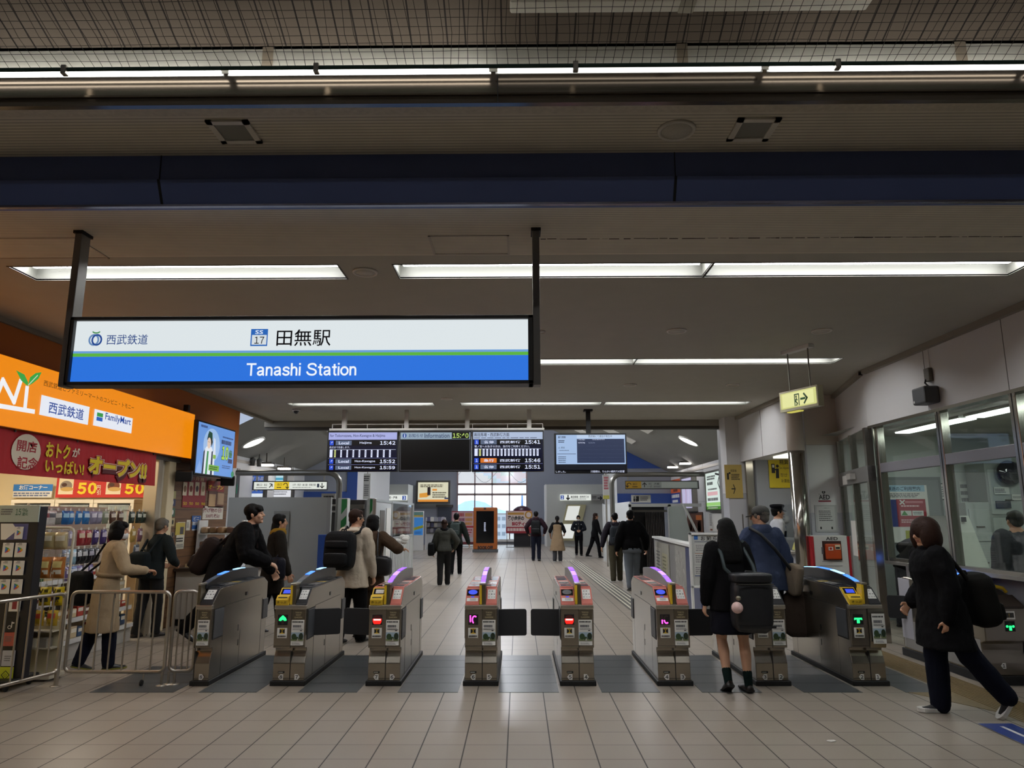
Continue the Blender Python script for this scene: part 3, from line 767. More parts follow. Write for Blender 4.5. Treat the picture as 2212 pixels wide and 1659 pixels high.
gH = ticket_gate(3.150, 3.470, '2', '1', 'up_low', 'yellow', 'dark', 'blue', 'dark topped ticket gate numbered 2 and 1 with glowing blue arch')
mb = MB()   # bulged right face of that gate, with the advert on it
xs = [3.325 + .15 * k / 8 for k in range(9)]
def bulge(z): return .03 * max(0, sin(pi * (z - .36) / .36)) ** .6
R = [[V((x, 7.10 - bulge(z), z)) for x in (3.325, 3.475)] + [V((3.475, 7.12, z)), V((3.325, 7.12, z))] for z in [.345 + .355 * k / 12 for k in range(13)]]
mb.rings(R, GST, smooth=False); mb.build('bulged_panel', gH, world=True)
mb = MB(); S = Sheet(mb, (3.325, 7.063, 0), (1, 0, 0), (0, -1, 0), (0, 0, 1)); S.rect(.018, .385, .142, .66, paint('#c7c6c0')); advert(S, .02, .14, .39, .655, top=False); mb.build('advert_poster', gH, world=True)
flap(gB, -2.046, -1.80, 7.38, 7.46); flap(gC, -1.448, -1.76, 7.38, 7.46)
flap(gD, -.204, .074, 7.34, 7.36); flap(gE, .392, .117, 7.34, 7.36)
flap(gF, 1.632, 1.91, 7.34, 7.36); flap(gG, 2.234, 1.96, 7.40, 7.45)
# wide gate 1 at the office wall
t = thing('ticket_gate', 'wide ticket gate numbered 1 against the office wall, yellow handle on top', 'ticket gate', (4.64, 7.86, 0), 0, 'ticket gates across the concourse')
LAV = mat('lavender_panel', '#a9a8b0', .5)
x0, x1 = 4.43, 4.83
mb = MB(); mb.box(x0 - .01, x1, 7.12, 8.66, 0, .08, BLACK, bev=.005); mb.build('plinth', t, world=True)
mb = MB(); bprism(mb, [(7.16, .08), (7.16, .2), (7.2, .3), (7.19, .37), (7.11, .40), (7.11, .70), (7.26, .79), (7.5, .86), (8.5, .88), (8.62, .84), (8.62, .08)], x0, x1, GST, .008)
mb.box(x0 - .001, x0 + .01, 7.2, 8.6, .10, .40, mat('gate_side_grey', '#8f8c88', .5)); mb.build('body', t, world=True)
mb = MB(); mb.box(x0 - .004, x0 + .01, 8.38, 8.62, .2, .86, LAV, bev=.004); mb.build('end_panel', t, world=True)
mb = MB(); bprism(mb, [(7.10, .70), (7.10, .72), (7.26, .81), (7.27, .79)], x0 + .0, x1, mat('gate_top_brown', '#3a322c', .3), .003)
S = Sheet(mb, (x0, 7.10, .722), (1, 0, 0), (0, -.09, .16), (0, .16, .09)); S.k = 3; S.rect(.05, .06, .17, .14, glow('#cfd6e6', .5)); mb.build('hood', t, world=True)
mb = MB(); bprism(mb, [(7.27, .80), (7.45, .93), (7.8, .985), (8.3, .99), (8.6, .94), (8.6, .87), (7.27, .78)], x0 + .13, x0 + .19, mat('arch_rail_dark', '#2a2c31', .25, .3), .006); mb.build('arch_rail', t, world=True)
for p, q, xx in ((7.5, 7.75, .16), (7.8, 8.05, .16), (8.2, 8.5, .16)):
    mb = MB(); z_ = lambda y: .93 + .06 * min(1, (y - 7.45) / .4) - .05 * max(0, (y - 8.3) / .3)
    mb.rings([[V((x0 + xx + a, y, z_(y) + b)) for a, b in ((-.022, 0), (.022, 0), (.022, .008), (-.022, .008))] for y in (p, (p + q) / 2, q)], LEDC['blue'], smooth=False); mb.build('led_light', t, world=True)
mb = MB(); mb.box(x0 + .12, x0 + .17, 7.25, 7.32, .78, .95, YEL, bev=.008); mb.build('centre_post', t, world=True)
mb = MB(); mb.tube([(x0 + .19, 7.3, .86), (x0 + .26, 7.3, .885), (x0 + .34, 7.3, .87), (x0 + .37, 7.3, .83)], .018, YEL); mb.build('handle', t, world=True)
mb = MB(); S = Sheet(mb, (x0, 7.109, 0), (1, 0, 0), (0, -1, 0), (0, 0, 1)); S.rect(.19, .60, .30, .675, PAPER); S.rect(.2, .615, .29, .66, paint('#3a3834')); S.text('!', .245, .618, .04, YEL, h=.036, align='c'); mb.build('warning_sticker', t, world=True)
mb = MB(); S = Sheet(mb, (x0, 7.109, 0), (1, 0, 0), (0, -1, 0), (0, 0, 1)); lamp_art(S, .195, .49, 'up_big'); mb.build('lane_lamp', t, world=True)
mb = MB(); S = Sheet(mb, (x0, 7.159, 0), (1, 0, 0), (0, -1, 0), (0, 0, 1)); hexplate(S, .17, .17, '1', False); mb.build('number_plate', t, world=True)
mb = MB(); mb.box(x0 - .012, x0 + .01, 7.3, 7.62, .42, .66, PANELD, bev=.006); mb.build('flap_pocket', t, world=True)
flap(t, x0 - .004, x0 - .17, 8.5, 8.58)
# ================================================================ PEOPLE
SKIN = mat('skin', '#b98a6c', .55); SKINP = mat('skin_pale', '#c79c80', .55)
LIP = mat('lips', '#8e5448', .5); EYE_ = mat('eyes', '#17110e', .3); BROW = mat('brows', '#15110e', .7)
HAIR = mat('black_hair', '#0c0b0b', .6, spec=.15, bump=.5, bscale=40); HAIRB = mat('brown_hair', '#2c1a12', .6, spec=.2, bump=.5, bscale=40); HAIRG = mat('grey_hair', '#5d564c', .6, bump=.4, bscale=40)
_tex = bpy.data.textures.new('folds', 'CLOUDS'); _tex.noise_scale = .10
def cloth(name, color, rough=.85, **k): return mat('cloth_' + name, color, rough, spec=.12, bump=.35, bscale=120, **k)

def bake(mb, name, parent, voxel, smooth=3, fold=0.0, post=None, lm=None):
    """fuse overlapping closed shapes into ONE continuous skin"""
    me = bpy.data.meshes.new(name); me.from_pydata([tuple(q) for q in mb.v], [], mb.f)
    for m in mb.ms: me.materials.append(m)
    o = bpy.data.objects.new('tmp', me); COL.objects.link(o)
    r = o.modifiers.new('r', 'REMESH'); r.mode = 'VOXEL'; r.voxel_size = voxel; r.use_smooth_shade = True
    if smooth: s_ = o.modifiers.new('s', 'SMOOTH'); s_.iterations = smooth; s_.factor = .5
    if fold:
        d = o.modifiers.new('d', 'DISPLACE'); d.texture = _tex; d.strength = fold; d.mid_level = .5; d.texture_coords = 'LOCAL'
    dg = bpy.context.evaluated_depsgraph_get()
    new = bpy.data.meshes.new_from_object(o.evaluated_get(dg)); new.name = name
    bpy.data.objects.remove(o); bpy.data.meshes.remove(me)
    new.materials.clear()
    for m in (lm or [mb.ms[0]]): new.materials.append(m)
    new.polygons.foreach_set('material_index', [0] * len(new.polygons))
    new.polygons.foreach_set('use_smooth', [True] * len(new.polygons))
    if post: post(new)
    ob = bpy.data.objects.new(name, new); COL.objects.link(ob); ob.parent = parent
    ROOTS[ob.name] = ROOTS[parent.name]
    return ob
def ell(c, X, Y, rx, ry, n=20, e=2.3):
    o = []
    for k in range(n):
        a = 2 * pi * k / n; ca, sa = cos(a), sin(a)
        o.append(c + X * rx * math.copysign(abs(ca) ** (2 / e), ca) + Y * ry * math.copysign(abs(sa) ** (2 / e), sa))
    return o
def limb(mb, pts, rad, m, n=12, sub=3):
    """tapering tube through joints with rounded bends and ball ends"""
    pts = [V(p) for p in pts]; P = []; R = []
    for i in range(len(pts) - 1):
        for k in range(sub): t = k / sub; P.append(pts[i].lerp(pts[i + 1], t)); R.append(rad[i] + (rad[i + 1] - rad[i]) * t)
    P.append(pts[-1]); R.append(rad[-1])
    mb.tube(P, R, m, n)
    for p, r in zip(pts, rad): mb.ball(p, r * .995, m, 10)
def ik(S, T, a, b, hint):
    d = T - S; L = min(d.length, (a + b) * .995); d.normalize(); T = S + d * L
    x = (a * a - b * b + L * L) / (2 * L); y = sqrt(max(a * a - x * x, 0))
    h = hint - d * hint.dot(d); h.normalize()
    return S + d * x + h * y, T
def Rx(a): return Matrix.Rotation(radians(a), 3, 'X')
def Rz(a): return Matrix.Rotation(radians(a), 3, 'Z')

class Fig:
    def __init__(s, label, x, y, face, h, pose=None, vox=.011, group=None, build=1.0, z=0.0):
        """face: degrees turned left from walking straight away (0 = back to the viewer, 180 = towards the viewer)"""
        p = dict(lean=3, twist=0, head=(0, 0), L=(0, 0), R=(0, 0), la=None, ra=None, stand=0)
        p.update(pose or {}); s.p = p; s.h = h; s.vox = vox; s.b = build
        s.t = thing('person', label, 'person', (x, y, z), radians(face), group)
        u = Rx(-p['lean']) @ V((0, 0, 1)); s.u = u
        P = V((0, 0, 0)); s.P = P
        s.tw = p['twist']
        sx = Rz(p['twist']) @ V((1, 0, 0)); s.sx = sx
        s.sc = u * .27 * h; s.nb = u * .305 * h
        s.S = {k: s.sc + sx * (sg * .100 * h * (1 + (build - 1) * .5)) for k, sg in (('l', -1), ('r', 1))}
        hd = Rx(-p['lean'] * .5) @ V((0, 0, 1))
        s.hc = s.nb + hd * .082 * h + V((0, .006 * h, 0))
        s.HM = (Rz(p['head'][0]) @ Rx(p['head'][1])).to_4x4()
        s.leg = {}
        for k, sg in (('L', -1), ('R', 1)):
            a, kn = p[k][0], p[k][1]; ab = p[k][2] if len(p[k]) > 2 else 1.5
            hip = V((sg * .050 * h, 0, -.015 * h))
            kd = Rx(a) @ V((0, 0, -1)); kd = V((sg * sin(radians(ab)), kd.y, kd.z)).normalized()
            knee = hip + kd * .243 * h
            sd = Rx(a - kn) @ V((0, 0, -1)); sd = V((sg * sin(radians(ab * .4)), sd.y, sd.z)).normalized()
            ank = knee + sd * .243 * h
            fp = p[k][3] if len(p[k]) > 3 else (min(0, (a - kn) * .8) if kn > 8 else 0)
            s.leg[k] = (hip, knee, ank, fp)
        low = min(a[2].z - (.055 * h * sin(radians(max(0, -a[3])))) for a in s.leg.values())
        s.up = V((0, 0, -low + .038 * h))
        s.arm = {}
        for k, sg, key in (('l', -1, 'la'), ('r', 1, 'ra')):
            q = p[key] or {}
            T = V(q['to']) * h - V((0, 0, .545 * h)) if 'to' in q else s.S[k] + V((sg * .045, .02, -.30)) * h
            hint = V(q.get('hint', (sg * .3, -1, -.1)))
            E_, W_ = ik(s.S[k], T, .170 * h, .150 * h, hint)
            s.arm[k] = (s.S[k], E_, W_, q)
    def w(s, q): return q + s.up
    def hpt(s, x, y, z): return s.w(s.hc + (s.HM.to_3x3() @ V((x, y, z))) * s.h)
    def torso(s, mb, m, rows, n=20, ext=0.0, wx=1.0):
        h = s.h; R = []
        for t, rx, ry, oy in rows:
            k = max(0, min(1, (t + .05) / .3)); X = Rz(s.tw * k) @ V((1, 0, 0))
            up = s.u if t > 0 else V((0, sin(radians(s.p['lean'] * max(0, 1 + t * 6))), 1)).normalized()
            Yv = up.cross(X).normalized(); c = s.u * t * h if t > 0 else V((0, 0, t * h))
            R.append(ell(s.w(c + Yv * oy * h), X, Yv, (rx * wx * s.b + ext) * h, (ry * s.b + ext) * h, n))
        mb.rings(R, m)
    BODY = [(-.065, .055, .05, 0), (-.03, .088, .062, -.006), (.02, .094, .066, -.006), (.08, .08, .057, 0), (.13, .077, .055, .002), (.20, .088, .062, .004), (.25, .096, .057, 0), (.283, .082, .047, -.002), (.305, .046, .038, -.002), (.335, .033, .035, .002)]
    def body(s, skin=SKIN, hands=True):
        h = s.h; mb = MB(); B = mb
        s.torso(mb, skin, s.BODY)
        limb(B, [s.w(s.u * .30 * h), s.w(s.hc - V((0, .004 * h, .03 * h)))], [.034 * h, .031 * h], skin)
        def hb(c, r): B.ball(s.hpt(*c), (r[0] * h, r[1] * h, r[2] * h), skin, 14, s.HM.to_3x3())
        hb((0, -.006, .018), (.044, .055, .050)); hb((0, .013, -.022), (.036, .039, .044)); hb((0, .040, -.053), (.014, .012, .011))
        hb((0, .043, .013), (.030, .012, .007)); hb((0, .047, -.033), (.014, .0085, .008))
        for sg in (-1, 1): hb((sg * .021, .034, -.014), (.016, .016, .018)); hb((sg * .047, -.004, -.004), (.005, .012, .018)); hb((sg * .017, .0445, .004), (.009, .008, .006))
        limb(B, [s.hpt(0, .053, .008), s.hpt(0, .062, -.012)], [.005 * h, .0085 * h], skin, 8); hb((.006, .053, -.015), (.006, .006, .005)); hb((-.006, .053, -.015), (.006, .006, .005))
        for k in 'lr':
            S_, E_, W_, q = s.arm[k]
            limb(B, [s.w(S_), s.w(E_), s.w(W_)], [.033 * h, .0245 * h, .0165 * h], skin)
            if hands: s.hand(B, k, skin)
        for k in 'LR':
            hip, kn, an, fp = s.leg[k]
            limb(B, [s.w(hip), s.w(hip.lerp(kn, .5)), s.w(kn)], [.05 * h, .045 * h, .031 * h], skin)
            cb = kn.lerp(an, .3) - V((0, .006 * h, 0))
            limb(B, [s.w(kn), s.w(cb), s.w(kn.lerp(an, .65)), s.w(an)], [.030 * h, .033 * h, .026 * h, .021 * h], skin)
            fd = Rx(fp) @ V((0, 1, 0)); fz = Rx(fp) @ V((0, 0, 1))
            limb(B, [s.w(an - fz * .014 * h - fd * .012 * h), s.w(an + fd * .04 * h - fz * .022 * h), s.w(an + fd * .092 * h - fz * .028 * h)], [.017 * h, .014 * h, .008 * h], skin)
        hm = s.HM.to_3x3().inverted(); hc = s.w(s.hc); v = s.vox
        def post(me):
            for p in me.polygons:
                q = (hm @ (p.center - hc)) / h
                if abs(q.z) > .07 or abs(q.x) > .05 or q.y < .03: continue
                if ((abs(q.x) - .017) / .0085) ** 2 + ((q.z - .004) / .0042) ** 2 < 1: p.material_index = 1
                elif abs(abs(q.x) - .018) < .011 and .013 < q.z < .0175: p.material_index = 2
                elif abs(q.x) < .014 and -.037 < q.z < -.029 and q.y > .04: p.material_index = 3
        return bake(mb, 'body', s.t, v * .75, 2, 0, post, [skin, EYE_, BROW, LIP])
    def hand(s, B, k, skin):
        h = s.h; S_, E_, W_, q = s.arm[k]; sg = -1 if k == 'l' else 1
        d = V(q['dir']).normalized() if 'dir' in q else (W_ - E_).normalized()
        pn = V(q['palm']) if 'palm' in q else V((-sg, 0, 0))
        pn = (pn - d * pn.dot(d)).normalized(); sd = d.cross(pn).normalized()
        if sd.y < 0 and abs(sd.y) > .3: sd = -sd
        curl = q.get('curl', 35); W = s.w(W_)
        for o in (-.011, -.004, .004, .011):
            limb(B, [W + sd * o * h * .6, W + d * .052 * h + sd * o * 1.25 * h], [.010 * h, .009 * h], skin, 8, 2)
        for i, (o, L) in enumerate(((.0185, .040), (.0062, .045), (-.0062, .042), (-.0185, .033))):
            p0 = W + d * .050 * h + sd * o * h; pts = [p0]; a = 0
            for j, f in enumerate((.45, .32, .23)):
                a += curl * (.7 + .15 * j); dd = (d * cos(radians(a)) + pn * sin(radians(a)) + sd * o * 2).normalized()
                pts.append(pts[-1] + dd * L * f * h)
            limb(B, pts, [.0062 * h, .0058 * h, .0052 * h, .0045 * h], skin, 8, 1)
        b0 = W + d * .014 * h + sd * .015 * h
        limb(B, [b0, b0 + (d * .6 + sd * .7 + pn * .25).normalized() * .026 * h, b0 + (d * .6 + sd * .7 + pn * .25).normalized() * .026 * h + (d + pn * .5 + sd * .1).normalized() * .024 * h], [.0085 * h, .0068 * h, .005 * h], skin, 8, 1)
    def top(s, m, hem=-.04, ext=.012, flare=0.0, name='jacket', fold=.016, sleeve=.93, collar=True, bulk=1.0, sl=1.0, neck=.305, arms=True, hemy=0.0):
        h = s.h; mb = MB()
        rows = [(t, rx * bulk, ry * bulk, oy) for t, rx, ry, oy in s.BODY if t > max(hem, -.02) and t < neck]
        if hem < .02:
            k = 5; base = (.02, .094 * bulk, .066 * bulk, -.006)
            rows = [(hem + (.02 - hem) * i / k, base[1] + flare * (1 - i / k), base[2] + flare * .8 * (1 - i / k), base[3] + hemy * (1 - i / k)) for i in range(k)] + [base] + [r for r in rows if r[0] > .02]
        rows += [(neck, .05, .042, -.002)]
        s.torso(mb, m, rows, 24, ext)
        if arms:
            for k in 'lr':
                S_, E_, W_, q = s.arm[k]
                e = E_.lerp(W_, sleeve * 1.0)
                limb(mb, [s.w(S_ - s.sx * (.01 * h if k == 'r' else -.01 * h)), s.w(S_.lerp(E_, .5)), s.w(E_), s.w(E_.lerp(e, .6)), s.w(e)], [(.037 + ext * .9) * h * sl, (.033 + ext) * h * sl, (.028 + ext) * h * sl, (.023 + ext) * h * sl, (.019 + ext * .8) * h * sl], m)
        if collar:
            c = s.w(s.nb + V((0, .004 * h, 0))); mb.rings([ell(c + s.u * z * h, V((1, 0, 0)), V((0, 1, 0)), r * h, r * h * 1.0) for z, r in ((-.03, .062), (-.005, .052), (.016, .046), (.02, .042))], m)
        return bake(mb, name, s.t, s.vox, 3, fold)
    def trousers(s, m, ext=.010, length=1.0, fold=.014, name='trousers', wide=1.0, top=.05):
        h = s.h; mb = MB()
        s.torso(mb, m, [r for r in s.BODY if r[0] < top], 20, ext)
        for k in 'LR':
            hip, kn, an, fp = s.leg[k]; e = kn.lerp(an, length)
            limb(mb, [s.w(hip), s.w(hip.lerp(kn, .5)), s.w(kn), s.w(kn.lerp(e, .5)), s.w(e)], [(.05 + ext) * h, (.045 + ext) * h * (.5 + wide / 2), (.033 + ext) * h * wide, (.03 + ext) * h * wide, (.027 + ext) * h * wide], m)
        return bake(mb, name, s.t, s.vox, 3, fold)
    def skirt(s, m, hem=-.22, flare=.03, fold=.02, name='skirt', ext=.012):
        mb = MB(); base = (.06, .086, .061, 0)
        rows = [(hem + (.06 - hem) * i / 6, .094 + flare * (1 - i / 6), .068 + flare * (1 - i / 6), 0) for i in range(6)] + [base]
        s.torso(mb, m, rows, 24, ext); return bake(mb, name, s.t, s.vox, 2, fold)
    def shoes(s, m, sole=None, hi=0.0, sock=None, th=.009):
        h = s.h
        for k in 'LR':
            hip, kn, an, fp = s.leg[k]
            M = Rx(fp); fd = M @ V((0, 1, 0)); fz = M @ V((0, 0, 1)); fx = V((1, 0, 0))
            A = s.w(an)
            if sock:
                mb = MB(); u = (kn - an).normalized(); limb(mb, [A - fz * .01 * h, A + u * .02 * h, A + u * .065 * h], [.0235 * h, .0245 * h, .0275 * h], sock, 14); mb.build('sock', s.t)
            mb = MB(); R = []; c0 = A - fz * .036 * h
            for y, w_, t in ((-.034, .008, .012), (-.031, .019, .034), (-.015, .024, .045 + hi), (.01, .025, .047 + hi), (.035, .026, .036), (.065, .030, .025), (.09, .029, .020), (.108, .020, .015), (.116, .008, .009)):
                c = c0 + fd * y * h
                R.append([c + fx * w_ * h * a + fz * t * h * b for a, b in ((-1, .05), (-1.0, .35), (-.8, .75), (-.35, 1), (.35, 1), (.8, .75), (1.0, .35), (1, .05))])
            mb.rings(R, m); sh = mb.build('shoe', s.t)
            mb = MB(); R = []
            for y, w_ in ((-.036, .010), (-.031, .022), (0, .026), (.04, .027), (.07, .032), (.095, .030), (.112, .018), (.119, .008)):
                c = c0 + fd * y * h
                R.append([c + fx * w_ * h * a + fz * z_ * h for a, z_ in ((-1, .0), (1, .0), (1.04, th), (-1.04, th))])
            mb.rings(R, sole or BLACK, smooth=False); mb.build('sole', sh)
    def hair(s, style='short', m=HAIR):
        h = s.h; mb = MB()
        def hb(c, r): mb.ball(s.hpt(*c), (r[0] * h, r[1] * h, r[2] * h), m, 16, s.HM.to_3x3())
        hb((0, -.013, .024), (.0495, .054, .053)); hb((0, -.030, -.006), (.041, .031, .036))
        hb((0, .020, .046), (.039, .028, .024)); hb((.03, .006, .014), (.021, .028, .028)); hb((-.03, .006, .014), (.021, .028, .028))
        if style == 'mop': hb((0, .03, .042), (.043, .028, .024)); hb((.02, .042, .03), (.02, .014, .016)); hb((-.02, .042, .03), (.02, .014, .016)); hb((0, -.02, .035), (.054, .056, .05))
        if style in ('bob', 'bigbob'):
            k = 1.0 if style == 'bob' else 1.42
            for sg in (-1, 1): hb((sg * .033 * k, -.008, -.018), (.021 * k, .043 * k, .055 * k))
            hb((0, -.035, -.022), (.046 * k, .034 * k, .054 * k)); hb((0, -.012, .020), (.054 * k * .93, .058 * k * .93, .055 * k * .95)); hb((0, .034, .04), (.036, .02, .022))
            if style == 'bigbob': [hb((q_ * .042, .022, -.02), (.024, .034, .062)) for q_ in (-1, 1)]
        if style == 'long':
            L = .20
            mb.rings([ell(s.hpt(0, y, z), V((1, 0, 0)), V((0, 1, 0)), rx * h * 1.08, ry * h, 18) for z, y, rx, ry in ((.03, -.02, .045, .045), (-.02, -.028, .055, .042), (-.07, -.040, .066, .036), (-.12, -.052, .07, .034), (-L + .02, -.064, .064, .028), (-L, -.068, .05, .016))], m)
        if style == 'ponytail':
            limb(mb, [s.hpt(0, -.055, .0), s.hpt(0, -.075, -.03), s.hpt(0, -.068, -.09), s.hpt(0, -.062, -.125)], [.018 * h, .024 * h, .022 * h, .008 * h], m)
        if style == 'lowlong':
            limb(mb, [s.hpt(0, -.03, -.02), s.hpt(0, -.04, -.08), s.hpt(0, -.045, -.12)], [.04 * h, .036 * h, .02 * h], m)
        return bake(mb, 'hair', s.t, s.vox * .85, 3, .006)
    def cap(s, m, officer=False):
        h = s.h; mb = MB(); X = s.HM.to_3x3() @ V((1, 0, 0)); Y = s.HM.to_3x3() @ V((0, 1, 0))
        if officer:
            rows = ((.022, .049, .058), (.045, .050, .059), (.048, .056, .066), (.066, .064, .074), (.078, .056, .066), (.084, .03, .036))
        else: rows = ((.012, .050, .059), (.035, .051, .060), (.055, .046, .054), (.07, .03, .036), (.076, .012, .014))
        mb.rings([ell(s.hpt(0, -.006 + (.004 if officer else 0), z), X, Y, rx * h, ry * h, 22, 2) for z, rx, ry in rows], m); c = mb.build('cap', s.t)
        mb = MB(); up = s.HM.to_3x3() @ V((0, 0, 1)); pts = []
        for k in range(9):
            a = pi * k / 8; pts.append((cos(a), sin(a)))
        z0 = .02 if officer else .013; L = .034 if officer else .045
        vs = [s.hpt(.046 * x, .03 + .018 * y, z0) for x, y in pts] + [s.hpt(.044 * x, .034 + (.018 + L) * y, z0 - .012 * y) for x, y in pts]
        vs += [q + up * .004 * h for q in vs]
        fs = []
        for k in range(8): fs += [(k, k + 1, 10 + k, 9 + k), (18 + k, 27 + k, 28 + k, 19 + k), (9 + k, 10 + k, 28 + k, 27 + k)]
        mb.add(vs, fs, m if not officer else mat('patent_peak', '#0d0d0f', .2)); mb.build('peak', c)
        return c
    def mask(s):
        h = s.h; mb = MB(); v = []
        rows = (( .030, -.012), (.034, -.024), (.034, -.038), (.028, -.052))
        R = [ell(s.hpt(0, .022, z), s.HM.to_3x3() @ V((1, 0, 0)), s.HM.to_3x3() @ V((0, 1, 0)), (rx + .006) * h, .0415 * h - abs(z + .03) * .25 * h, 20) for rx, z in rows]
        mb.rings(R, mat('mask_white', '#d8d8d6', .7)); mb.build('face_mask', s.t)
    def scarf(s, m):
        mb = MB(); h = s.h; c = s.w(s.nb)
        mb.rings([ell(c + s.u * z * h, V((1, 0, 0)), V((0, 1, 0)), r * h, r * h) for z, r in ((-.03, .06), (-.02, .072), (.01, .068), (.03, .055), (.034, .045))], m); bake(mb, 'scarf', s.t, s.vox, 2, .012)

def rbox(mb, w, d, h, m, M, r=.06, n=6):
    """soft bag shape centred on M: superellipse sections stacked upwards"""
    R = []
    for i in range(n * 2 + 1):
        t = -1 + i / n; k = (1 - abs(t) ** 5) ** .35 if abs(t) < 1 else .25
        R.append([M @ q for q in ell(V((0, 0, t * h / 2)), V((1, 0, 0)), V((0, 1, 0)), w / 2 * (.55 + .45 * k), d / 2 * (.4 + .6 * k), 24, 4)])
    mb.rings(R, m)
def backpack(label, fig, off, size, m, tilt=0, yaw=0, pockets=2, strap=True, patch=None, group=None, roll=0, handle=True, name='backpack'):
    """hangs on the figure's back; off = (x, y, z) metres in the wearer's frame"""
    M0 = ROOTS[fig.t.name]; w, d, h = size
    c = M0 @ V(off); rz = fig.t.rotation_euler.z + radians(yaw)
    t = thing(name, label, 'backpack' if name == 'backpack' else 'bag', tuple(c), rz, group)
    M = (Matrix.Rotation(radians(tilt), 4, 'X') @ Matrix.Rotation(radians(roll), 4, 'Y'))
    mb = MB(); rbox(mb, w, d, h, m, M); bake(mb, 'bag_body', t, .012, 2, .010)
    for k in range(pockets):
        mb = MB(); hh = h * (.34 if k == 0 else .2); z = -h * .24 if k == 0 else h * .14
        rbox(mb, w * .8, d * .5, hh, m, M @ Matrix.Translation((0, -d * .4, z))); p = mb.build('pocket', t)
        q = MB(); q.tube([M @ V((-w * .36, -d * .56, z + hh * .42)), M @ V((0, -d * .63, z + hh * .44)), M @ V((w * .36, -d * .56, z + hh * .42))], .004, mat('zip_grey', '#5a5a5c', .4)); q.build('zip', p)
    if handle:
        mb = MB(); mb.tube([M @ V((-.04, d * .25, h * .46)), M @ V((-.03, d * .28, h * .56)), M @ V((.03, d * .28, h * .56)), M @ V((.04, d * .25, h * .46))], .009, m); mb.build('handle', t)
    if strap:
        inv = ROOTS[t.name].inverted() @ M0
        for k, sg in (('l', -1), ('r', 1)):
            if strap in ('l', 'r') and strap != k: continue
            S_ = fig.w(fig.S[k]) - fig.sx * sg * .035 * fig.h; hh = fig.h
            pts = [M @ V((sg * w * .25, d * .4, h * .42)), inv @ (S_ + V((0, -.055 * hh, .015 * hh))), inv @ (S_ + V((0, -.01 * hh, .052 * hh))), inv @ (S_ + V((0, .055 * hh, .0))), inv @ (S_ + V((sg * .01, .055 * hh, -.12 * hh)))]
            mb = MB(); mb.tube(pts, .018, m, 8); mb.build('strap', t)
    return t
def shoulder_bag(label, fig, off, size, m, strap_to=None, yaw=0, cat='bag', name='shoulder_bag', tilt=0, strapw=.012, strapm=None):
    M0 = ROOTS[fig.t.name]; c = M0 @ V(off)
    t = thing(name, label, cat, tuple(c), fig.t.rotation_euler.z + radians(yaw))
    mb = MB(); rbox(mb, size[0], size[1], size[2], m, Matrix.Rotation(radians(tilt), 4, 'X')); bake(mb, 'bag_body', t, .012, 2, .014)
    if strap_to:
        inv = ROOTS[t.name].inverted() @ M0; q = MB()
        q.tube([V((0, -size[1] * .3, size[2] * .4))] + [inv @ V(p) for p in strap_to] + [V((0, size[1] * .3, size[2] * .4))], strapw, strapm or m, 8); q.build('strap', t)
    return t
def tgt(x, y, z): return (x, y, z)
# ================================================================ THE PEOPLE OF THE PHOTOGRAPH
C_BLACK = cloth('black', '#0d0d0f'); C_NAVY = cloth('navy', '#141724'); C_BLUE = cloth('blue', '#3a435a'); C_TAN = cloth('tan', '#a08c70', noise=.12, nscale=6)
C_BEIGE = cloth('beige', '#b8ab98', noise=.15, nscale=6); C_BROWN = cloth('brown', '#453629'); C_GREY = cloth('grey', '#43443f'); C_DGREY = cloth('dark_grey', '#2a2a2b')
C_SLATE = cloth('slate', '#6c737b', noise=.1); C_OLIVE = cloth('olive_trousers', '#4a4638'); C_MAROON = cloth('maroon', '#2a1a22'); C_KHAKI = cloth('khaki', '#7d6a52'); C_CHAR = cloth('charcoal', '#3b3c40')
SH_B = mat('black_leather', '#141212', .35); SOLEW = mat('white_sole', '#cfcfcb', .5); SH_BR = mat('brown_leather', '#2b211c', .4)
BAGB = cloth('bag_black', '#17181a', .6); BAGL = mat('bag_leather', '#1a1b1e', .42, bump=.2, bscale=50)

# 1 woman in the trench coat at the shop
f = Fig('woman in beige trench coat reaching towards the shop shelves', -4.42, 7.85, -48, 1.545, dict(lean=6, head=(-12, -4), L=(-9, 10), R=(7, 5), ra=dict(to=(.16, .20, .66), hint=(.6, -.6, -.5), palm=(0, -.3, -1), curl=45), la=dict(to=(-.15, .02, .50))), vox=.010)
f.body(); f.trousers(C_NAVY, wide=1.1); f.top(C_TAN, hem=-.29, flare=.028, name='trench_coat', fold=.02); f.shoes(SH_B, mat('olive_sole', '#8c8a3c', .5)); f.hair('bob'); f.mask()
mb = MB(); f.torso(mb, C_TAN, [(.075, .094, .070, 0), (.10, .094, .070, 0)], 24, .012); mb.build('belt', f.t)
shoulder_bag('large black tote behind the woman in the trench coat', f, (-.26, -.20, .82), (.30, .16, .36), BAGB, [(-.22, -.10, 1.12), (-.17, -.02, 1.29), (-.14, .02, 1.27), (-.2, -.04, 1.08)], yaw=20)
# 2 man behind her
f = Fig('grey haired man in dark jacket standing at the shop counter', -4.98, 9.9, -20, 1.57, dict(lean=10, head=(0, -12), L=(-6, 4), R=(8, 8), ra=dict(to=(.10, .17, .60), hint=(.6, -.6, -.4)), la=dict(to=(-.10, .17, .60), hint=(-.6, -.6, -.4))), vox=.011)
f.body(); f.trousers(C_DGREY); f.top(cloth('dark_teal', '#23292a'), hem=-.06, flare=.01); f.shoes(SH_BR); f.hair('short', HAIRG)
backpack('dark green day bag on the man at the shop counter', f, (0, -.22, .95), (.30, .16, .34), cloth('teal_bag', '#1c2224'), pockets=1)
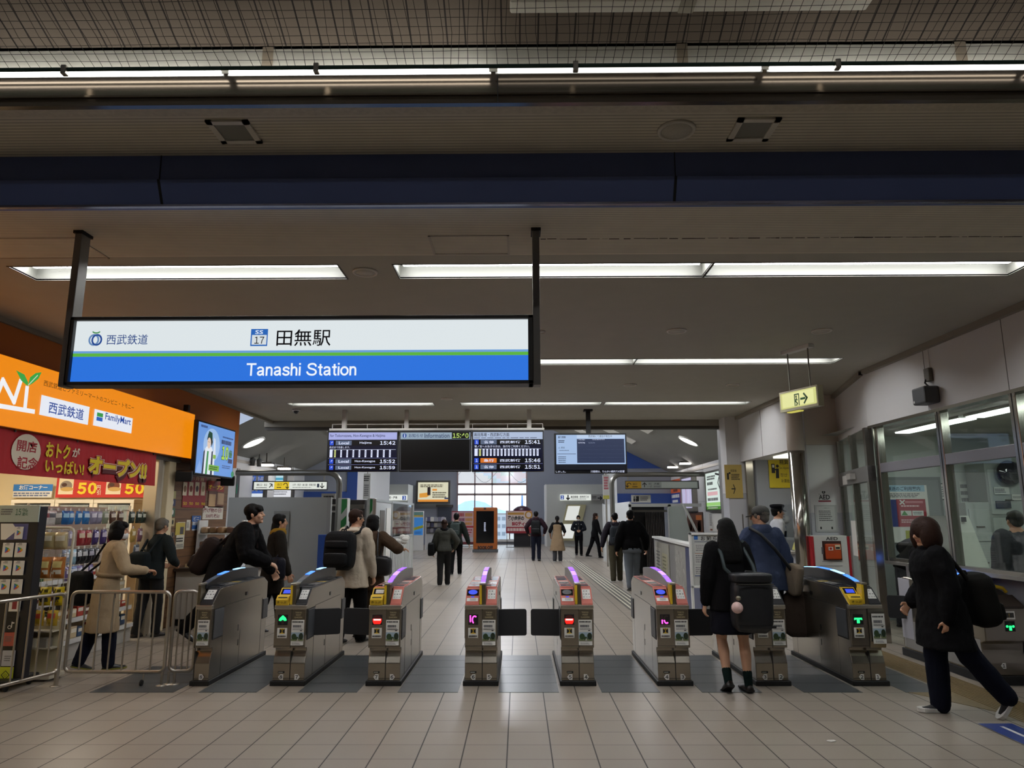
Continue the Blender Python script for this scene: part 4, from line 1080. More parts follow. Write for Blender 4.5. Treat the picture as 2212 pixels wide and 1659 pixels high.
# 3 young man leaning forward
f = Fig('young man in oversized black coat leaning forward behind the leftmost gate', -3.76, 9.35, -82, 1.85, dict(lean=29, head=(-6, 8), L=(-24, 18), R=(22, 12), ra=dict(to=(.12, .30, .57), hint=(.5, -.8, -.3), palm=(-.3, 0, -1), curl=30), la=dict(to=(-.16, .30, .46), hint=(-.4, -.8, -.3), curl=30)), vox=.010)
f.body(SKINP); f.trousers(C_BLACK, wide=1.2); f.top(C_BLACK, hem=-.17, flare=.06, ext=.022, bulk=1.10, sl=1.15, name='coat', fold=.028); f.shoes(SH_B); f.hair('mop')
backpack('brown and black shoulder pack hanging behind the leaning young man', f, (-.05, -.26, 1.08), (.38, .22, .48), cloth('brown_pack', '#2a211f'), tilt=-26, pockets=1)
# 4 woman beyond him
f = Fig('woman in dark coat half hidden behind the leaning young man', -3.42, 10.15, -62, 1.63, dict(lean=5, L=(-10, 8), R=(12, 6), ra=dict(to=(.15, .12, .44)), la=dict(to=(-.13, .10, .50))), vox=.011)
f.body(); f.trousers(C_BLACK); f.top(cloth('dark_brown', '#211d19'), hem=-.20, flare=.03, name='coat', ext=.018); f.shoes(SH_B); f.hair('lowlong'); f.scarf(cloth('mustard', '#8a6a22'))
shoulder_bag('round black handbag on the arm of the half hidden woman', f, (.24, .02, .88), (.32, .15, .30), cloth('bag_navy', '#1b1b24', .5), [(.24, .02, 1.06), (.2, .02, 1.12), (.2, .06, 1.1)], yaw=10)
# 5 man in beige coat with backpack
f = Fig('man in pale beige coat with big black backpack beyond gate 7', -2.15, 9.45, -14, 1.68, dict(lean=4, head=(-38, -3), L=(-6, 8), R=(9, 6), ra=dict(to=(.15, .06, .47), curl=40), la=dict(to=(-.14, .10, .55))), vox=.010)
f.body(); f.trousers(C_BLACK, wide=1.25); f.top(C_BEIGE, hem=-.13, flare=.025, ext=.014, name='coat', bulk=1.03, sl=1.05, fold=.024); f.shoes(SH_B); f.hair('short', HAIRB); f.top(cloth('hood', '#c2b6a3'), hem=.25, ext=.022, name='hood', arms=False, fold=.01)
mb = MB(); mb.box(-.078, -.07, .02, .12, 1.572, 1.582, STEEL); q = f.hpt(.05, .02, .004); mb = MB(); mb.tube([f.hpt(.049, -.01, .006), f.hpt(.05, .04, .006), f.hpt(.035, .056, .006), f.hpt(0, .062, .004), f.hpt(-.035, .056, .006), f.hpt(-.05, .04, .006)], .0035, STEEL, 6); mb.build('glasses', f.t)
backpack('big black backpack with two zipped pockets on the man in beige', f, (-.06, -.25, 1.15), (.40, .22, .48), BAGB, pockets=2, tilt=-6)
shoulder_bag('patterned cloth bag held at the beige coated man\'s left side', f, (-.36, .12, 1.13), (.16, .14, .15), cloth('pattern_bag', '#8f8868', noise=.5, nscale=14), None, yaw=0)
# 6 woman in brown
f = Fig('woman in long brown coat holding something white at her right', -2.02, 9.95, -12, 1.61, dict(lean=3, head=(-14, 0), L=(-8, 8), R=(10, 6), ra=dict(to=(.20, .14, .71), hint=(.7, -.7, -.3), dir=(.9, .4, 0), palm=(0, 0, -1), curl=30), la=dict(to=(-.13, .08, .48))), vox=.010)
f.body(); f.skirt(cloth('brown_skirt', '#3b3127'), hem=-.36, flare=.02); f.top(C_BROWN, hem=-.16, flare=.02, name='coat', ext=.018); f.shoes(SH_B); f.hair('bob')
shoulder_bag('dark leather handbag at the hip of the woman in brown', f, (.16, -.10, .92), (.36, .16, .26), BAGL, [(.14, -.12, 1.18), (.12, -.06, 1.36), (.14, .02, 1.3)], yaw=0)
mb = MB(); M = ROOTS[f.t.name]; c = M @ V((.33, .26, 1.24))
rr = random.Random(4)
for k in range(9): mb.ball(c + V((rr.uniform(-.08, .08), rr.uniform(-.03, .03), rr.uniform(-.05, .07))), (.05, .03, .035), PAPER, 8)
tag(mb.build('plastic_bag', loc=tuple(c), world=True), 'crumpled white plastic bag in the hand of the woman in brown', 'bag')
# 7 grey jumper woman
f = Fig('woman in grey jumper and dark trousers walking down the hall', -1.74, 16.95, 6, 1.505, dict(lean=4, L=(-7, 4), R=(8, 10), la=dict(to=(-.16, .06, .50)), ra=dict(to=(.16, .10, .56), hint=(.8, -.6, 0))), vox=.013, build=1.1)
f.body(); f.trousers(C_DGREY, wide=1.15); f.top(C_GREY, hem=-.03, flare=.008, name='jumper', sl=1.2); f.shoes(SH_B, SOLEW); f.hair('lowlong', HAIRB); f.scarf(C_BLACK)
shoulder_bag('black shoulder bag on the left of the grey jumper woman', f, (-.30, .0, .82), (.16, .30, .30), BAGB, [(-.26, 0, 1.05), (-.20, .0, 1.25), (-.24, .0, 1.05)])
# 8 dark man ahead of her
f = Fig('person in dark jacket and trousers just ahead of the grey jumper woman', -1.72, 19.9, 0, 1.68, dict(lean=5, L=(-12, 6), R=(14, 14), ra=dict(to=(.21, .02, .50)), la=dict(to=(-.17, .08, .48))), vox=.013)
f.body(); f.trousers(C_BLACK); f.top(cloth('dark_green', '#1b201d'), hem=-.05, flare=.012, name='jacket', sl=1.15); f.shoes(SH_B, SOLEW); f.hair('short')
backpack('small grey green backpack on the person in the dark jacket', f, (-.02, -.20, 1.22), (.26, .13, .34), cloth('greygreen_bag', '#3c4644'), pockets=1)
# 9 maroon hood man
f = Fig('man in maroon hooded top near the red banner', .62, 26.0, -4, 1.74, dict(lean=2, L=(-4, 2), R=(4, 18), ra=dict(to=(.17, .10, .56), hint=(.8, -.6, 0)), la=dict(to=(-.17, .08, .56), hint=(-.8, -.6, 0))), vox=.014)
f.body(); f.trousers(C_NAVY); f.top(C_MAROON, hem=-.05, sl=1.15, name='hooded_top'); f.shoes(SH_B); f.hair('short'); f.scarf(C_MAROON)
backpack('black backpack on the man in the maroon top', f, (0, -.20, 1.17), (.34, .17, .48), BAGB, pockets=1)
# 10 apron dress
f = Fig('woman with ponytail in tan pinafore dress over grey trousers', 1.36, 25.6, -8, 1.58, dict(lean=1, L=(-5, 4), R=(6, 4), la=dict(to=(-.16, .04, .56)), ra=dict(to=(.15, .1, .60))), vox=.013)
f.body(); f.trousers(C_CHAR, wide=1.25); f.top(C_BLACK, hem=.0, name='blouse', sl=1.0, sleeve=.2); f.top(cloth('tan_dress', '#857159'), hem=-.30, flare=.055, ext=.024, arms=False, neck=.27, collar=False, name='pinafore_dress', fold=.03); f.shoes(SH_B, SOLEW); f.hair('ponytail')
# 11 masked man facing us
f = Fig('man in dark zip jacket and white mask walking towards the gates', 2.43, 29.5, 176, 1.60, dict(lean=2, head=(0, -8), L=(12, 10), R=(-8, 8), la=dict(to=(-.05, .15, .62), hint=(-.9, -.3, -.3)), ra=dict(to=(.05, .16, .62), hint=(.9, -.3, -.3))), vox=.013)
f.body(SKINP); f.trousers(C_BLACK); f.top(cloth('dark_jacket', '#1c1f26'), hem=-.05, name='zip_jacket', sl=1.1); f.shoes(SH_B); f.hair('short'); f.mask()
mb = MB(); mb.box(-.01, .01, .118, .132, .9, 1.3, STEELD); mb.box(.07, .12, .112, .128, 1.22, 1.245, PAPER); mb.box(-.13, -.09, .11, .126, 1.22, 1.24, PAPER); mb.build('zip_and_badges', f.t)
# 12 dark person at the pillar
f = Fig('long haired person in black suit stepping out beside the pale panel', 2.92, 27.9, -80, 1.70, dict(lean=4, L=(-18, 6), R=(16, 10), la=dict(to=(-.14, .10, .48)), ra=dict(to=(.14, .12, .5))), vox=.013)
f.body(); f.trousers(C_BLACK); f.top(C_BLACK, hem=-.08, name='suit_jacket'); f.shoes(SH_B); f.hair('lowlong', HAIRB)
# 13 man with backpack
f = Fig('man with grey backpack and olive trousers walking by the guide strip', 2.38, 17.9, 2, 1.66, dict(lean=4, L=(-7, 5), R=(9, 8), la=dict(to=(-.21, -.02, .50), hint=(-.8, -.4, 0)), ra=dict(to=(.18, .06, .48))), vox=.013)
f.body(); f.trousers(C_OLIVE, wide=1.15); f.top(cloth('plum', '#26222a'), hem=-.02, name='jacket', sl=1.2); f.shoes(SH_B, SOLEW); f.hair('short')
backpack('dark grey backpack of the man in olive trousers', f, (0, -.20, 1.10), (.33, .18, .46), cloth('grey_bag', '#31353a'), pockets=1)
# 14 black bomber
f = Fig('man in black bomber jacket and pale grey trousers', 2.47, 15.95, 4, 1.69, dict(lean=4, head=(-10, -4), L=(-9, 10), R=(10, 5), la=dict(to=(-.19, .03, .50), hint=(-.8, -.5, 0)), ra=dict(to=(.2, .06, .52), hint=(.8, -.5, 0))), vox=.013, build=1.1)
f.body(); f.trousers(C_SLATE, wide=1.2); f.top(C_BLACK, hem=-.04, ext=.018, bulk=1.06, sl=1.2, name='bomber_jacket', fold=.026); f.shoes(SH_B); f.hair('mop'); f.scarf(C_BLACK)
mb = MB(); f.torso(mb, C_SLATE, [(-.075, .1, .074, -.006), (-.02, .1, .074, -.006)], 22, .012); mb.build('shirt_hem', f.t)
# 15 schoolgirl
f = Fig('schoolgirl with long black hair, black blazer and short skirt at gate 3', 1.98, 6.93, 3, 1.55, dict(lean=2, head=(4, 0), L=(9, 30, 1, -26), R=(-4, 3, 2.5), la=dict(to=(-.155, .02, .46), curl=32), ra=dict(to=(.16, .03, .47), curl=32)), vox=.009)
f.body(SKINP); f.skirt(cloth('navy_skirt', '#12131c'), hem=-.215, flare=.022, fold=.022); f.top(C_BLACK, hem=-.085, flare=.018, name='blazer', sl=1.1, ext=.014); f.shoes(mat('loafer', '#1d1513', .3), hi=-.012, sock=cloth('green_sock', '#142423')); f.hair('long')
bp = backpack('large black school backpack slung low on the schoolgirl\'s right side', f, (.10, -.27, .80), (.36, .21, .50), BAGL, pockets=0, tilt=-4, roll=4, strap=False)
mb = MB(); inv = ROOTS[bp.name].inverted() @ ROOTS[f.t.name]
for pts in ([(-.10, -.115, 1.22), (-.09, -.15, 1.10), (.02, -.2, .98)], [(.14, -.05, 1.26), (.18, -.14, 1.12), (.18, -.22, 1.0)]):
    mb = MB(); mb.tube([inv @ V(p) for p in [(pts[0][0] + .0, .07, pts[0][2] + .01), (pts[0][0], -.02, pts[0][2] + .075)] + pts], .017, mat('strap_teal', '#243234', .6), 8); mb.build('strap', bp)
mb = MB(); rbox(mb, .37, .22, .09, BAGL, Matrix.Translation((0, 0, .225))); mb.build('top_flap', bp)
mb = MB(); mb.box(-.17, .17, -.112, -.104, .17, .178, STEELD); mb.box(-.165, .165, -.118, -.10, -.2, -.18, BLACK); mb.build('zip', bp)
mb = MB(); mb.ball((-.18, -.13, -.02), .05, cloth('pink_fur', '#d9b9b4'), 16); mb.ball((-.165, -.13, .06), .022, mat('bell', '#8b8674', .3, .6), 12); mb.tube([(-.15, -.12, .15), (-.165, -.13, .06), (-.178, -.13, .02)], .003, BLACK, 5); mb.build('pompom_charm', bp)
# 16 older man in cap
f = Fig('older man in grey cap and blue jacket passing through gate 2', 2.78, 8.25, 8, 1.70, dict(lean=6, head=(46, -2), L=(-10, 8), R=(12, 8), ra=dict(to=(.17, .02, .50), hint=(.8, -.6, 0), curl=62), la=dict(to=(-.08, .18, .60), hint=(-.8, -.5, -.2))), vox=.010, build=1.06)
f.body(); f.trousers(C_DGREY, wide=1.2); f.top(C_BLUE, hem=-.09, flare=.012, ext=.013, bulk=1.04, sl=1.08, name='blue_jacket', fold=.026); f.shoes(SH_BR); f.hair('short', HAIRG); f.cap(cloth('cap_grey', '#4a4a47')); f.scarf(C_BLUE)
t = shoulder_bag('khaki cross body bag swinging at the older man\'s right hip', f, (.25, -.13, .88), (.11, .22, .34), cloth('khaki_bag', '#75695a'), None, yaw=12, tilt=14)
mb = MB(); inv = ROOTS[t.name].inverted() @ ROOTS[f.t.name]
mb.tube([inv @ V(p) for p in ((-.15, .10, 1.34), (-.17, -.02, 1.44), (-.11, -.14, 1.37), (.02, -.175, 1.22), (.15, -.18, 1.05), (.22, -.14, .98))], .019, BLACK, 8); mb.build('strap', t)
t = shoulder_bag('tall dark brown shopping bag hanging from the older man\'s right hand', f, (.30, -.04, .50), (.12, .30, .48), cloth('dark_shopper', '#3d332c'), None, yaw=70)
mb = MB(); mb.tube([(0, -.09, .2), (0, -.04, .34), (0, .04, .34), (0, .09, .2)], .008, BLACK); mb.build('handle', t)
# 17 officer in the counter recess
f = Fig('station officer in peaked cap behind the fare counter', 4.58, 12.9, -92, 1.76, dict(lean=2, head=(0, 0)), vox=.012)
f.body(); f.trousers(C_NAVY); f.top(cloth('uniform_shirt', '#b9bcc2'), hem=-.02, name='shirt', ext=.010); f.top(C_NAVY, hem=-.05, name='waistcoat', ext=.016, arms=False, neck=.24, collar=False); f.shoes(SH_B); f.hair('short'); f.cap(cloth('cap_navy', '#16171c'), officer=True)
mb = MB(); mb.tube([f.w(f.nb + V((0, .075, .01))), f.w(f.nb + V((0, .12, -.10))), f.w(f.nb + V((0, .125, -.3)))], [.016, .022, .03], paint('#5b6f8c'), 8); mb.build('tie', f.t)
# 18 woman striding at the right
f = Fig('woman with brown bob and black coat striding left at the right edge', 3.47, 6.12, 84, 1.545, dict(lean=6, head=(14, -6), R=(6, 6, 1, 0), L=(-24, 14, 1, -52), ra=dict(to=(.13, .10, .55), hint=(.5, -.9, -.2)), la=dict(to=(-.14, .03, .50), hint=(-.5, -.9, -.2))), vox=.010, build=1.14)
f.body(); f.trousers(C_NAVY, wide=1.35); f.top(C_BLACK, hem=-.20, flare=.028, ext=.020, bulk=1.12, sl=1.1, name='coat', fold=.024); f.shoes(mat('knit_black', '#16161a', .7), SOLEW, th=.019); f.hair('bigbob', HAIRB)
backpack('bulging black rucksack on the striding woman', f, (.0, -.30, .90), (.34, .21, .42), cloth('rucksack', '#1a1917'), tilt=-8, pockets=1)
# 19 man beyond the office glass
f = Fig('man in dark grey jacket standing inside the glass office', 5.64, 8.25, -8, 1.63, dict(lean=2), vox=.011, build=1.12)
f.body(); f.trousers(C_DGREY); f.top(C_CHAR, hem=-.06, name='jacket', sl=1.2, ext=.02); f.shoes(SH_B); f.hair('short')
# 20 clerk bending at the office desk
f = Fig('person in black jacket bending over inside the office by the poster', 5.55, 10.6, -100, 1.62, dict(lean=42, head=(0, -20), L=(-4, 4), R=(5, 8), la=dict(to=(-.12, .10, .58), hint=(-.8, -.6, 0)), ra=dict(to=(.13, .10, .58), hint=(.8, -.6, 0))), vox=.012)
f.body(); f.trousers(C_CHAR); f.top(C_BLACK, hem=-.05, name='jacket', sl=1.15, ext=.018); f.shoes(SH_B); f.hair('short')
# ================================================================ LEFT: STATION SIGN, SHOP, BARRIERS
# ---- hanging station sign
t = thing('station_sign', 'long lit blue and white sign reading Tanashi Station hung on two posts', 'sign', (-1.43, 4.56, 2.42))
FRM = mat('sign_frame', '#3b3a38', .5, .1)
mb = MB()
for q in ((-2.955, .098, 2.854, 2.878), (-2.955, .098, 2.418, 2.442), (-2.955, -2.926, 2.418, 2.878), (.066, .098, 2.418, 2.878)): mb.box(q[0], q[1], 4.50, 4.64, q[2], q[3], FRM, bev=.004)
mb.box(-2.95, .09, 4.62, 4.638, 2.43, 2.87, FRM); mb.build('frame', t, world=True)
for x, lab in ((-2.985, ''), (.10, '')):
    mb = MB(); mb.box(x - .002, x + .045, 4.50, 4.60, 2.41, HC, mat('sign_post', '#77746f', .45, .2), bev=.004); mb.box(x - .01, x + .055, 4.49, 4.61, HC - .02, HC, BLACK); mb.build('post', t, world=True)
mb = MB(); mb.box(-2.926, .066, 4.53, 4.6, 2.442, 2.854, glow('#e2eaed', .95))
S = Sheet(mb, (-2.926, 4.529, 2.442), **FRONT)
W_ = 2.992
S.rect(0, 0, W_, .171, glow('#2f78e6', .9)); S.rect(0, .171, W_, .193, glow('#63c043', .85)); S.rect(0, .193, W_, .208, glow('#6fa9e6', .85))
BL = paint('#2b4f9e'); WT = glow('#eef4fb', 1.0); DK = paint('#251d33')

ARCH = [(.09, .34), (.13, .43), (.20, .475), (.28, .475), (.35, .44), (.38, .36), (.38, 0)]
SANS = {'T': (.60, [[(.02, .672), (.58, .672)], [(.30, .70), (.30, 0)]]), 'n': (.47, [[(.09, 0), (.09, .52)], ARCH]), 'h': (.47, [[(.09, 0), (.09, .72)], ARCH]), 'i': (.18, [[(.09, 0), (.09, .52)], [(.09, .62), (.09, .72)]]),
 'a': (.50, [[(.075, .38), (.10, .44), (.16, .478), (.25, .482), (.34, .46), (.385, .39), (.385, .10), (.40, .05), (.45, .04)], [(.385, .29), (.33, .27), (.20, .255), (.12, .22), (.085, .15), (.11, .08), (.18, .042), (.26, .055), (.34, .10), (.385, .18)]]),
 's': (.46, [[(.40, .37), (.36, .445), (.28, .478), (.19, .478), (.11, .44), (.085, .37), (.12, .31), (.22, .275), (.32, .25), (.39, .20), (.40, .13), (.35, .065), (.26, .042), (.17, .05), (.09, .09), (.06, .16)]]),
 'S': (.65, [[(.56, .51), (.52, .62), (.43, .67), (.31, .675), (.18, .645), (.12, .57), (.13, .48), (.20, .42), (.32, .385), (.45, .35), (.55, .28), (.575, .19), (.52, .09), (.41, .045), (.28, .045), (.15, .08), (.07, .17), (.06, .24)]]),
 't': (.31, [[(.16, .66), (.16, .12), (.18, .06), (.23, .042), (.29, .045)], [(.02, .475), (.29, .475)]]),
 'o': (.50, [[(.25 + .195 * cos(2 * pi * k / 16), .26 + .22 * sin(2 * pi * k / 16)) for k in range(17)]])}
def sans(S, txt, x, y, size, w, m):
    x0 = sum(.28 if c == ' ' else SANS[c][0] for c in txt); kx = w / x0; S.k += 1
    for c in txt:
        if c == ' ': x += .28 * kx; continue
        for st in SANS[c][1]:
            p = [V(q) for q in st]
            for _ in range(2 if len(p) > 2 else 0): p = [p[0]] + [a.lerp(b, t_) for a, b in zip(p, p[1:]) for t_ in (.25, .75)] + [p[-1]]
            Lf = []; Rt = []
            for i, q in enumerate(p):
                d = (p[min(i + 1, len(p) - 1)] - p[max(i - 1, 0)]).normalized(); n_ = V((-d.y, d.x)) * .052
                Lf.append(q + n_); Rt.append(q - n_)
            vs = [S.p(x + q.x * kx, y + q.y * size) for q in Lf + Rt]; n = len(p)
            S.mb.add(vs, [(n + i, n + i + 1, i + 1, i) for i in range(n - 1)], m)
        x += SANS[c][0] * kx
c = L(S, 531, 812); e = L(S, 772, 784); sans(S, 'Tanashi Station', c[0], c[1], (e[1] - c[1]) / .72, e[0] - c[0], WT); tp(S, '田無駅', 597, 712, 714, 748, DK, .006); tp(S, '西武鉄道', 230, 723, 319, 745, glow('#3a5a9e', .7), .004)
rp(S, 541, 711, 580, 748, glow('#2f6fc8', .8)); rp(S, 544, 724, 577, 745, glow('#e4ecf0', .85)); tp(S, 'SS', 552, 714, 569, 722, WT, .01); tp(S, '17', 550, 728, 571, 743, INK, .006)
c = L(S, 207, 735); S.ring(c[0] - .008, c[1], .036, .040, .012, glow('#7aa2d6', .7), 20); S.ring(c[0] + .012, c[1], .036, .040, .012, glow('#2c55a8', .7), 20); S.ring(c[0] + .004, c[1] + .062, .03, .02, .009, glow('#4fa35a', .7), 8, 200, 340)
mb.build('lit_panel', t, world=True)

# ---- shop shell
ORW = mat('orange_wall', '#b5641a', .6); CREAM = mat('cream_wall', '#d8c8a4', .7); SHW = mat('shop_white', '#cfc7b6', .5)
wd, nt, b = nodes_mat('walnut_planks')
tc = nt.nodes.new('ShaderNodeTexCoord'); mp = nt.nodes.new('ShaderNodeMapping'); mp.inputs['Scale'].default_value = (3, .8, 12); nt.links.new(tc.outputs['Object'], mp.inputs['Vector'])
nz = nt.nodes.new('ShaderNodeTexNoise'); nz.inputs['Scale'].default_value = 2.2; nz.inputs['Detail'].default_value = 6; nt.links.new(mp.outputs['Vector'], nz.inputs['Vector'])
sp2 = nt.nodes.new('ShaderNodeSeparateXYZ'); nt.links.new(tc.outputs['Object'], sp2.inputs[0])
g = mnode(nt, 'LESS_THAN', mnode(nt, 'FRACT', mnode(nt, 'DIVIDE', sp2.outputs[2], .14)), .05)
nt.links.new(mixc(nt, g, mixc(nt, nz.outputs['Fac'], lin('#553a24'), lin('#856040')), lin('#2c1a0f')), b.inputs['Base Color']); b.inputs['Roughness'].default_value = .5
XF = -5.1
mb = MB(); mb.box(-5.3, XF + .1, 3.0, 12.6, 2.42, HC, ORW); mb.box(-5.05, -4.97, 3.0, 14.3, HC - .05, HC, TRIM); struct('wall_left_upper', mb)
mb = MB(); mb.box(-5.4, XF, 10.38, 12.55, 0, 2.45, wd); struct('wall_left_wood', mb)
mb = MB(); mb.box(-5.3, XF, 3.0, 6.3, 0, 2.42, CREAM); struct('wall_left_near', mb)
mb = MB(); mb.quad((-9.2, 11.6, 0), (XF, 11.6, 0), (XF, 11.6, 2.7), (-9.2, 11.6, 2.7), CREAM); struct('wall_shop_back', mb)
mb = MB(); mb.quad((-9.2, 6.2, 0), (-9.2, 11.6, 0), (-9.2, 11.6, 2.7), (-9.2, 6.2, 2.7), CREAM); mb.quad((-9.2, 6.2, 0), (-9.2, 6.2, 2.7), (XF, 6.2, 2.7), (XF, 6.2, 0), CREAM); struct('wall_shop_side', mb)
mb = MB(); mb.quad((-9.2, 6.2, 2.66), (-9.2, 11.6, 2.66), (XF - .2, 11.6, 2.66), (XF - .2, 6.2, 2.66), SHW); struct('ceiling_shop', mb)
for i, (x, y) in enumerate(((-6.2, 7.6), (-6.2, 10.0), (-7.8, 7.6), (-7.8, 10.0))):
    mb = MB(); mb.box(x - .3, x + .3, y - .6, y + .6, 2.62, 2.66, glow('#fff1d8', 13.0))
    tag(mb.build('ceiling_light', loc=(x, y, 2.62), world=True), 'square shop ceiling light, %s' % ['front right of four', 'rear right of four', 'front left of four', 'rear left of four'][i], 'ceiling light', 'shop ceiling lights')
mb = MB(); mb.box(XF - .1, XF + .09, 9.9, 10.02, 0, 2.44, mat('door_steel', '#b9ad97', .35, .6), bev=.01); mb.box(XF - .1, XF + .02, 10.02, 10.2, 0, 2.44, SHW); mb.box(XF - .1, XF + .09, 10.2, 10.4, 0, 2.44, CREAM, bev=.01); struct('door_1', mb)
mb = MB(); mb.box(XF - .05, XF + .1, 6.3, 10.5, 2.36, 2.425, mat('shutter_rail', '#6e675c', .4, .6)); struct('trim_2', mb)
# ---- orange lit fascia
t = thing('shop_sign', 'orange lit shop fascia with white plaques and a green sprout', 'sign', (-5.0, 7.3, 2.42))
OR = glow('#f28c0c', .95)
mb = MB(); mb.box(-5.08, -4.90, 3.6, 10.62, 2.425, 3.10, mat('fascia_edge', '#c97a1d', .5)); mb.build('box', t, world=True)
mb = MB(); S = Sheet(mb, (-4.899, 3.6, 2.43), **LEFTW)
S.rect(0, 0, 7.02, .665, OR)
WG = glow('#f2f2f6', .95)
lp(S, [(-22, 905), (-9, 861), (6, 821), (30, 868), (44, 824)], .05, WG); lp(S, [(58, 838), (53, 886)], .05, WG); lp(S, [(-30, 870), (0, 877), (72, 889)], .045, WG)
GR = glow('#3fb04c', .8)
pp(S, [(59, 834), (45, 822), (34, 800), (52, 809), (60, 826)], GR); pp(S, [(59, 834), (64, 815), (76, 806), (89, 804), (82, 818), (70, 828)], GR); lp(S, [(60, 832), (80, 811)], .01, glow('#d8f0d0', .8))
S.k += 1
dk = paint('#2a1408'); a = L(S, 93, 829); bb = L(S, 288, 885)
S.text('西武鉄道とファミリーマートのコンビニ・トモニー', a[0], a[1] - .02, 1, dk, w=bb[0] - a[0], h=.062)
WP = glow('#e9edf6', .95); BB = glow('#2a55b8', .6)
for pts, in (([(88, 854), (192, 878), (188, 919), (86, 895)],), ([(203, 883), (285, 904), (282, 938), (200, 917)],)):
    q = [L(S, *p) for p in pts]; S.rect(min(p[0] for p in q), (q[2][1] + q[3][1]) / 2, max(p[0] for p in q), (q[0][1] + q[1][1]) / 2, WP)
q = L(S, 102, 892); e = L(S, 178, 905); S.text('西武鉄道', q[0], q[1] + .0, 1, BB, w=e[0] - q[0], h=.125, bold=.01)
q = L(S, 206, 909); e = L(S, 219, 912); S.rect(q[0], q[1] + .005, e[0], q[1] + .05, glow('#2f6cd0', .7)); S.rect(q[0], q[1] + .055, e[0], q[1] + .1, glow('#3fae55', .7))
q = L(S, 224, 914); e = L(S, 279, 928); S.text('FamilyMart', q[0], q[1] + .02, 1, BB, w=e[0] - q[0], h=.105, bold=.012)
mb.build('lit_panel', t, world=True)
mb = MB(); mb.box(-4.93, -4.86, 10.3, 10.36, 3.1, 3.2, BLACK); mb.build('bracket', t, world=True)
# ---- red opening banner
RED = mat('banner_red', '#b71f26', .65, noise=.08, nscale=3); YB = paint('#e9cf22'); CRM = paint('#e9dcc4'); DR = paint('#5a1015')
t = thing('shop_banner', 'red cloth banner with yellow lettering under the orange fascia', 'banner', (-4.96, 8.3, 2.0))
mb = MB(); N = 40; R = []
for i in range(N + 1):
    y = 6.6 + (9.7 - 6.6) * i / N; w_ = .008 * sin(i * .9)
    R.append([V((-4.955 + w_, y, 2.42 - .006 * sin(i * .5) ** 2)), V((-4.955 - w_, y, 1.99)), V((-4.963 - w_, y, 1.99)), V((-4.963 + w_, y, 2.42))])
mb.rings(R, RED, smooth=False)
S = Sheet(mb, (-4.9445, 6.6, 1.99), **LEFTW)
c = L(S, 57, 976); S.disc(c[0], c[1], .215, .178, CRM, 28); rc = paint('#b02028')
for tx, x0, y0, x1, y1 in (('開店', 35, 948, 79, 974), ('記念', 35, 984, 81, 1011)): tp(S, tx, x0, y0, x1, y1, rc, .02)
tp(S, 'おトク', 97, 953, 150, 987, YB, .035); tp(S, 'が', 155, 966, 171, 987, CRM, .03); tp(S, 'いっぱい!', 95, 989, 180, 1020, YB, .03)
a = L(S, 186, 1028); e = L(S, 313, 1038); w2 = e[0] - a[0]
S.text('オープン!!', a[0] + .0, a[1] - .035, 1, DR, w=w2 + .03, h=.25, bold=.16); S.text('オープン!!', a[0], a[1] + .015, 1, CRM, w=w2 + .02, h=.245, bold=.13); S.text('オープン!!', a[0] + .004, a[1] + .018, 1, rc, w=w2 + .008, h=.238, bold=.095); S.text('オープン!!', a[0] + .012, a[1] + .024, 1, YB, w=w2, h=.225, bold=.055)
mb.build('cloth', t, world=True)
for y in (6.9, 7.9, 8.9, 9.6):
    mb = MB(); mb.box(-4.965, -4.945, y, y + .02, 2.40, 2.46, STEELD); mb.build('clip', t, world=True)
# ---- things on the shop's back wall
PR = paint('#c42a24')
t, mb, S = pposter('discount_poster', 'long red poster with yellow 50 on the shop back wall', 'poster', 120, 1026, 332, 1075, FRONT, 11.55, PR)
for x0, pic in ((125, '#8c7f74'), (228, '#7a3a1d')):
    rp(S, x0, 1028, x0 + 36, 1068, paint('#e6d8b8')); c = L(S, x0 + 18, 1050); S.disc(c[0], c[1], .1, .085, paint(pic), 16); S.disc(c[0] + .02, c[1] - .05, .11, .035, paint('#c9a45e'), 14); S.disc(c[0] - .03, c[1] + .02, .045, .03, paint('#4a2a1c'), 10)
    tp(S, '50', x0 + 41, 1042, x0 + 83, 1068, YB, .05); tp(S, '円', x0 + 84, 1048, x0 + 92, 1058, CRM, .02); tp(S, '引', x0 + 84, 1059, x0 + 92, 1069, CRM, .02)
fin(t, mb)
t, mb, S = pposter('corner_sign', 'white sign with a blue header on the shop back wall above the coolers', 'sign', 28, 1046, 115, 1075, FRONT, 11.55, PAPER)
rp(S, 28, 1046, 115, 1061, paint('#2f7ac8')); tp(S, 'お酒コーナー', 41, 1048, 102, 1058, PAPER, .03); sp_(S, 29, 1063, 113, 1073, 2, paint('#5a6c94'), 3); fin(t, mb)
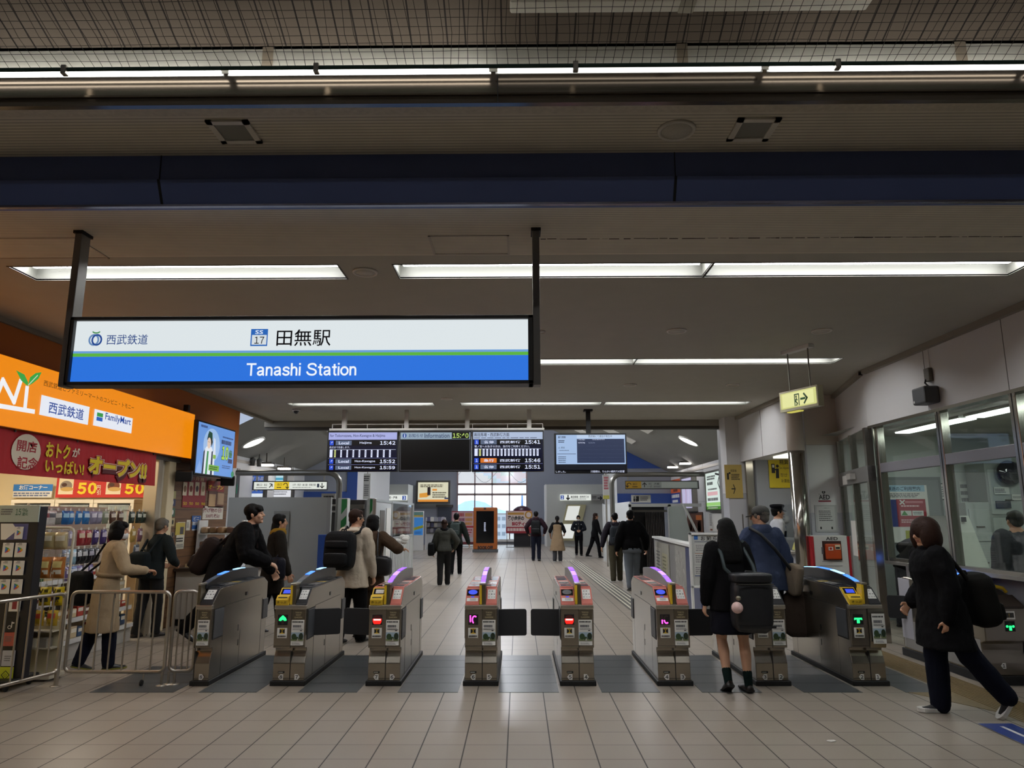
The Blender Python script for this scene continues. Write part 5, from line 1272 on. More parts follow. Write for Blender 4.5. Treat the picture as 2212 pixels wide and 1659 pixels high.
for i, (a, e) in enumerate(((24, 118), (119, 202), (203, 290))):
    A = PY(a, 1079, 11.2); B = PY(e, 1079, 11.2)
    t = thing('drink_cooler', 'white framed drinks cooler at the shop back wall, %s' % ['left one', 'middle one', 'right one'][i], 'cooler', ((A.x + B.x) / 2, 11.4, 0), 0, 'drinks coolers')
    mb = MB(); z = A.z
    for q in ((A.x, B.x, z - .06, z), (A.x, B.x, 0, .25), (A.x, A.x + .06, .25, z - .06), (B.x - .06, B.x, .25, z - .06)): mb.box(q[0], q[1], 11.2, 11.58, q[2], q[3], SHW, bev=.006)
    mb.box(A.x + .05, B.x - .05, 11.5, 11.58, .2, z - .05, paint('#40464c')); mb.build('body', t, world=True)
    for k in range(5):
        mb = MB(); zz = .3 + k * .3; mb.box(A.x + .06, B.x - .06, 11.26, 11.5, zz, zz + .015, STEEL); mb.build('shelf', t, world=True)
    mb = MB(); mb.box(A.x + .08, B.x - .08, 11.212, 11.222, .28, z - .08, mat('cooler_glass', '#c8d4d6', .05, alpha=.25)); d = mb.build('door', t, world=True)
    mb = MB(); mb.box(A.x + .1, A.x + .12, 11.19, 11.21, .8, 1.3, STEEL); mb.build('handle', d, world=True)
    for k in range(4):
        x = A.x + .12 + k * (B.x - A.x - .2) / 4
        mb = MB(); mb.lathe([(.03, 0), (.033, .02), (.033, .15), (.012, .2), (.012, .23)], paint(['#3f6b46', '#8b2a22', '#c8c4b8', '#b58a2b'][(k + i) % 4], .3), (0, 0, 0), 12)
        tag(mb.build('drink_bottle', loc=(x + .04, 11.36, 1.515)), ['green', 'red', 'white', 'amber'][(k + i) % 4] + ' bottle on the top shelf of the %s drinks cooler' % ['left', 'middle', 'right'][i], 'bottle', 'bottles in the coolers')

# ---- snack gondola along the shop front
t = thing('snack_rack', 'long shop gondola hung with rows of snack pouches', 'shelf', (-5.35, 8.6, 0))
mb = MB(); mb.box(-5.57, -5.51, 7.55, 9.62, .12, 1.70, SHW); mb.build('back_panel', t, world=True)
mb = MB(); mb.box(-5.55, -5.05, 7.55, 9.62, 0, .17, paint('#b7b3ab'), bev=.005); mb.box(-5.53, -5.08, 7.58, 9.6, -.0, .03, BLACK); mb.build('base', t, world=True)
for z, dep in ((.20, .5), (.42, .46), (.64, .42), (.86, .38)):
    mb = MB(); mb.box(-5.53, -5.53 + dep, 7.57, 9.6, z, z + .015, SHW); s_ = mb.build('shelf', t, world=True)
    mb = MB(); mb.box(-5.53 + dep, -5.52 + dep, 7.57, 9.6, z - .02, z + .03, WHITE); mb.build('price_strip', s_, world=True)
for z in (1.66, 1.43, 1.22, 1.03):
    mb = MB(); mb.tube([(-5.20, 7.57, z), (-5.20, 9.6, z)], .006, STEEL, 6); mb.build('hanging_rail', t, world=True)
for y in (7.58, 9.58):
    mb = MB(); mb.tube([(-5.19, y, 0), (-5.19, y, 1.72)], .012, SHW); mb.build('upright', t, world=True)
FOIL = {}
def pouch_mesh(name, col, w=.13, h=.19, d=.035, art='#e8e4da', art2=None, seed=0):
    """a sealed snack pouch: crimped edges, swollen middle, printed patch"""
    rr = random.Random(seed); mb = MB(); m = mat('foil_' + col.strip('#'), col, .22, .15, coat=.3, bump=.4, bscale=22)
    nx, nz = 8, 10; F_ = []; B_ = []
    for j in range(nz + 1):
        for i in range(nx + 1):
            u = -1 + 2 * i / nx; v = -1 + 2 * j / nz
            k = max(0, (1 - abs(u) ** 2.5)) ** .6 * max(0, (1 - abs(v) ** 3)) ** .7 * (1 + .18 * rr.uniform(-1, 1))
            x = u * w / 2 * (1 - .05 * (1 - v * v)); z = v * h / 2
            F_.append(V((x, -d / 2 * k - .001, z))); B_.append(V((x, d / 2 * k + .001, z)))
    q = lambda a, b: b * (nx + 1) + a
    fs = [(q(i, j), q(i + 1, j), q(i + 1, j + 1), q(i, j + 1)) for j in range(nz) for i in range(nx)]
    mb.add(F_, fs, m, True); mb.add(B_, [f[::-1] for f in fs], m, True)
    a1 = mat('print_' + art.strip('#'), art, .4); k1 = mb.mi(a1); k2 = mb.mi(mat('print_' + art2.strip('#'), art2, .4)) if art2 else k1
    for f in range(len(fs)):
        i, j = f % nx, f // nx
        if 1 <= i < nx - 1 and 5 <= j < 8: mb.m[f] = k1
        elif art2 and 1 <= i < nx - 1 and 2 <= j < 4 and rr.random() < .7: mb.m[f] = k2
    mb.box(-.012, .012, -.003, .003, h / 2 - .004, h / 2 + .03, PAPER)
    return mb
PROTO = {}
def pouch(col, art, art2, loc, rz, label, group, w=.13, h=.19, d=.035, name='snack_pouch'):
    k = (col, art, art2, round(w, 3), round(h, 3))
    if k not in PROTO:
        o = pouch_mesh(name, col, w, h, d, art, art2, len(PROTO)).build(name); PROTO[k] = o
    else: o = PROTO[k].copy(); COL.objects.link(o)
    o.location = loc; o.rotation_euler = (random.uniform(-.05, .05), random.uniform(-.04, .04), rz + random.uniform(-.12, .12))
    tag(o, label, 'snack pouch', group); return o
RZ = radians(90)
row1 = [(76, 'a8202a', 'e8e0d8', 'red'), (97, 'd9d5cf', '8a2a2a', 'white'), (110, 'd4d0cc', '5a5a60', 'white'), (124, '7c7a76', 'c8c4bc', 'grey'), (140, '1f5f9e', '9ccbe6', 'blue'), (152, '2a76b8', 'c9e2ee', 'blue'), (169, '2a76b8', 'c9e2ee', 'blue'), (185, '2a76b8', 'c9e2ee', 'blue'), (201, '8f8aa0', 'd8d4dc', 'silver'), (213, '8f8aa0', 'd8d4dc', 'silver'), (227, '8c957c', 'd4d4c4', 'pale green'), (243, '5a3b2c', 'd8ccb8', 'brown'), (259, '5a3b2c', 'd8ccb8', 'brown'), (284, '2c3a30', 'd0d4c4', 'dark green'), (299, '2c3a30', 'd0d4c4', 'dark green'), (309, '2c3a30', 'd0d4c4', 'dark green')]
row2 = [(88, '3f5f86', 'd8d8dc', 'steel blue'), (157, '8a7f96', 'd4d0d8', 'silver'), (179, '9c2f34', 'e0c8a8', 'red'), (194, '9c2f34', 'e0c8a8', 'red'), (210, '43306a', 'd0c4d8', 'purple'), (227, '43306a', 'd0c4d8', 'purple'), (243, '7a2a3c', 'd8c4b8', 'wine red'), (290, 'b89a52', 'e0d4b0', 'gold'), (305, '8a6070', 'd8c8c8', 'dusky pink')]
row3 = [(150, '8d93a6', 'e0e0e4', 'silver'), (165, '8fb4c4', 'e0e8ec', 'pale blue'), (178, '17181c', 'c8c8c8', 'black'), (190, '17181c', 'c8c8c8', 'black'), (203, '1e1c24', 'b8b4c0', 'black'), (216, '3a3838', 'd0ccc8', 'black'), (300, '6a6e78', 'd8d8d8', 'grey')]
row4 = [(158, '6a5a8a', 'd8d4e0', 'violet'), (170, '4f6a9a', 'd8dce8', 'blue violet'), (182, '6a5a8a', 'd8d4e0', 'violet'), (194, '584a50', 'd8ccc8', 'plum'), (206, '6a5a8a', 'd8d4e0', 'violet')]
for rn, row, z, hh in (('top', row1, 1.57, .135), ('second', row2, 1.335, .155), ('third', row3, 1.125, .15), ('fourth', row4, .94, .14)):
    for px, c, a, cn in row:
        p = PX(px, 1120, -5.14)
        pouch('#' + c, '#' + a, None, (-5.14, p.y, z), RZ, '%s snack pouch hanging in the %s row of the gondola' % (cn, rn), '%s pouches, %s gondola row' % (cn, rn), w=.128, h=hh * 1.15, d=.05)
rr = random.Random(11)
for li, z in enumerate((.235, .455, .675, .895)):
    y = 7.62; k = 0
    while y < 9.5:
        w_ = rr.uniform(.10, .16); c = rr.choice(['#6a2a20', '#a83a2c', '#3f6a44', '#c8b48c', '#2f4a6a', '#d4cdbf', '#b58a3a']); hh = rr.uniform(.07, .13)
        mb = MB(); mb.box(-.05, .05, -w_ / 2 + .006, w_ / 2 - .006, 0, hh, paint(c, .4), bev=.008); S = Sheet(mb, (.0505, -w_ / 2 + .02, .015), **LEFTW); S.rect(0, hh * .35, w_ - .04, hh * .7, paint('#e6dfcf', .4))
        cn = {'#6a2a20': 'brown', '#a83a2c': 'red', '#3f6a44': 'green', '#c8b48c': 'beige', '#2f4a6a': 'blue', '#d4cdbf': 'white', '#b58a3a': 'ochre'}[c]
        sn = ['lowest', 'second lowest', 'third', 'uppermost'][li]
        tag(mb.build('snack_box', loc=(-5.15 - li * .04, y + w_ / 2, z - .018)), '%s snack box on the %s shelf of the gondola' % (cn, sn), 'box', '%s boxes, %s gondola shelf' % (cn, sn)); y += w_
# ---- white wire rack of crisps
t = thing('wire_rack', 'white wire display rack of chip bags at the shop entrance', 'rack', (-5.0, 7.42, 0))
WIRE = mat('white_wire', '#c9c2ae', .4)
A = PY(78, 1140, 7.42); B = PY(161, 1140, 7.42); xl, xr, zt = A.x - .12, B.x, 1.47
mb = MB(); r_ = .05
mb.tube([(xl, 7.42, .02), (xl, 7.42, zt - r_), (xl + .015, 7.42, zt - .015), (xl + r_, 7.42, zt), (xr - r_, 7.42, zt), (xr - .015, 7.42, zt - .015), (xr, 7.42, zt - r_), (xr, 7.42, .02)], .013, WIRE, 10); mb.build('frame', t, world=True)
mb = MB()
for k in range(1, 9): x = xl + (xr - xl) * k / 9; mb.tube([(x, 7.43, .08), (x, 7.43, zt - .02)], .0025, WIRE, 5)
for k in range(18): z = .08 + k * .08; mb.tube([(xl, 7.43, z), (xr, 7.43, z)], .0025, WIRE, 5)
mb.build('wire_grid', t, world=True)
mb = MB(); mb.box(xl, xr, 7.27, 7.52, .02, .06, WIRE, bev=.005); mb.box(xl + .02, xr - .02, 7.40, 7.42, .06, .55, paint('#c8c0a2')); mb.build('base', t, world=True)
for zz in (.30, .46):
    mb = MB(); mb.box(xl + .02, xr - .02, 7.28, 7.40, zz, zz + .012, WIRE); mb.build('basket_shelf', t, world=True)
for px, py, w_, h_, c, a, a2, lab, grp in (
        (105, 1168, .125, .17, '#b8a878', '#d8d0b8', None, 'silver gold snack bag, left one in the top row of the wire rack', None), (132, 1168, .13, .17, '#c2b184', '#d8d0b8', None, 'silver gold snack bag, right one in the top row of the wire rack', None),
        (96, 1226, .135, .21, '#c27a3a', '#e2cf86', '#e0d8c4', 'orange chip bag, left one in the second row of the wire rack', None), (126, 1226, .145, .21, '#c27a3a', '#e2cf86', '#e0d8c4', 'orange chip bag, right one in the second row of the wire rack', None), (60, 1226, .12, .21, '#b06a32', '#e2cf86', '#e0d8c4', 'orange chip bag half behind the gift card stand', None),
        (98, 1288, .12, .18, '#c9b018', '#d6c230', '#3a3410', 'yellow snack bag with black V, middle of its row', None), (126, 1288, .125, .18, '#c9b018', '#d6c230', '#3a3410', 'yellow snack bag with black V, right end of its row', None), (66, 1288, .12, .18, '#c9b018', '#d6c230', '#3a3410', 'yellow snack bag with black V beside the gift card stand', None),
        (84, 1335, .115, .15, '#c8a62c', '#c04a30', None, 'yellow snack bag with red patch, left one in the lowest row of the rack', None), (113, 1335, .115, .15, '#c8a62c', '#c04a30', None, 'yellow snack bag with red patch, right one in the lowest row of the rack', None), (48, 1335, .10, .15, '#c8a62c', '#c04a30', None, 'yellow snack bag with red patch beside the black card stand', None)):
    p = PY(px, py, 7.33)
    o = pouch(c, a, a2, tuple(p), 0, lab, 'bags on the wire rack', w_, h_, .07, 'chip_bag')
    if 'black V' in lab:
        mb = MB(); S = Sheet(mb, (-.045, -.038, .0), **FRONT); S.text('V', .0, .025, .05, INK, h=.05, w=.045, bold=.03); S.rect(.055, .04, .095, .068, paint('#5a5218')); S.rect(.005, -.03, .09, -.005, INK); q = mb.build('print', o)
for i in range(4):
    x = xl + .06 + i * .1
    mb = MB(); mb.box(x, x + .085, 7.29, 7.39, .312, .40, paint(['#d8d2c0', '#5a6a8a', '#d0c8b0', '#8a8478'][i], .5), bev=.006)
    tag(mb.build('snack_box', loc=(x, 7.34, .312), world=True), ['white', 'blue', 'cream', 'grey'][i] + ' box on the lower basket of the wire rack', 'box', 'boxes in the wire rack')
# ---- black gift card stand
t = thing('card_stand', 'black gift card stand with white header at the left edge', 'display stand', (-5.0, 7.02, 0))
xr_ = -4.66; CS = mat('stand_black', '#14151c', .5)
mb = MB(); mb.box(-5.45, xr_, 6.98, 7.10, .08, 1.68, CS, bev=.006); mb.build('panel', t, world=True)
mb = MB(); mb.box(-5.4, xr_, 6.85, 7.25, .06, .10, BLACK, bev=.01); mb.build('base', t, world=True)
for x in (-5.3, xr_ - .06):
    for y in (6.88, 7.2): mb = MB(); mb.lathe([(.028, -.012), (.03, -.008), (.03, .008), (.028, .012)], BLACK, (x, y, .03), 14, 'x'); mb.box(x - .006, x + .006, y - .02, y + .02, .03, .062, STEELD); mb.build('caster', t, world=True)
mb = MB(); S = Sheet(mb, (-5.45, 6.979, 1.58), **FRONT); mb.box(-5.45, xr_, 6.965, 6.98, 1.53, 1.69, paint('#a9b5ac')); S = Sheet(mb, (-5.45, 6.964, 1.53), **FRONT)
tp(S, '15', 33, 1099, 45, 1113, paint('#3f6a52'), .01); tp(S, '%', 48, 1098, 60, 1106, paint('#3f6a52'), .01); tp(S, '還元', 48, 1107, 60, 1114, paint('#3f6a52'), .01); sp_(S, 2, 1098, 30, 1113, 3, GREYINK, 4); mb.build('header', t, world=True)
mb = MB(); S = Sheet(mb, (-5.45, 6.979, .9), **FRONT); rp(S, 2, 1131, 62, 1166, paint('#5a5a8c')); pp(S, [(2, 1131), (28, 1131), (38, 1145), (12, 1166), (2, 1166)], PAPER); mb.build('backing_print', t, world=True)
TRI = [paint('#3a6fd0'), paint('#3f9a54'), paint('#d8a62a'), paint('#c8432f')]
def card(px, py, w_, h_, kind, lab, col=None):
    p = PY(px, py, 6.965); mb = MB(); mb.box(-w_ / 2, w_ / 2, -.004, .004, -h_ / 2, h_ / 2, paint(col) if col else PAPER, bev=.003)
    S = Sheet(mb, (-w_ / 2, -.0045, -h_ / 2), **FRONT)
    if kind == 'tri':
        a, b_ = w_, h_; x0, x1, y0, y1 = .28 * a, .78 * a, .28 * b_, .72 * b_; c = (.52 * a, .5 * b_)
        S.poly([(x0, y0), c, (x0, y1)], TRI[0]); S.poly([(x0, y1), c, (.64 * a, .62 * b_)], TRI[1]); S.poly([(.64 * a, .62 * b_), c, (.64 * a, .38 * b_), (x1, .5 * b_)], TRI[2]); S.poly([(x0, y0), (.64 * a, .38 * b_), c], TRI[3])
        S.scribble(.25 * a, .82 * b_, .8 * a, .9 * b_, 1, GREYINK, .6, 2); S.rect(.35 * a, .93 * b_, .65 * a, .97 * b_, GREYINK)
    elif kind == 'note':
        S.ring(.42 * w_, .36 * h_, .16 * w_, .12 * h_, .05 * w_, PAPER, 14); S.rect(.55 * w_, .34 * h_, .62 * w_, .72 * h_, PAPER); S.rect(.62 * w_, .6 * h_, .78 * w_, .68 * h_, PAPER)
    elif kind == 'frame': S.ring(.5 * w_, .5 * h_, .3 * w_, .3 * h_, .06 * w_, INK, 4); S.ring(.5 * w_, .5 * h_, .1 * w_, .08 * h_, .02 * w_, INK, 12)
    else: S.rect(.3 * w_, .2 * h_, .7 * w_, .95 * h_, paint('#8a2a30')) if kind == 'red' else S.scribble(.2 * w_, .3 * h_, .8 * w_, .7 * h_, 3, GREYINK, .5, 7)
    tag(mb.build('gift_card', loc=tuple(p)), lab, 'gift card', 'gift cards on the black stand')
rows = [(1188, 'first'), (1227, 'second'), (1267, 'third')]
card(41, 1151, .08, .115, 'tri', 'white gift card with coloured triangle on the purple backing print')
for k, (y, n_) in enumerate(rows):
    card(17 - k * 4, y, .105, .135, 'tri', 'white gift card with coloured triangle, left one in the %s full row' % n_); card(44 - k * 4, y, .105, .135, 'tri', 'white gift card with coloured triangle, right one in the %s full row' % n_)
card(32, 1308, .11, .11, 'red', 'white gift card with dark red block on the black stand'); card(24, 1350, .12, .14, 'note', 'black gift card with a white note symbol', '#101014'); card(20, 1380, .13, .13, 'plain', 'orange and pink gift card on the black stand', '#b0564a')
card(18, 1422, .12, .14, 'plain', 'pale grey gift card low on the black stand', '#b9bcc4'); card(12, 1458, .14, .14, 'frame', 'lime yellow gift card with black outline at the foot of the stand', '#c2cc2c')
# ---- steel crowd barriers
BST = mat('barrier_steel', '#b3ada3', .28, .9)
def barrier(label, A, B, z0, z1, nbar, feet, caster=None, posts=False):
    A, B = V((A[0], A[1], 0)), V((B[0], B[1], 0)); d = (B - A).normalized(); Ln = (B - A).length; up = V((0, 0, 1))
    c = (A + B) / 2; t = thing('crowd_barrier', label, 'barrier', tuple(c), 0, 'steel crowd barriers'); r = .055
    mb = MB(); P = []
    for cx, cz, a0 in ((Ln - r, z1 - r, 0), (r, z1 - r, 90), (r, z0 + r, 180), (Ln - r, z0 + r, 270)):
        for k in range(5): a = radians(a0 + 22.5 * k); P.append(A + d * (cx + r * cos(a)) + up * (cz + r * sin(a)))
    mb.tube(P, .0165, BST, 10, closed=True); mb.build('frame', t, world=True)
    for k in range(nbar):
        q = A + d * (Ln * (k + 1) / (nbar + 1)); mb = MB(); mb.tube([q + up * (z0 + .005), q + up * (z1 - .005)], .0085, BST, 8); mb.build('bar', t, world=True)
    for f_ in feet:
        q = A + d * (Ln * f_); mb = MB(); mb.tube([q + up * 0.0, q + up * (z1 if posts else z0)], .020 if posts else .012, BST, 10); mb.lathe([(.05, 0), (.05, .006), (.02, .012)], BST, q, 16); mb.build('leg', t, world=True)
    if caster is not None:
        q = A + d * (Ln * caster); mb = MB(); mb.tube([q + up * z0, q + up * .05], .009, BST, 8); c_ = mb.build('caster', t, world=True)
        mb = MB(); mb.lathe([(.02, -.011), (.028, -.008), (.028, .008), (.02, .011)], BLACK, q + V((-.01, -.01, .028)), 14, 'x'); mb.build('wheel', c_, world=True)
barrier('steel crowd barrier angled out of frame at the left edge', (-4.39, 7.09), (-4.58, 6.24), .13, .85, 6, (0.0, 1.0), None, True)
barrier('steel crowd barrier straight in front of the trench coat woman', (-4.345, 7.13), (-3.385, 7.12), .125, .86, 6, (.985,), .80)
barrier('short steel crowd barrier next to the leftmost gate', (-3.36, 7.17), (-3.145, 7.20), .12, .86, 3, (.0, .25), None)
# ---- television, speakers
t = thing('television', 'wall screen with a blue advert above the bakery shelves', 'television', (-4.78, 11.15, 2.2))
mb = MB(); mb.box(-4.83, -4.765, 10.45, 11.87, 2.19, 3.0, BLACK, bev=.008); mb.build('casing', t, world=True)
mb = MB(); S = Sheet(mb, (-4.764, 10.475, 2.215), **LEFTW); W2, H2 = 1.37, .76
S.rect(0, 0, W2, H2, glow('#6f9fe6', .85)); S.disc(.5, .45, .3, .26, glow('#a4c6f2', .85), 24); S.poly([(0, 0), (.25, 0), (.12, .2)], glow('#8fb4ee', .85))
S.poly([(.2, 0), (.22, .33), (.32, .42), (.5, .42), (.62, .3), (.64, 0)], glow('#e8eef6', .9)); S.poly([(.2, 0), (.22, .33), (.27, .37), (.26, 0)], glow('#1f2b4a', .8)); S.poly([(.5, 0), (.5, .35), (.55, .37), (.57, 0)], glow('#1f2b4a', .8)); S.poly([(.32, 0), (.34, .35), (.40, .35), (.39, 0)], glow('#3f9a54', .8))
S.poly([(.31, .52), (.34, .62), (.46, .62), (.52, .5), (.48, .42), (.44, .52)], glow('#1d2622', .8)); S.poly([(.33, .56), (.36, .66), (.48, .64), (.5, .55)], glow('#1f4a36', .8)); S.disc(.385, .475, .065, .085, glow('#ecd2be', .85), 18); S.rect(.345, .485, .36, .495, INK); S.rect(.385, .485, .40, .495, INK); S.poly([(.56, .3), (.64, .3), (.6, .55), (.55, .58)], glow('#e2e8f4', .9)); S.rect(.55, .25, .65, .31, glow('#8fc03c', .8))
S.rect(.42, .06, .80, .15, glow('#7ab83c', .85)); S.scribble(.45, .075, .76, .135, 2, glow('#1f3a1f', .6), .5, 3)
S.text('10', .86, .25, 1, glow('#2b5a2a', .6), w=.27, h=.24, bold=.09); S.text('10', .87, .26, 1, glow('#b4dc3c', .9), w=.25, h=.22, bold=.04); S.text('倍', 1.14, .31, 1, glow('#3f7a2c', .7), w=.13, h=.13, bold=.05); S.rect(1.12, .22, 1.29, .29, glow('#3a3f6a', .7))
S.scribble(.85, .60, 1.3, .64, 1, glow('#38508c', .7), .6, 4); S.scribble(.82, .50, 1.3, .58, 1, glow('#22386c', .7), .8, 6); S.scribble(.9, .12, 1.25, .18, 2, glow('#38508c', .7), .5, 8); S.scribble(.04, .68, .3, .73, 1, glow('#38508c', .7), .7, 9)
S.disc(1.33, .05, .06, .05, glow('#3f9a64', .7), 12)
mb.build('screen', t, world=True)
mb = MB(); mb.box(-4.995, -4.83, 10.9, 11.4, 2.4, 2.8, BLACK, bev=.01); mb.build('wall_bracket', t, world=True)
for px, py, Y, lab in ((398, 1028, 10.35, 'black wall speaker under the left side of the television'), (492, 1039, 12.0, 'black wall speaker under the right side of the television')):
    p = PY(px, py, Y); t = thing('wall_speaker', lab, 'speaker', tuple(p), radians(20), 'wall speakers')
    mb = MB(); mb.box(-.11, .11, -.08, .1, -.075, .075, BLACK, bev=.015, M=Matrix.Rotation(radians(10), 4, 'X')); mb.build('cabinet', t); mb = MB(); mb.box(-.095, .095, -.089, -.082, -.06, .06, mat('speaker_cloth', '#1c1c1c', .9), M=Matrix.Rotation(radians(10), 4, 'X')); mb.build('grille', t); mb = MB(); mb.tube([(0, .08, 0), (-.12, .12, .02), (-.28, .12, .02)], .02, BLACK); mb.build('bracket', t)
# ---- papers on the wood wall
def wp(x0, y0, x1, y1, lab, col='#d6d1c2', name='wall_poster', cat='poster'):
    return pposter(name, lab, cat, x0, y0, x1, y1, LEFTW, XF + .002, paint(col), thick=.006)
t, mb, S = wp(392, 1026, 447, 1096, 'dark red food menu poster under the television', '#8f2226')
for i in range(4):
    a = 394 + i * 13; rp(S, a, 1042, a + 11, 1070, paint('#d9cbb0')); c = L(S, a + 5.5, 1056); S.disc(c[0], c[1], .05, .05, paint(['#8a6a4a', '#7a3a22', '#4a3a44', '#b09a7a'][i]), 12); tp(S, '50', a + 1, 1084 + i * .5, a + 9, 1091, YB, .02); S.k -= 2
tp(S, 'お弁当', 412, 1028, 440, 1037, paint('#d8b48c'), .02); fin(t, mb)
t, mb, S = wp(448, 1040, 485, 1096, 'brown food poster with yellow heading near the end of the wood wall', '#6a4030'); rp(S, 448, 1042, 485, 1060, paint('#8f2a22')); tp(S, 'オープン', 450, 1046, 482, 1056, YB, .03); rp(S, 450, 1068, 466, 1094, paint('#caa678')); rp(S, 468, 1066, 484, 1090, paint('#a88a6a')); fin(t, mb)
t, mb, S = wp(436, 1093, 482, 1122, 'white sign with red writing above the bakery shelf', '#d8d2c4'); rd = paint('#7a2530'); tp(S, '揚げ物の日!', 438, 1097, 479, 1107, rd, .02); tp(S, '500円 税込!', 444, 1110, 474, 1119, rd, .02); fin(t, mb)
t, mb, S = wp(414, 1114, 434, 1146, 'blue and white notice on the wood wall beside the bakery shelf', '#c4cbd4'); rp(S, 414, 1114, 434, 1127, paint('#2b5a9c')); rp(S, 414, 1134, 434, 1143, paint('#2b5a9c')); tp(S, 'ビニ', 418, 1116, 430, 1124, PAPER, .02); fin(t, mb)
t, mb, S = wp(378, 1128, 400, 1187, 'tall yellow and white poster on the wood wall', '#cfcab6'); rp(S, 378, 1129, 400, 1156, paint('#c2ac4a')); rp(S, 388, 1138, 397, 1154, paint('#4a4a4c')); sp_(S, 380, 1160, 398, 1172, 2, INK, 5); sp_(S, 380, 1174, 398, 1184, 4, GREYINK, 6); fin(t, mb)
t, mb, S = wp(401, 1123, 411, 1146, 'small oval white tag on the wood wall', '#d6d1c2'); sp_(S, 403, 1128, 409, 1140, 4, GREYINK, 2); fin(t, mb)
for k, (y0, y1, c, lab) in enumerate(((1060, 1077, '#b5ae72', 'small yellow sticker at the top of the sticker column'), (1078, 1093, '#3a4262', 'small navy sticker in the sticker column'), (1097, 1116, '#4a6a52', 'small green sticker in the sticker column'), (1119, 1137, '#b8a678', 'small beige sticker in the sticker column'), (1150, 1160, '#8a8074', 'small grey sticker at the foot of the sticker column'))):
    t, mb, S = wp(368, y0, 380 - k, y1, lab, c, 'wall_sticker', 'sticker'); c_ = L(S, 373, (y0 + y1) / 2); S.disc(c_[0], c_[1], .025, .035, PAPER if k in (1, 2) else INK, 12); fin(t, mb)
# ---- shop counter with bread shelves
t = thing('shop_counter', 'white shop counter with dark top past the leftmost gate', 'counter', (-4.55, 11.2, 0))
mb = MB(); mb.box(-5.08, -4.0, 10.8, 11.7, .1, .78, mat('counter_white', '#b9b4aa', .5), bev=.006); mb.build('body', t, world=True)
mb = MB(); mb.box(-5.05, -4.03, 10.85, 11.65, 0, .1, BLACK); mb.build('plinth', t, world=True)
mb = MB(); mb.box(-5.09, -3.96, 10.74, 11.75, .78, .83, paint('#3a302a', .35), bev=.006); mb.build('top', t, world=True)
for i, (x, y, w_, d_, c) in enumerate(((-4.62, 10.95, .28, .2, '#d6d4cc'), (-4.3, 11.0, .26, .2, '#cfd4d8'), (-4.9, 11.0, .2, .2, '#c8b48c'))):
    mb = MB(); mb.box(-w_ / 2, w_ / 2, -d_ / 2, d_ / 2, 0, .012 + .02 * i, paint(c), bev=.002); tag(mb.build('leaflet_pile', loc=(x, y, .831), rz=0), ['white leaflets in the middle of the shop counter', 'pale blue leaflets at the right of the shop counter', 'brown box lid at the left of the shop counter'][i], 'leaflets')
t = thing('bread_shelf', 'white three tier shelf of bagged bread on the shop counter', 'shelf', (-4.85, 11.5, .83))
for x in (-5.06, -4.36):
    mb = MB(); mb.box(x, x + .03, 11.35, 11.68, .83, 1.52, WHITE, bev=.004); mb.build('side_panel', t, world=True)
for z in (.85, 1.08, 1.30):
    mb = MB(); mb.box(-5.03, -4.36, 11.33, 11.68, z, z + .018, WHITE, bev=.003); mb.build('shelf', t, world=True)
rr = random.Random(8)
for si, z in enumerate((.868, 1.098, 1.318)):
    for k in range(5):
        mb = MB(); c = ['#8a6a48', '#a8845c', '#6f5040', '#4a6a78', '#b89a74'][(k + si * 2) % 5]; rbox(mb, .115, .18, .10, mat('bread_bag_' + c.strip('#'), c, .2, coat=.6, bump=.6, bscale=25), Matrix.Rotation(rr.uniform(-.3, .3), 4, 'Z') @ Matrix.Translation((0, 0, .05)))
        tag(mb.build('bread_bag', loc=(-4.97 + k * .132, 11.48, z)), '%s bag of bread on the %s tier of the bread shelf' % (['brown', 'light brown', 'dark brown', 'blue', 'pale'][(k + si * 2) % 5], ['bottom', 'middle', 'top'][si]), 'bread', 'bagged bread on the counter shelf')
# ================================================================ RIGHT: GLASS OFFICE, AED WALL, FARE COUNTER
PANW = mat('white_wall_panel', '#cecccb', .55, noise=.03, nscale=2); PANL = mat('lilac_wall_panel', '#b3b4ba', .55)
CHROME = mat('polished_steel', '#b4b0a8', .16, .95); JOINT = mat('panel_joint', '#5d5a57', .7)
XB, XG = 4.62, 4.72
P0, P1 = V((XB, 9.38, 0)), V((5.08, 11.3, 0))
mb = MB()
mb.box(XB, XB + .35, 3.0, 9.38, 2.73, HC + .1, PANW)
for y in (6.62, 7.95): mb.box(XB - .002, XB + .01, y - .004, y + .004, 2.73, HC, JOINT)
n_ = (P1 - P0).normalized(); q = V((n_.y, -n_.x, 0)) * .3
mb.add([P0 + V((0, 0, 2.73)), P1 + V((0, 0, 2.73)), P1 + V((0, 0, HC + .1)), P0 + V((0, 0, HC + .1)), P0 + q + V((0, 0, 2.73)), P1 + q + V((0, 0, 2.73)), P1 + q + V((0, 0, HC + .1)), P0 + q + V((0, 0, HC + .1))], [(0, 3, 2, 1), (0, 1, 5, 4), (4, 5, 6, 7), (3, 7, 6, 2), (0, 4, 7, 3), (1, 2, 6, 5)], PANW)
mb.box(XB - .004, XB + .12, 3.0, 9.38, 2.70, 2.735, CHROME)
struct('wall_right_upper', mb)
mb = MB(); mb.box(XB - .06, XB + .02, 3.0, 9.3, HC - .06, HC, TRIM); mb.add([P0 + V((-.06, 0, HC - .06)), P1 + V((-.06, 0, HC - .06)), P1 + V((-.06, 0, HC)), P0 + V((-.06, 0, HC)), P0 + V((.02, 0, HC - .06)), P1 + V((.02, 0, HC - .06))], [(0, 3, 2, 1), (0, 1, 5, 4)], TRIM); struct('trim_3', mb)
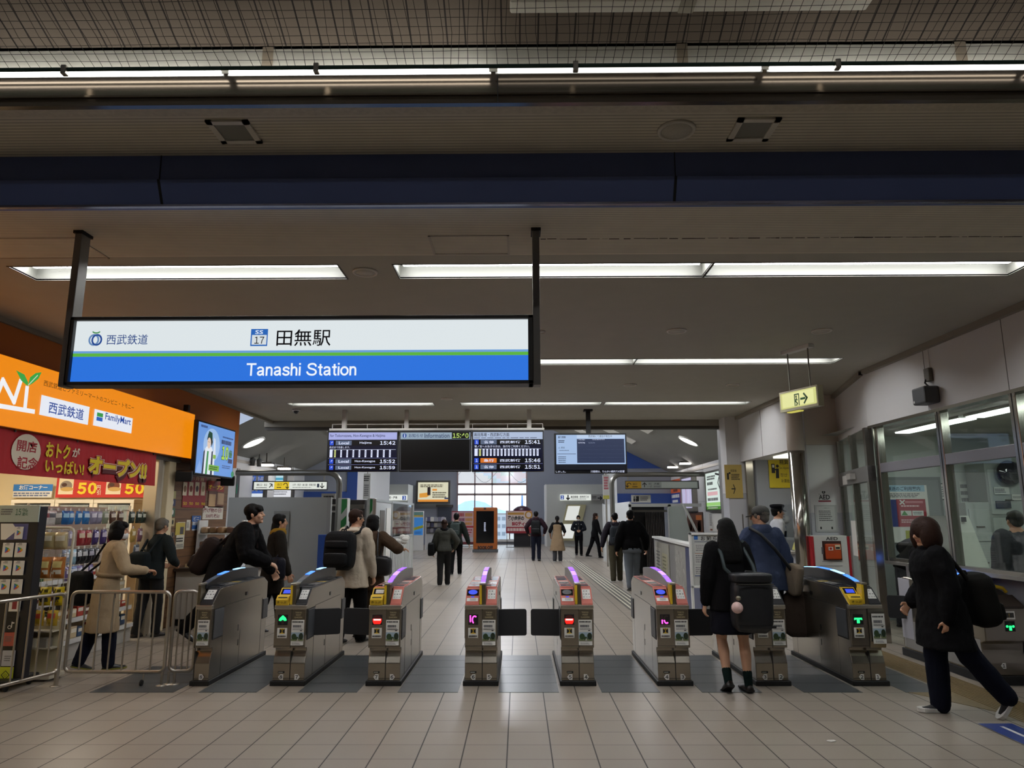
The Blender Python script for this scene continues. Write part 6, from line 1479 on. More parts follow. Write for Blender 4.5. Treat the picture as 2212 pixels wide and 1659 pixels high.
# AED wall and the pier beyond it
mb = MB(); mb.box(4.56, 5.2, 11.3, 11.45, 2.68, HC + .1, mat('beige_wall_panel', '#d6ccc2', .6)); mb.box(4.56, 5.2, 11.3, 11.45, 1.62, 2.676, PANW); mb.box(4.56, 5.2, 11.3, 11.45, 0, 1.616, PANL); struct('wall_aed', mb)
mb = MB(); mb.lathe([(.125, 0), (.125, 2.58)], CHROME, (4.40, 11.3, 0), 28); mb.lathe([(.13, 2.58), (.13, HC)], mat('beige_wall_panel', '#d6ccc2', .6), (4.40, 11.3, 0), 28); mb.lathe([(.135, 0), (.135, .12)], STEELD, (4.40, 11.3, 0), 28); struct('pillar_steel', mb)
mb = MB(); mb.box(4.30, 4.42, 11.3, 13.85, 2.60, HC + .1, PANW); mb.box(4.297, 4.31, 12.55, 12.56, 2.6, HC, JOINT); mb.box(4.24, 4.30, 11.2, 13.85, HC - .06, HC, TRIM); struct('wall_counter_lintel', mb)
mb = MB(); mb.box(4.04, 4.37, 13.85, 14.25, 2.0, HC + .1, PANW); mb.box(4.04, 4.37, 13.85, 14.25, 0, 1.996, PANL); struct('wall_pier_right', mb)
mb = MB(); mb.box(4.37, 4.54, 13.78, 13.95, 0, HC, CHROME, bev=.01); mb.box(4.27, 4.29, 13.843, 13.85, 0.8, 1.6, STEELD); mb.box(4.05, 4.13, 14.26, 14.46, 0, 3.3, mat('grey_post', '#8d8b88', .4, .4)); struct('pillar_counter', mb)
mb = MB(); mb.box(4.54, 5.6, 13.7, 13.8, 0, 3.0, mat('counter_back_wall', '#979ca2', .6)); mb.box(5.4, 5.6, 11.4, 13.7, 0, 3.0, PANW); mb.box(4.42, 5.6, 11.45, 13.8, 2.62, 2.66, WHITE); struct('wall_counter_recess', mb)
mb = MB(); mb.box(4.6, 5.2, 12.2, 12.9, 2.59, 2.62, glow('#fffbe8', 3.0)); tag(mb.build('ceiling_light', loc=(4.9, 12.5, 2.59), world=True), 'pale ceiling light inside the fare counter recess', 'ceiling light')
t = thing('fare_counter', 'grey fare counter with glass guard between steel column and pier', 'counter', (4.4, 12.5, 0))
mb = MB(); mb.box(4.32, 4.40, 11.45, 13.8, 0, .98, PANL); mb.build('front', t, world=True)
mb = MB(); mb.box(4.22, 4.42, 11.45, 13.8, .98, 1.02, paint('#c4bfb5', .3), bev=.005); mb.build('top', t, world=True)
mb = MB(); mb.box(4.345, 4.352, 11.5, 11.95, 1.03, 1.75, GLASS); mb.build('glass_guard', t, world=True)
t, mb, S = pposter('fare_sign', 'yellow fare adjustment sign with a person at a machine', 'sign', 1663, 976, 1712, 1054, FRONT, 13.69, paint('#d6c11e', .5))
tp(S, '精算', 1684, 990, 1703, 1004, INK, .01); tp(S, 'Fare Adjustment', 1684, 1008, 1709, 1015, INK); tp(S, '정산', 1686, 1022, 1701, 1030, INK); tp(S, '补票处', 1688, 1035, 1706, 1043, INK)
rp(S, 1667, 1002, 1673, 1022, INK); rp(S, 1668, 1004, 1672, 1010, PAPER); c = L(S, 1679, 1007); S.disc(c[0], c[1], .028, .03, INK, 12); pp(S, [(1676, 1033), (1676, 1012), (1682, 1012), (1683, 1033)], INK); lp(S, [(1677, 1015), (1673, 1014)], .025, INK); fin(t, mb)
t, mb, S = pposter('arrow_sign', 'tan sign with arrow on the pier left of the fare counter', 'sign', 1568, 1004, 1601, 1076, FRONT, 13.84, paint('#b39a52', .5))
tp(S, '精算機', 1578, 1014, 1591, 1020, INK); sp_(S, 1580, 1023, 1598, 1037, 4, INK, 4); rp(S, 1571, 1022, 1574, 1036, INK); c = L(S, 1576, 1022); S.disc(c[0], c[1], .018, .02, INK, 10); lp(S, [(1581, 1056), (1587, 1056)], .02, INK); lp(S, [(1584, 1047), (1588, 1056), (1585, 1066)], .014, INK); fin(t, mb)
t, mb, S = pposter('wall_notice', 'small pale notice on the recess wall beside the officer', 'notice', 1676, 1105, 1700, 1128, FRONT, 13.69, paint('#a4a8aa')); sp_(S, 1678, 1108, 1698, 1125, 3, GREYINK, 5); fin(t, mb)
t = thing('folding_board', 'yellow and white leaning board on the fare counter', 'board', (4.5, 12.0, 1.02))
mb = MB(); mb.prism([(4.52, 1.02), (4.62, 1.02), (4.72, 1.45), (4.68, 1.45)], 'y', 11.85, 12.1, paint('#c9c04a')); mb.build('board', t, world=True)
# AED: lettering, notice and cabinet
t = thing('aed_sign', 'AED lettering with heart mark and red bar on the wall panel', 'sign', (4.78, 11.3, 1.8))
mb = MB(); S = Sheet(mb, (4.56, 11.298, 1.6), **FRONT); S.mb.box(4.70, 4.72, 11.298, 11.3, 1.9, 1.905, INK)
tp(S, 'AED', 1769, 1069, 1793, 1079, INK, .02); rp(S, 1768, 1081, 1795, 1084, paint('#8e2436')); c = L(S, 1779, 1064); S.disc(c[0] - .012, c[1] + .008, .016, .014, INK, 12); S.disc(c[0] + .012, c[1] + .008, .016, .014, INK, 12); S.poly([(c[0] - .027, c[1] + .004), (c[0], c[1] - .035), (c[0] + .027, c[1] + .004)], INK); S.line([(c[0] + .004, c[1] + .02), (c[0] - .006, c[1]), (c[0] + .006, c[1] - .004), (c[0] - .002, c[1] - .02)], .007, PANW); mb.build('lettering', t, world=True)
t, mb, S = pposter('wall_notice', 'framed A4 notice in a clear sleeve above the AED cabinet', 'notice', 1763, 1091, 1806, 1149, FRONT, 11.298, paint('#aaa9a8'))
rp(S, 1768, 1094, 1802, 1145, paint('#b9b8b6')); tp(S, '— お知らせ —', 1775, 1096, 1796, 1099, GREYINK); sp_(S, 1770, 1102, 1800, 1126, 6, INK, 6, .35); S.rect(*(L(S, 1772, 1143) + L(S, 1775, 1138)), INK); S.rect(*(L(S, 1796, 1143) + L(S, 1799, 1138)), INK); fin(t, mb, 'paper')
a = PY(1762, 1245, 11.1); b_ = PY(1828, 1157, 11.1)
t = thing('aed_cabinet', 'white AED cabinet with red sides holding an orange defibrillator case', 'cabinet', ((a.x + b_.x) / 2, 11.2, .0))
mb = MB(); mb.box(a.x, b_.x, 11.08, 11.29, 0, b_.z, mat('cabinet_white', '#cfcdca', .4), bev=.008); mb.build('body', t, world=True)
for x0, x1 in ((a.x - .035, a.x), (b_.x, b_.x + .035)):
    mb = MB(); mb.box(x0, x1, 11.07, 11.28, .0, b_.z - .01, paint('#a8242c', .4), bev=.006); mb.build('red_side', t, world=True)
mb = MB(); S = Sheet(mb, (a.x, 11.078, 0), **FRONT)
tp(S, 'AED', 1784, 1160, 1810, 1167, INK, .02); q0 = L(S, 1780, 1209); q1 = L(S, 1815, 1170); S.rect(q0[0] - .01, q0[1] - .01, q1[0] + .01, q1[1] + .01, paint('#3a1a14')); rp(S, 1776, 1212, 1818, 1213, GREYINK); rp(S, 1772, 1222, 1820, 1223, GREYINK); rp(S, 1775, 1182, 1778, 1197, GREYINK); d_ = mb.build('door', t, world=True)
mb = MB(); x = a.x + q0[0]; mb.box(x + .02, a.x + q1[0] - .01, 11.03, 11.076, q0[1] + .005, q1[1] - .03, paint('#c04a1c', .4), bev=.02); S = Sheet(mb, (x, 11.0285, q0[1]), **FRONT); S.rect(.06, .14, .13, .19, PAPER); S.disc(.095, .165, .02, .018, paint('#c02020'), 10); S.rect(.16, .15, .24, .22, paint('#d8c8a8')); S.rect(.17, .16, .23, .19, INK); tag(mb.build('defibrillator_case', loc=(x + .1, 11.05, q0[1]), world=True), 'orange defibrillator case in the window of the AED cabinet', 'medical case')
# ---- glass front of the office
mb = MB(); mb.box(4.92, 4.97, 3.0, 9.35, 0, .98, LAV); mb.box(4.90, 4.925, 3.0, 9.35, 0, .09, STEELD); mb.box(XG - .04, 4.97, 3.0, 9.38, .97, 1.01, mat('sill_steel', '#a9a6a0', .3, .8)); struct('wall_office_low', mb)
mb = MB()
for y in (9.34, 7.92, 6.70, 5.4): mb.box(XG - .035, XG + .06, y - .05, y + .05, 1.0, 2.72, CHROME, bev=.006); mb.box(XG - .037, XG - .03, y - .006, y + .006, 1.0, 2.72, SEAM)
mb.box(XG - .03, XG + .05, 3.0, 9.35, 2.12, 2.24, mat('grey_rail', '#86848a', .4, .3), bev=.006); mb.box(XG - .03, XG + .05, 3.0, 9.35, 1.0, 1.05, CHROME)
mb.box(XG, XG + .006, 3.0, 9.34, 1.03, 2.73, GLASS); struct('window_office', mb)
# slanting automatic door
t = thing('office_door', 'sliding glass office door beside the AED wall', 'door', tuple((P0 + P1) / 2), 0); t['kind'] = 'structure'; t.name = 'door_2'; ROOTS['door_2'] = ROOTS['office_door']
del t['category']
e = n_; nn = V((-e.y, e.x, 0))
def slab(mb, a, b, z0, z1, th, m, off=0.0):
    A = P0 + e * a + nn * off; B = P0 + e * b + nn * off; k = nn * th
    mb.add([A - k + V((0, 0, z0)), B - k + V((0, 0, z0)), B + k + V((0, 0, z0)), A + k + V((0, 0, z0)), A - k + V((0, 0, z1)), B - k + V((0, 0, z1)), B + k + V((0, 0, z1)), A + k + V((0, 0, z1))], [(0, 3, 2, 1), (4, 5, 6, 7), (0, 1, 5, 4), (1, 2, 6, 5), (2, 3, 7, 6), (3, 0, 4, 7)], m)
LW = (P1 - P0).length
mb = MB()
for a, b in ((0, .12), (LW - .1, LW), (.95, 1.03)): slab(mb, a, b, 0, 2.72, .045, CHROME)
slab(mb, 0, LW, 2.02, 2.22, .05, mat('door_header', '#7d7a77', .4, .5)); mb.build('frame', t, world=True)
mb = MB(); slab(mb, .12, .95, .05, 2.02, .005, GLASS); slab(mb, .12, LW - .1, 2.22, 2.72, .004, GLASS); mb.build('glass', t, world=True)
mb = MB(); slab(mb, 1.03, LW - .1, .05, 2.02, .005, GLASS, .02); slab(mb, 1.03, 1.07, .05, 2.02, .015, STEELD, .02); mb.build('sliding_leaf', t, world=True)
mb = MB(); slab(mb, .75, 1.0, 2.08, 2.16, .06, paint('#b9b6b0', .4), .06); mb.build('sensor', t, world=True)
mb = MB(); slab(mb, 1.3, 1.6, 2.03, 2.16, .004, PAPER, .055); mb.build('label', t, world=True)
mb = MB(); slab(mb, 1.1, 1.4, 1.0, 1.5, .004, PAPER, .03); mb.build('notice', t, world=True)
# ---- inside the office
OW = mat('office_wall', '#b9c0bb', .6)
mb = MB(); mb.quad((5.1, 11.42, 0), (9, 11.42, 0), (9, 11.42, 2.9), (5.1, 11.42, 2.9), OW); mb.quad((9, 11.42, 0), (9, 3, 0), (9, 3, 2.9), (9, 11.42, 2.9), OW); mb.quad((9, 3, 0), (4.97, 3, 0), (4.97, 3, 2.9), (9, 3, 2.9), OW); struct('wall_office', mb)
mb = MB(); mb.quad((4.8, 3, 2.82), (4.8, 11.42, 2.82), (9, 11.42, 2.82), (9, 3, 2.82), mat('office_ceiling', '#aaa9a2', .7)); struct('ceiling_office', mb)
for i, (x, y0, y1, w_) in enumerate(((5.72, 7.3, 8.9, .11), (5.72, 9.0, 10.6, .11), (7.2, 6.8, 9.5, .16), (5.72, 4.2, 6.6, .11))):
    t = thing('ceiling_light', ['slim office ceiling light nearest the glass, front one', 'slim office ceiling light nearest the glass, rear one', 'office ceiling light deeper in the room', 'slim office ceiling light near the frame edge'][i], 'ceiling light', (x, (y0 + y1) / 2, 2.8), 0, 'office ceiling lights')
    mb = MB(); mb.box(x - w_ - .02, x + w_ + .02, y0, y1, 2.79, 2.82, WHITE); mb.build('housing', t, world=True)
    mb = MB(); mb.box(x - w_, x + w_, y0 + .02, y1 - .02, 2.775, 2.79, glow('#f2fff6', 9.0)); mb.build('lamp_tube', t, world=True)
mb = MB(); mb.box(5.65, 6.62, 11.36, 11.42, 0, 2.12, mat('office_door_grey', '#7f8584', .5), bev=.005); mb.box(5.60, 6.67, 11.38, 11.42, 0, 2.17, mat('office_door_frame', '#6d7272', .5)); struct('door_3', mb)
YO = 11.34
t, mb, S = pposter('info_poster', 'big office poster with a pale blue header and red panel', 'poster', 1916, 1048, 2000, 1172, FRONT, YO, PAPER)
rp(S, 1916, 1048, 1996, 1062, paint('#9fc3d8')); tp(S, '運送のご利用案内', 1917, 1051, 1988, 1060, paint('#1f3a56'), .02); sp_(S, 1922, 1065, 1990, 1075, 3, GREYINK, 3)
rp(S, 1918, 1079, 1939, 1138, paint('#2c3a7e')); rp(S, 1941, 1078, 1998, 1138, paint('#9c2430')); lp(S, [(1944, 1081), (1953, 1089)], .02, PAPER); lp(S, [(1953, 1081), (1944, 1089)], .02, PAPER); rp(S, 1955, 1082, 1993, 1087, paint('#c87a80'), False); sp_(S, 1946, 1090, 1992, 1096, 1, paint('#e0b8b8'), 5); rp(S, 1946, 1103, 1968, 1114, paint('#d8d6ce')); pp(S, [(1947, 1113), (1953, 1103), (1961, 1113)], paint('#3f8a3a')); rp(S, 1971, 1103, 1994, 1114, PAPER); sp_(S, 1973, 1105, 1992, 1112, 2, GREYINK, 8); sp_(S, 1947, 1121, 1994, 1130, 2, paint('#e0b8b8'), 6)
rp(S, 1957, 1146, 1992, 1166, paint('#a6a82e')); fin(t, mb)
t, mb, S = pposter('office_notice', 'dark framed notice on the office back wall right of the grey door', 'notice', 2022, 1046, 2052, 1078, FRONT, YO + .06, PAPER, frame=BLACK); sp_(S, 2025, 1050, 2049, 1074, 5, GREYINK, 3); fin(t, mb)
t, mb, S = pposter('dot_poster', 'white sheet with dark dots low on the office back wall', 'notice', 1977, 1170, 2004, 1205, FRONT, YO + .06, PAPER)
for k in range(6): c = L(S, 1983 + 8 * (k % 2), 1178 + 9 * (k // 2)); S.disc(c[0], c[1], .02, .02, INK, 8)
fin(t, mb)
t = thing('ticket_machine_back', 'white sloping machine cover inside the office glass', 'machine', (5.95, 9.5, 0))
mb = MB(); q = [PY(px, py, 9.4) for px, py in ((2052, 1114), (2092, 1114), (2142, 1236), (2060, 1236))]; mb.prism([(p.x, p.z) for p in q], 'y', 9.4, 9.9, mat('machine_white', '#c3c8bd', .4)); mb.build('cover', t, world=True)
for px in (2062, 2082):
    p = PY(px, 1122, 9.39); mb = MB(); mb.box(p.x - .03, p.x + .02, 9.37, 9.40, p.z - .03, p.z + .03, BLACK); mb.build('latch', t, world=True)
mb = MB(); mb.box(5.75, 6.35, 9.4, 10.0, 0, .86, paint('#9a9f9c')); mb.build('base', t, world=True)
t = thing('office_desk', 'long pale office desk behind the glass', 'desk', (6.4, 8.6, 0))
mb = MB(); mb.box(5.5, 8.5, 8.6, 9.3, .74, .78, paint('#b5b7ae', .4), bev=.004); mb.build('top', t, world=True)
for x in (5.55, 8.4): mb = MB(); mb.box(x, x + .05, 8.65, 9.25, 0, .74, STEELD); mb.build('leg', t, world=True)
mb = MB(); mb.box(6.0, 6.5, 8.75, 9.1, .785, .86, paint('#23315e', .4), bev=.008); mb.box(6.03, 6.47, 8.77, 9.08, .86, .865, BLACK); tag(mb.build('document_tray', loc=(6.25, 8.9, .78), world=True), 'navy document tray on the office desk', 'tray')
for i, (px0, py0, px1, py1, c) in enumerate(((2143, 1000, 2212, 1150, '#8f9591'), (2100, 1085, 2136, 1215, '#a4aaa6'))):
    A = PY(px0, py1, 10.9); B = PY(px1, py0, 10.9)
    t = thing('filing_cabinet', ['tall grey cabinet deep in the office at the right edge', 'pale grey cabinet left of the tall one in the office'][i], 'cabinet', ((A.x + B.x) / 2, 11.1, 0))
    mb = MB(); mb.box(A.x, B.x, 10.9, 11.38, 0, B.z, paint(c), bev=.008); mb.build('body', t, world=True)
    for k in range(3):
        mb = MB(); z = .15 + k * (B.z - .2) / 3; mb.box(A.x + .03, B.x - .03, 10.885, 10.9, z, z + (B.z - .35) / 3, paint('#a9afab'), bev=.004); mb.box((A.x + B.x) / 2 - .06, (A.x + B.x) / 2 + .06, 10.87, 10.886, z + .2, z + .22, STEELD); mb.build('drawer', t, world=True)
for (x0, y0, x1, y1, lab, c) in ((2152, 1082, 2182, 1098, 'dark grey plate on the tall office cabinet', '#3c3f48'), (2148, 1052, 2178, 1068, 'white paper on the tall office cabinet', '#d6d8d2'), (2186, 1068, 2212, 1080, 'white label at the right of the tall office cabinet', '#d6d8d2'), (2100, 1040, 2122, 1074, 'white sheet on the office wall between the posts', '#ccd0ca'), (2076, 1040, 2094, 1090, 'narrow pale sheet on the office wall beside the post', '#c2c8c2')):
    t, mb, S = pposter('office_notice', lab, 'notice', x0, y0, x1, y1, FRONT, 10.87 if x0 > 2140 else YO + .06, paint(c)); sp_(S, x0 + 2, y0 + 3, x1 - 2, y1 - 3, 3, GREYINK, x0); fin(t, mb)
p = PY(2181, 1022, 10.8); mb = MB(); mb.lathe([(.19, .02), (.19, 0), (.16, -.05), (.1, -.08), (.01, -.09)], mat('mirror_dome', '#16181f', .06, coat=1), tuple(p), 24, 'y'); tag(mb.build('dome_mirror', loc=tuple(p), world=True), 'dark round dome mirror high in the office at the right edge', 'mirror')
# ---- camera box and exit sign on this side
p = PX(1997, 856, XB - .1)
t = thing('junction_speaker', 'grey wall box with cable above the office glass', 'wall box', (XB - .08, p.y, p.z))
mb = MB(); mb.box(XB - .17, XB, p.y - .13, p.y + .13, p.z - .09, p.z + .10, paint('#4c4d50', .5), bev=.02); S = Sheet(mb, (XB - .1705, p.y + .13, p.z - .09), **RIGHTW); S.disc(.04, .035, .012, .015, PAPER, 10); mb.build('box', t, world=True)
mb = MB(); mb.box(XB - .05, XB, p.y - .04, p.y + .06, p.z + .17, p.z + .32, paint('#6f6a60'), bev=.008); mb.build('connector', t, world=True)
mb = MB(); mb.tube([(XB - .05, p.y + .03, p.z + .19), (XB - .08, p.y, p.z + .15), (XB - .06, p.y - .04, p.z + .1)], .009, BLACK); mb.tube([(XB - .01, p.y, p.z + .32), (XB - .01, p.y, HC)], .005, WHITE); mb.build('cable', t, world=True)
A = PZ(1695, 766, HC); B = PZ(1738, 743, HC)
c = PY(1724, 862, 8.0)
t = thing('exit_sign', 'glowing pale yellow exit sign with green arrow hung from the ceiling', 'sign', (c.x, 8.0, c.z))
d_ = V((.32, 1, 0)).normalized() * -1; u_ = V((.80, -.6, 0)).normalized(); n2 = V((-.6, -.80, 0)).normalized()
u_ = V((.36, -.933, 0)).normalized(); n2 = V((-.933, -.36, 0)).normalized()
Wd, Hd = .60, .235; o = V((c.x, 8.0, c.z)) - u_ * Wd / 2 - V((0, 0, Hd / 2))
def obox(mb, o, u, n, w, h, d, m):
    q = [o + u * a + V((0, 0, b)) - n * k for k in (0, d) for a, b in ((0, 0), (w, 0), (w, h), (0, h))]
    mb.add(q, [(0, 1, 2, 3), (4, 7, 6, 5), (0, 4, 5, 1), (1, 5, 6, 2), (2, 6, 7, 3), (3, 7, 4, 0)], m)
mb = MB(); obox(mb, o, u_, n2, Wd, Hd, .08, mat('sign_case_cream', '#c9c4a6', .5)); mb.build('case', t, world=True)
mb = MB(); S = Sheet(mb, o + n2 * .001, u_, n2); S.rect(.02, .03, Wd - .02, Hd - .02, glow('#dfe08a', .8)); S.rect(.05, .045, Wd - .06, Hd - .035, glow('#eff0a4', .85))
gd = paint('#2f6a34'); S.o = S.o + S.u * .1; S.line([(.15, .05), (.15, .175), (.215, .175), (.215, .05)], .014, gd); S.disc(.175, .15, .012, .014, gd, 10); S.line([(.18, .13), (.165, .095), (.19, .07), (.175, .05)], .016, gd); S.line([(.165, .115), (.195, .11)], .012, gd); S.rect(.24, .10, .32, .125, paint('#3f8a4c')); S.line([(.30, .165), (.345, .112), (.30, .06)], .022, gd); mb.build('lit_face', t, world=True)
mb = MB(); obox(mb, o + V((.06, -.05, -.012)), u_, n2, .2, .014, .06, glow('#d8d060', .8)); mb.build('down_lamp', t, world=True)
for a in (.14, .46):
    q = o + u_ * a - n2 * .04 + V((0, 0, Hd)); mb = MB(); mb.tube([q, V((q.x, q.y, HC))], .0085, mat('rod_grey', '#8a8880', .4, .5)); mb.build('rod', t, world=True)
mb = MB(); obox(mb, V((o.x, o.y, HC - .04)) + u_ * .08, u_, n2, .44, .04, .08, WHITE); mb.build('ceiling_plate', t, world=True)
# ================================================================ BEYOND THE GATES
# ---- departure boards
YB_ = 12.8
t = thing('board_hanger', 'white rail frame on four posts carrying the departure boards', 'bracket', (-1.5, 12.85, 3.1))
HW = mat('hanger_white', '#bdbab4', .4)
for px in (741, 877, 1009, 1143):
    q = PZ(px, 884, HC); mb = MB(); mb.box(q.x - .04, q.x + .04, 12.78, 12.86, 3.12, HC, HW, bev=.006); mb.build('post', t, world=True)
mb = MB(); mb.box(-3.42, .47, 12.74, 12.9, 3.10, 3.14, HW, bev=.004); mb.tube([(-3.38, 12.8, 3.22), (.44, 12.8, 3.22)], .009, HW, 6)
for k in range(7): x = -3.38 + k * .6367; mb.tube([(x, 12.8, 3.13), (x, 12.8, 3.22)], .008, HW, 6)
mb.build('rail', t, world=True)
NV = glow('#0d1440', .35); LV = glow('#aeb4ea', .9); LB = glow('#2f55d8', .9); GYB = glow('#6f7f9e', .6); TW = glow('#dfe6ff', 1.0); TB = paint('#1a1f3a'); BK = glow('#050610', .1)
def board(label, x0, x1, name='departure_board'):
    a = PY(x0, 1019, YB_); b = PY(x1, 930, YB_)
    t = thing(name, label, 'display board', ((a.x + b.x) / 2, YB_, a.z), 0, 'departure boards')
    mb = MB(); mb.box(a.x, b.x, YB_ - .06, YB_ + .09, a.z, 3.10, BLACK, bev=.006); mb.build('casing', t, world=True)
    mb = MB(); S = Sheet(mb, (a.x, YB_ - .061, a.z), **FRONT); return t, mb, S
def row(S, x, y0, y1, num, kind, dest, time, kc=GYB, dw=None, w=145):
    rp(S, x, y0, x + w, y1, BK); rp(S, x + 1, y0 + 1, x + 10, y1 - 1, LB); tp(S, num, x + 4, y0 + 3, x + 8, y1 - 3, TW, .02)
    rp(S, x + 14, y0 + 1, x + 49, y1 - 1, kc); tp(S, kind, x + 21, y0 + 3, x + 43, y1 - 3, TW, .02)
    a, b = dw or (56, 100); tp(S, dest, x + a, y0 + 3, x + b, y1 - 3, TW, .01); tp(S, time, x + 110, y0 + 2, x + 143, y1 - 2, TW, .03)
def stops(S, x, y0, y1, n, first='#d8e08a', w=145):
    rp(S, x, y0, x + w, y1, NV); rp(S, x + 1, y0 + 1, x + 8, y1 - 1, TW); rp(S, x + 8, y0 + 1, x + w - 1, y0 + 2, TW)
    for k in range(n):
        a = x + 11 + k * (w - 13) / n; rp(S, a, y0 + 2, a + 4, y1 - 1, TW if k else glow(first, .9)); sp_(S, a + 1, y0 + 4, a + 3, y1 - 4, 4, TB, k)
t, mb, S = board('left departure board listing the Local trains, first at 15:42', 706, 861)
rp(S, 709, 934, 858, 1017, NV); rp(S, 710, 934, 858, 950, LV); tp(S, 'for Tokorozawa, Hon-Kawagoe & Haijima', 713, 938, 832, 946, paint('#2b2f5c'), .01)
row(S, 711, 951, 963, '4', 'Local', 'Haijima', '15:42', dw=(66, 92)); tp(S, '終点まで先着します。', 712, 964, 756, 969, TW); stops(S, 711, 970, 989, 10); row(S, 711, 991, 1003, '4', 'Local', 'Hon-Kawagoe', '15:52'); row(S, 711, 1005, 1016, '4', 'Local', 'Hon-Kawagoe', '15:59'); rp(S, 710, 1003.5, 858, 1004.3, LV); rp(S, 710, 989.5, 858, 990.3, LV); mb.build('screen', t, world=True)
t, mb, S = board('middle information board with black screen and the clock 15:40', 862, 1018, 'information_board')
rp(S, 865, 934, 1016, 1017, BK); rp(S, 865, 934, 1016, 949, glow('#9fb4c8', .8)); c = L(S, 874, 941); S.disc(c[0], c[1], .036, .042, glow('#1f4f9e', .8), 16); tp(S, 'i', 873, 937, 875, 945, TW, .02); tp(S, 'お知らせ', 883, 937, 914, 945, paint('#2a3f66'), .01); tp(S, 'Information', 917, 936, 971, 946, paint('#2a3f66'), .01); rp(S, 976, 934, 1014, 948, glow('#0a120a', .1)); tp(S, '15:40', 978, 936, 1012, 946, glow('#c8e678', .95), .02); lp(S, [(865, 950), (865, 1016), (1015, 1016), (1015, 950)], .008, glow('#6f6f78', .5)); mb.build('screen', t, world=True)
t, mb, S = board('right departure board with an orange express row at 15:46', 1019, 1174)
rp(S, 1022, 933, 1172, 1017, NV); rp(S, 1022, 933, 1172, 949, glow('#b4c4e0', .9)); tp(S, '高田馬場・西武新宿方面', 1024, 935, 1100, 943, TB, .01); sp_(S, 1024, 944.5, 1168, 947, 1, TB, 3)
row(S, 1024, 949, 961, '1', '各停', '西武新宿', '15:41'); tp(S, '鷺ノ宮へお急ぎの方は、急行をご利用ください。', 1025, 962, 1144, 967, TW); stops(S, 1024, 968, 986, 17); row(S, 1024, 989, 1001, '1', '急行', '西武新宿', '15:46', glow('#e07828', .9)); row(S, 1024, 1003, 1015, '1', '各停', '西武新宿', '15:51'); rp(S, 1023, 1001.5, 1172, 1002.3, LV); mb.build('screen', t, world=True)
a = PY(1198, 1023, YB_); b = PY(1352, 936, YB_)
t = thing('notice_screen', 'pale blue service notice screen on a single black post', 'display board', ((a.x + b.x) / 2, YB_, a.z))
mb = MB(); mb.box(a.x, b.x, YB_ - .05, YB_ + .05, a.z, b.z, BLACK, bev=.005); mb.build('casing', t, world=True)
mb = MB(); mb.box(1.23, 1.31, YB_, YB_ + .08, b.z - .02, HC, BLACK, bev=.006); mb.box(1.19, 1.35, YB_ - .04, YB_ + .12, HC - .03, HC, BLACK); mb.build('post', t, world=True)
mb = MB(); S = Sheet(mb, (a.x, YB_ - .051, a.z), **FRONT)
rp(S, 1200, 938, 1350, 1021, glow('#0a0c18', .2)); rp(S, 1202, 939, 1350, 1003, glow('#a9c4ea', .9)); rp(S, 1246, 939, 1350, 947, glow('#c4d8f4', .9)); tp(S, '西武線にて遅延が発生中', 1271, 940, 1322, 945, TB); rp(S, 1247, 948, 1348, 1000, glow('#3a4668', .6))
for y in (953, 963, 971, 980, 988, 995): rp(S, 1248, y, 1347, y + .5, glow('#7a86a4', .6), False)
rp(S, 1248, 949, 1264, 951, TW, False); rp(S, 1279, 948.5, 1306, 950.5, TW, False); rp(S, 1249, 955, 1264, 958, TW, False); rp(S, 1271, 955, 1285, 958, glow('#a4b0cc', .7), False)
tp(S, '運行情報', 1205, 942, 1222, 947, TB, .01); sp_(S, 1206, 950, 1220, 957, 2, TB, 3); tp(S, '△ 遅延', 1206, 965, 1220, 969, TB); sp_(S, 1208, 972, 1230, 974, 1, TB, 3); rp(S, 1204, 980, 1244, 981, TB); sp_(S, 1206, 985, 1226, 1001, 4, TB, 5, .35); rp(S, 1201, 1003, 1350, 1015, glow('#232633', .4)); tp(S, 'しました。', 1201, 1017, 1222, 1021, TW); tp(S, '川越線は、りんかい線内での影響', 1276, 1016, 1349, 1021, TW); mb.build('screen', t, world=True)
# small ceiling camera
p = PZ(640, 884, HC); t = thing('dome_camera', 'small dome camera on the ceiling left of the departure boards', 'camera', tuple(p)); mb = MB(); mb.lathe([(.07, 0), (.07, -.03), (.055, -.035)], WHITE, tuple(p), 18); mb.build('base', t, world=True); mb = MB(); mb.ball(p - V((0, 0, .035)), .05, DGL, 14); mb.build('dome', t, world=True)

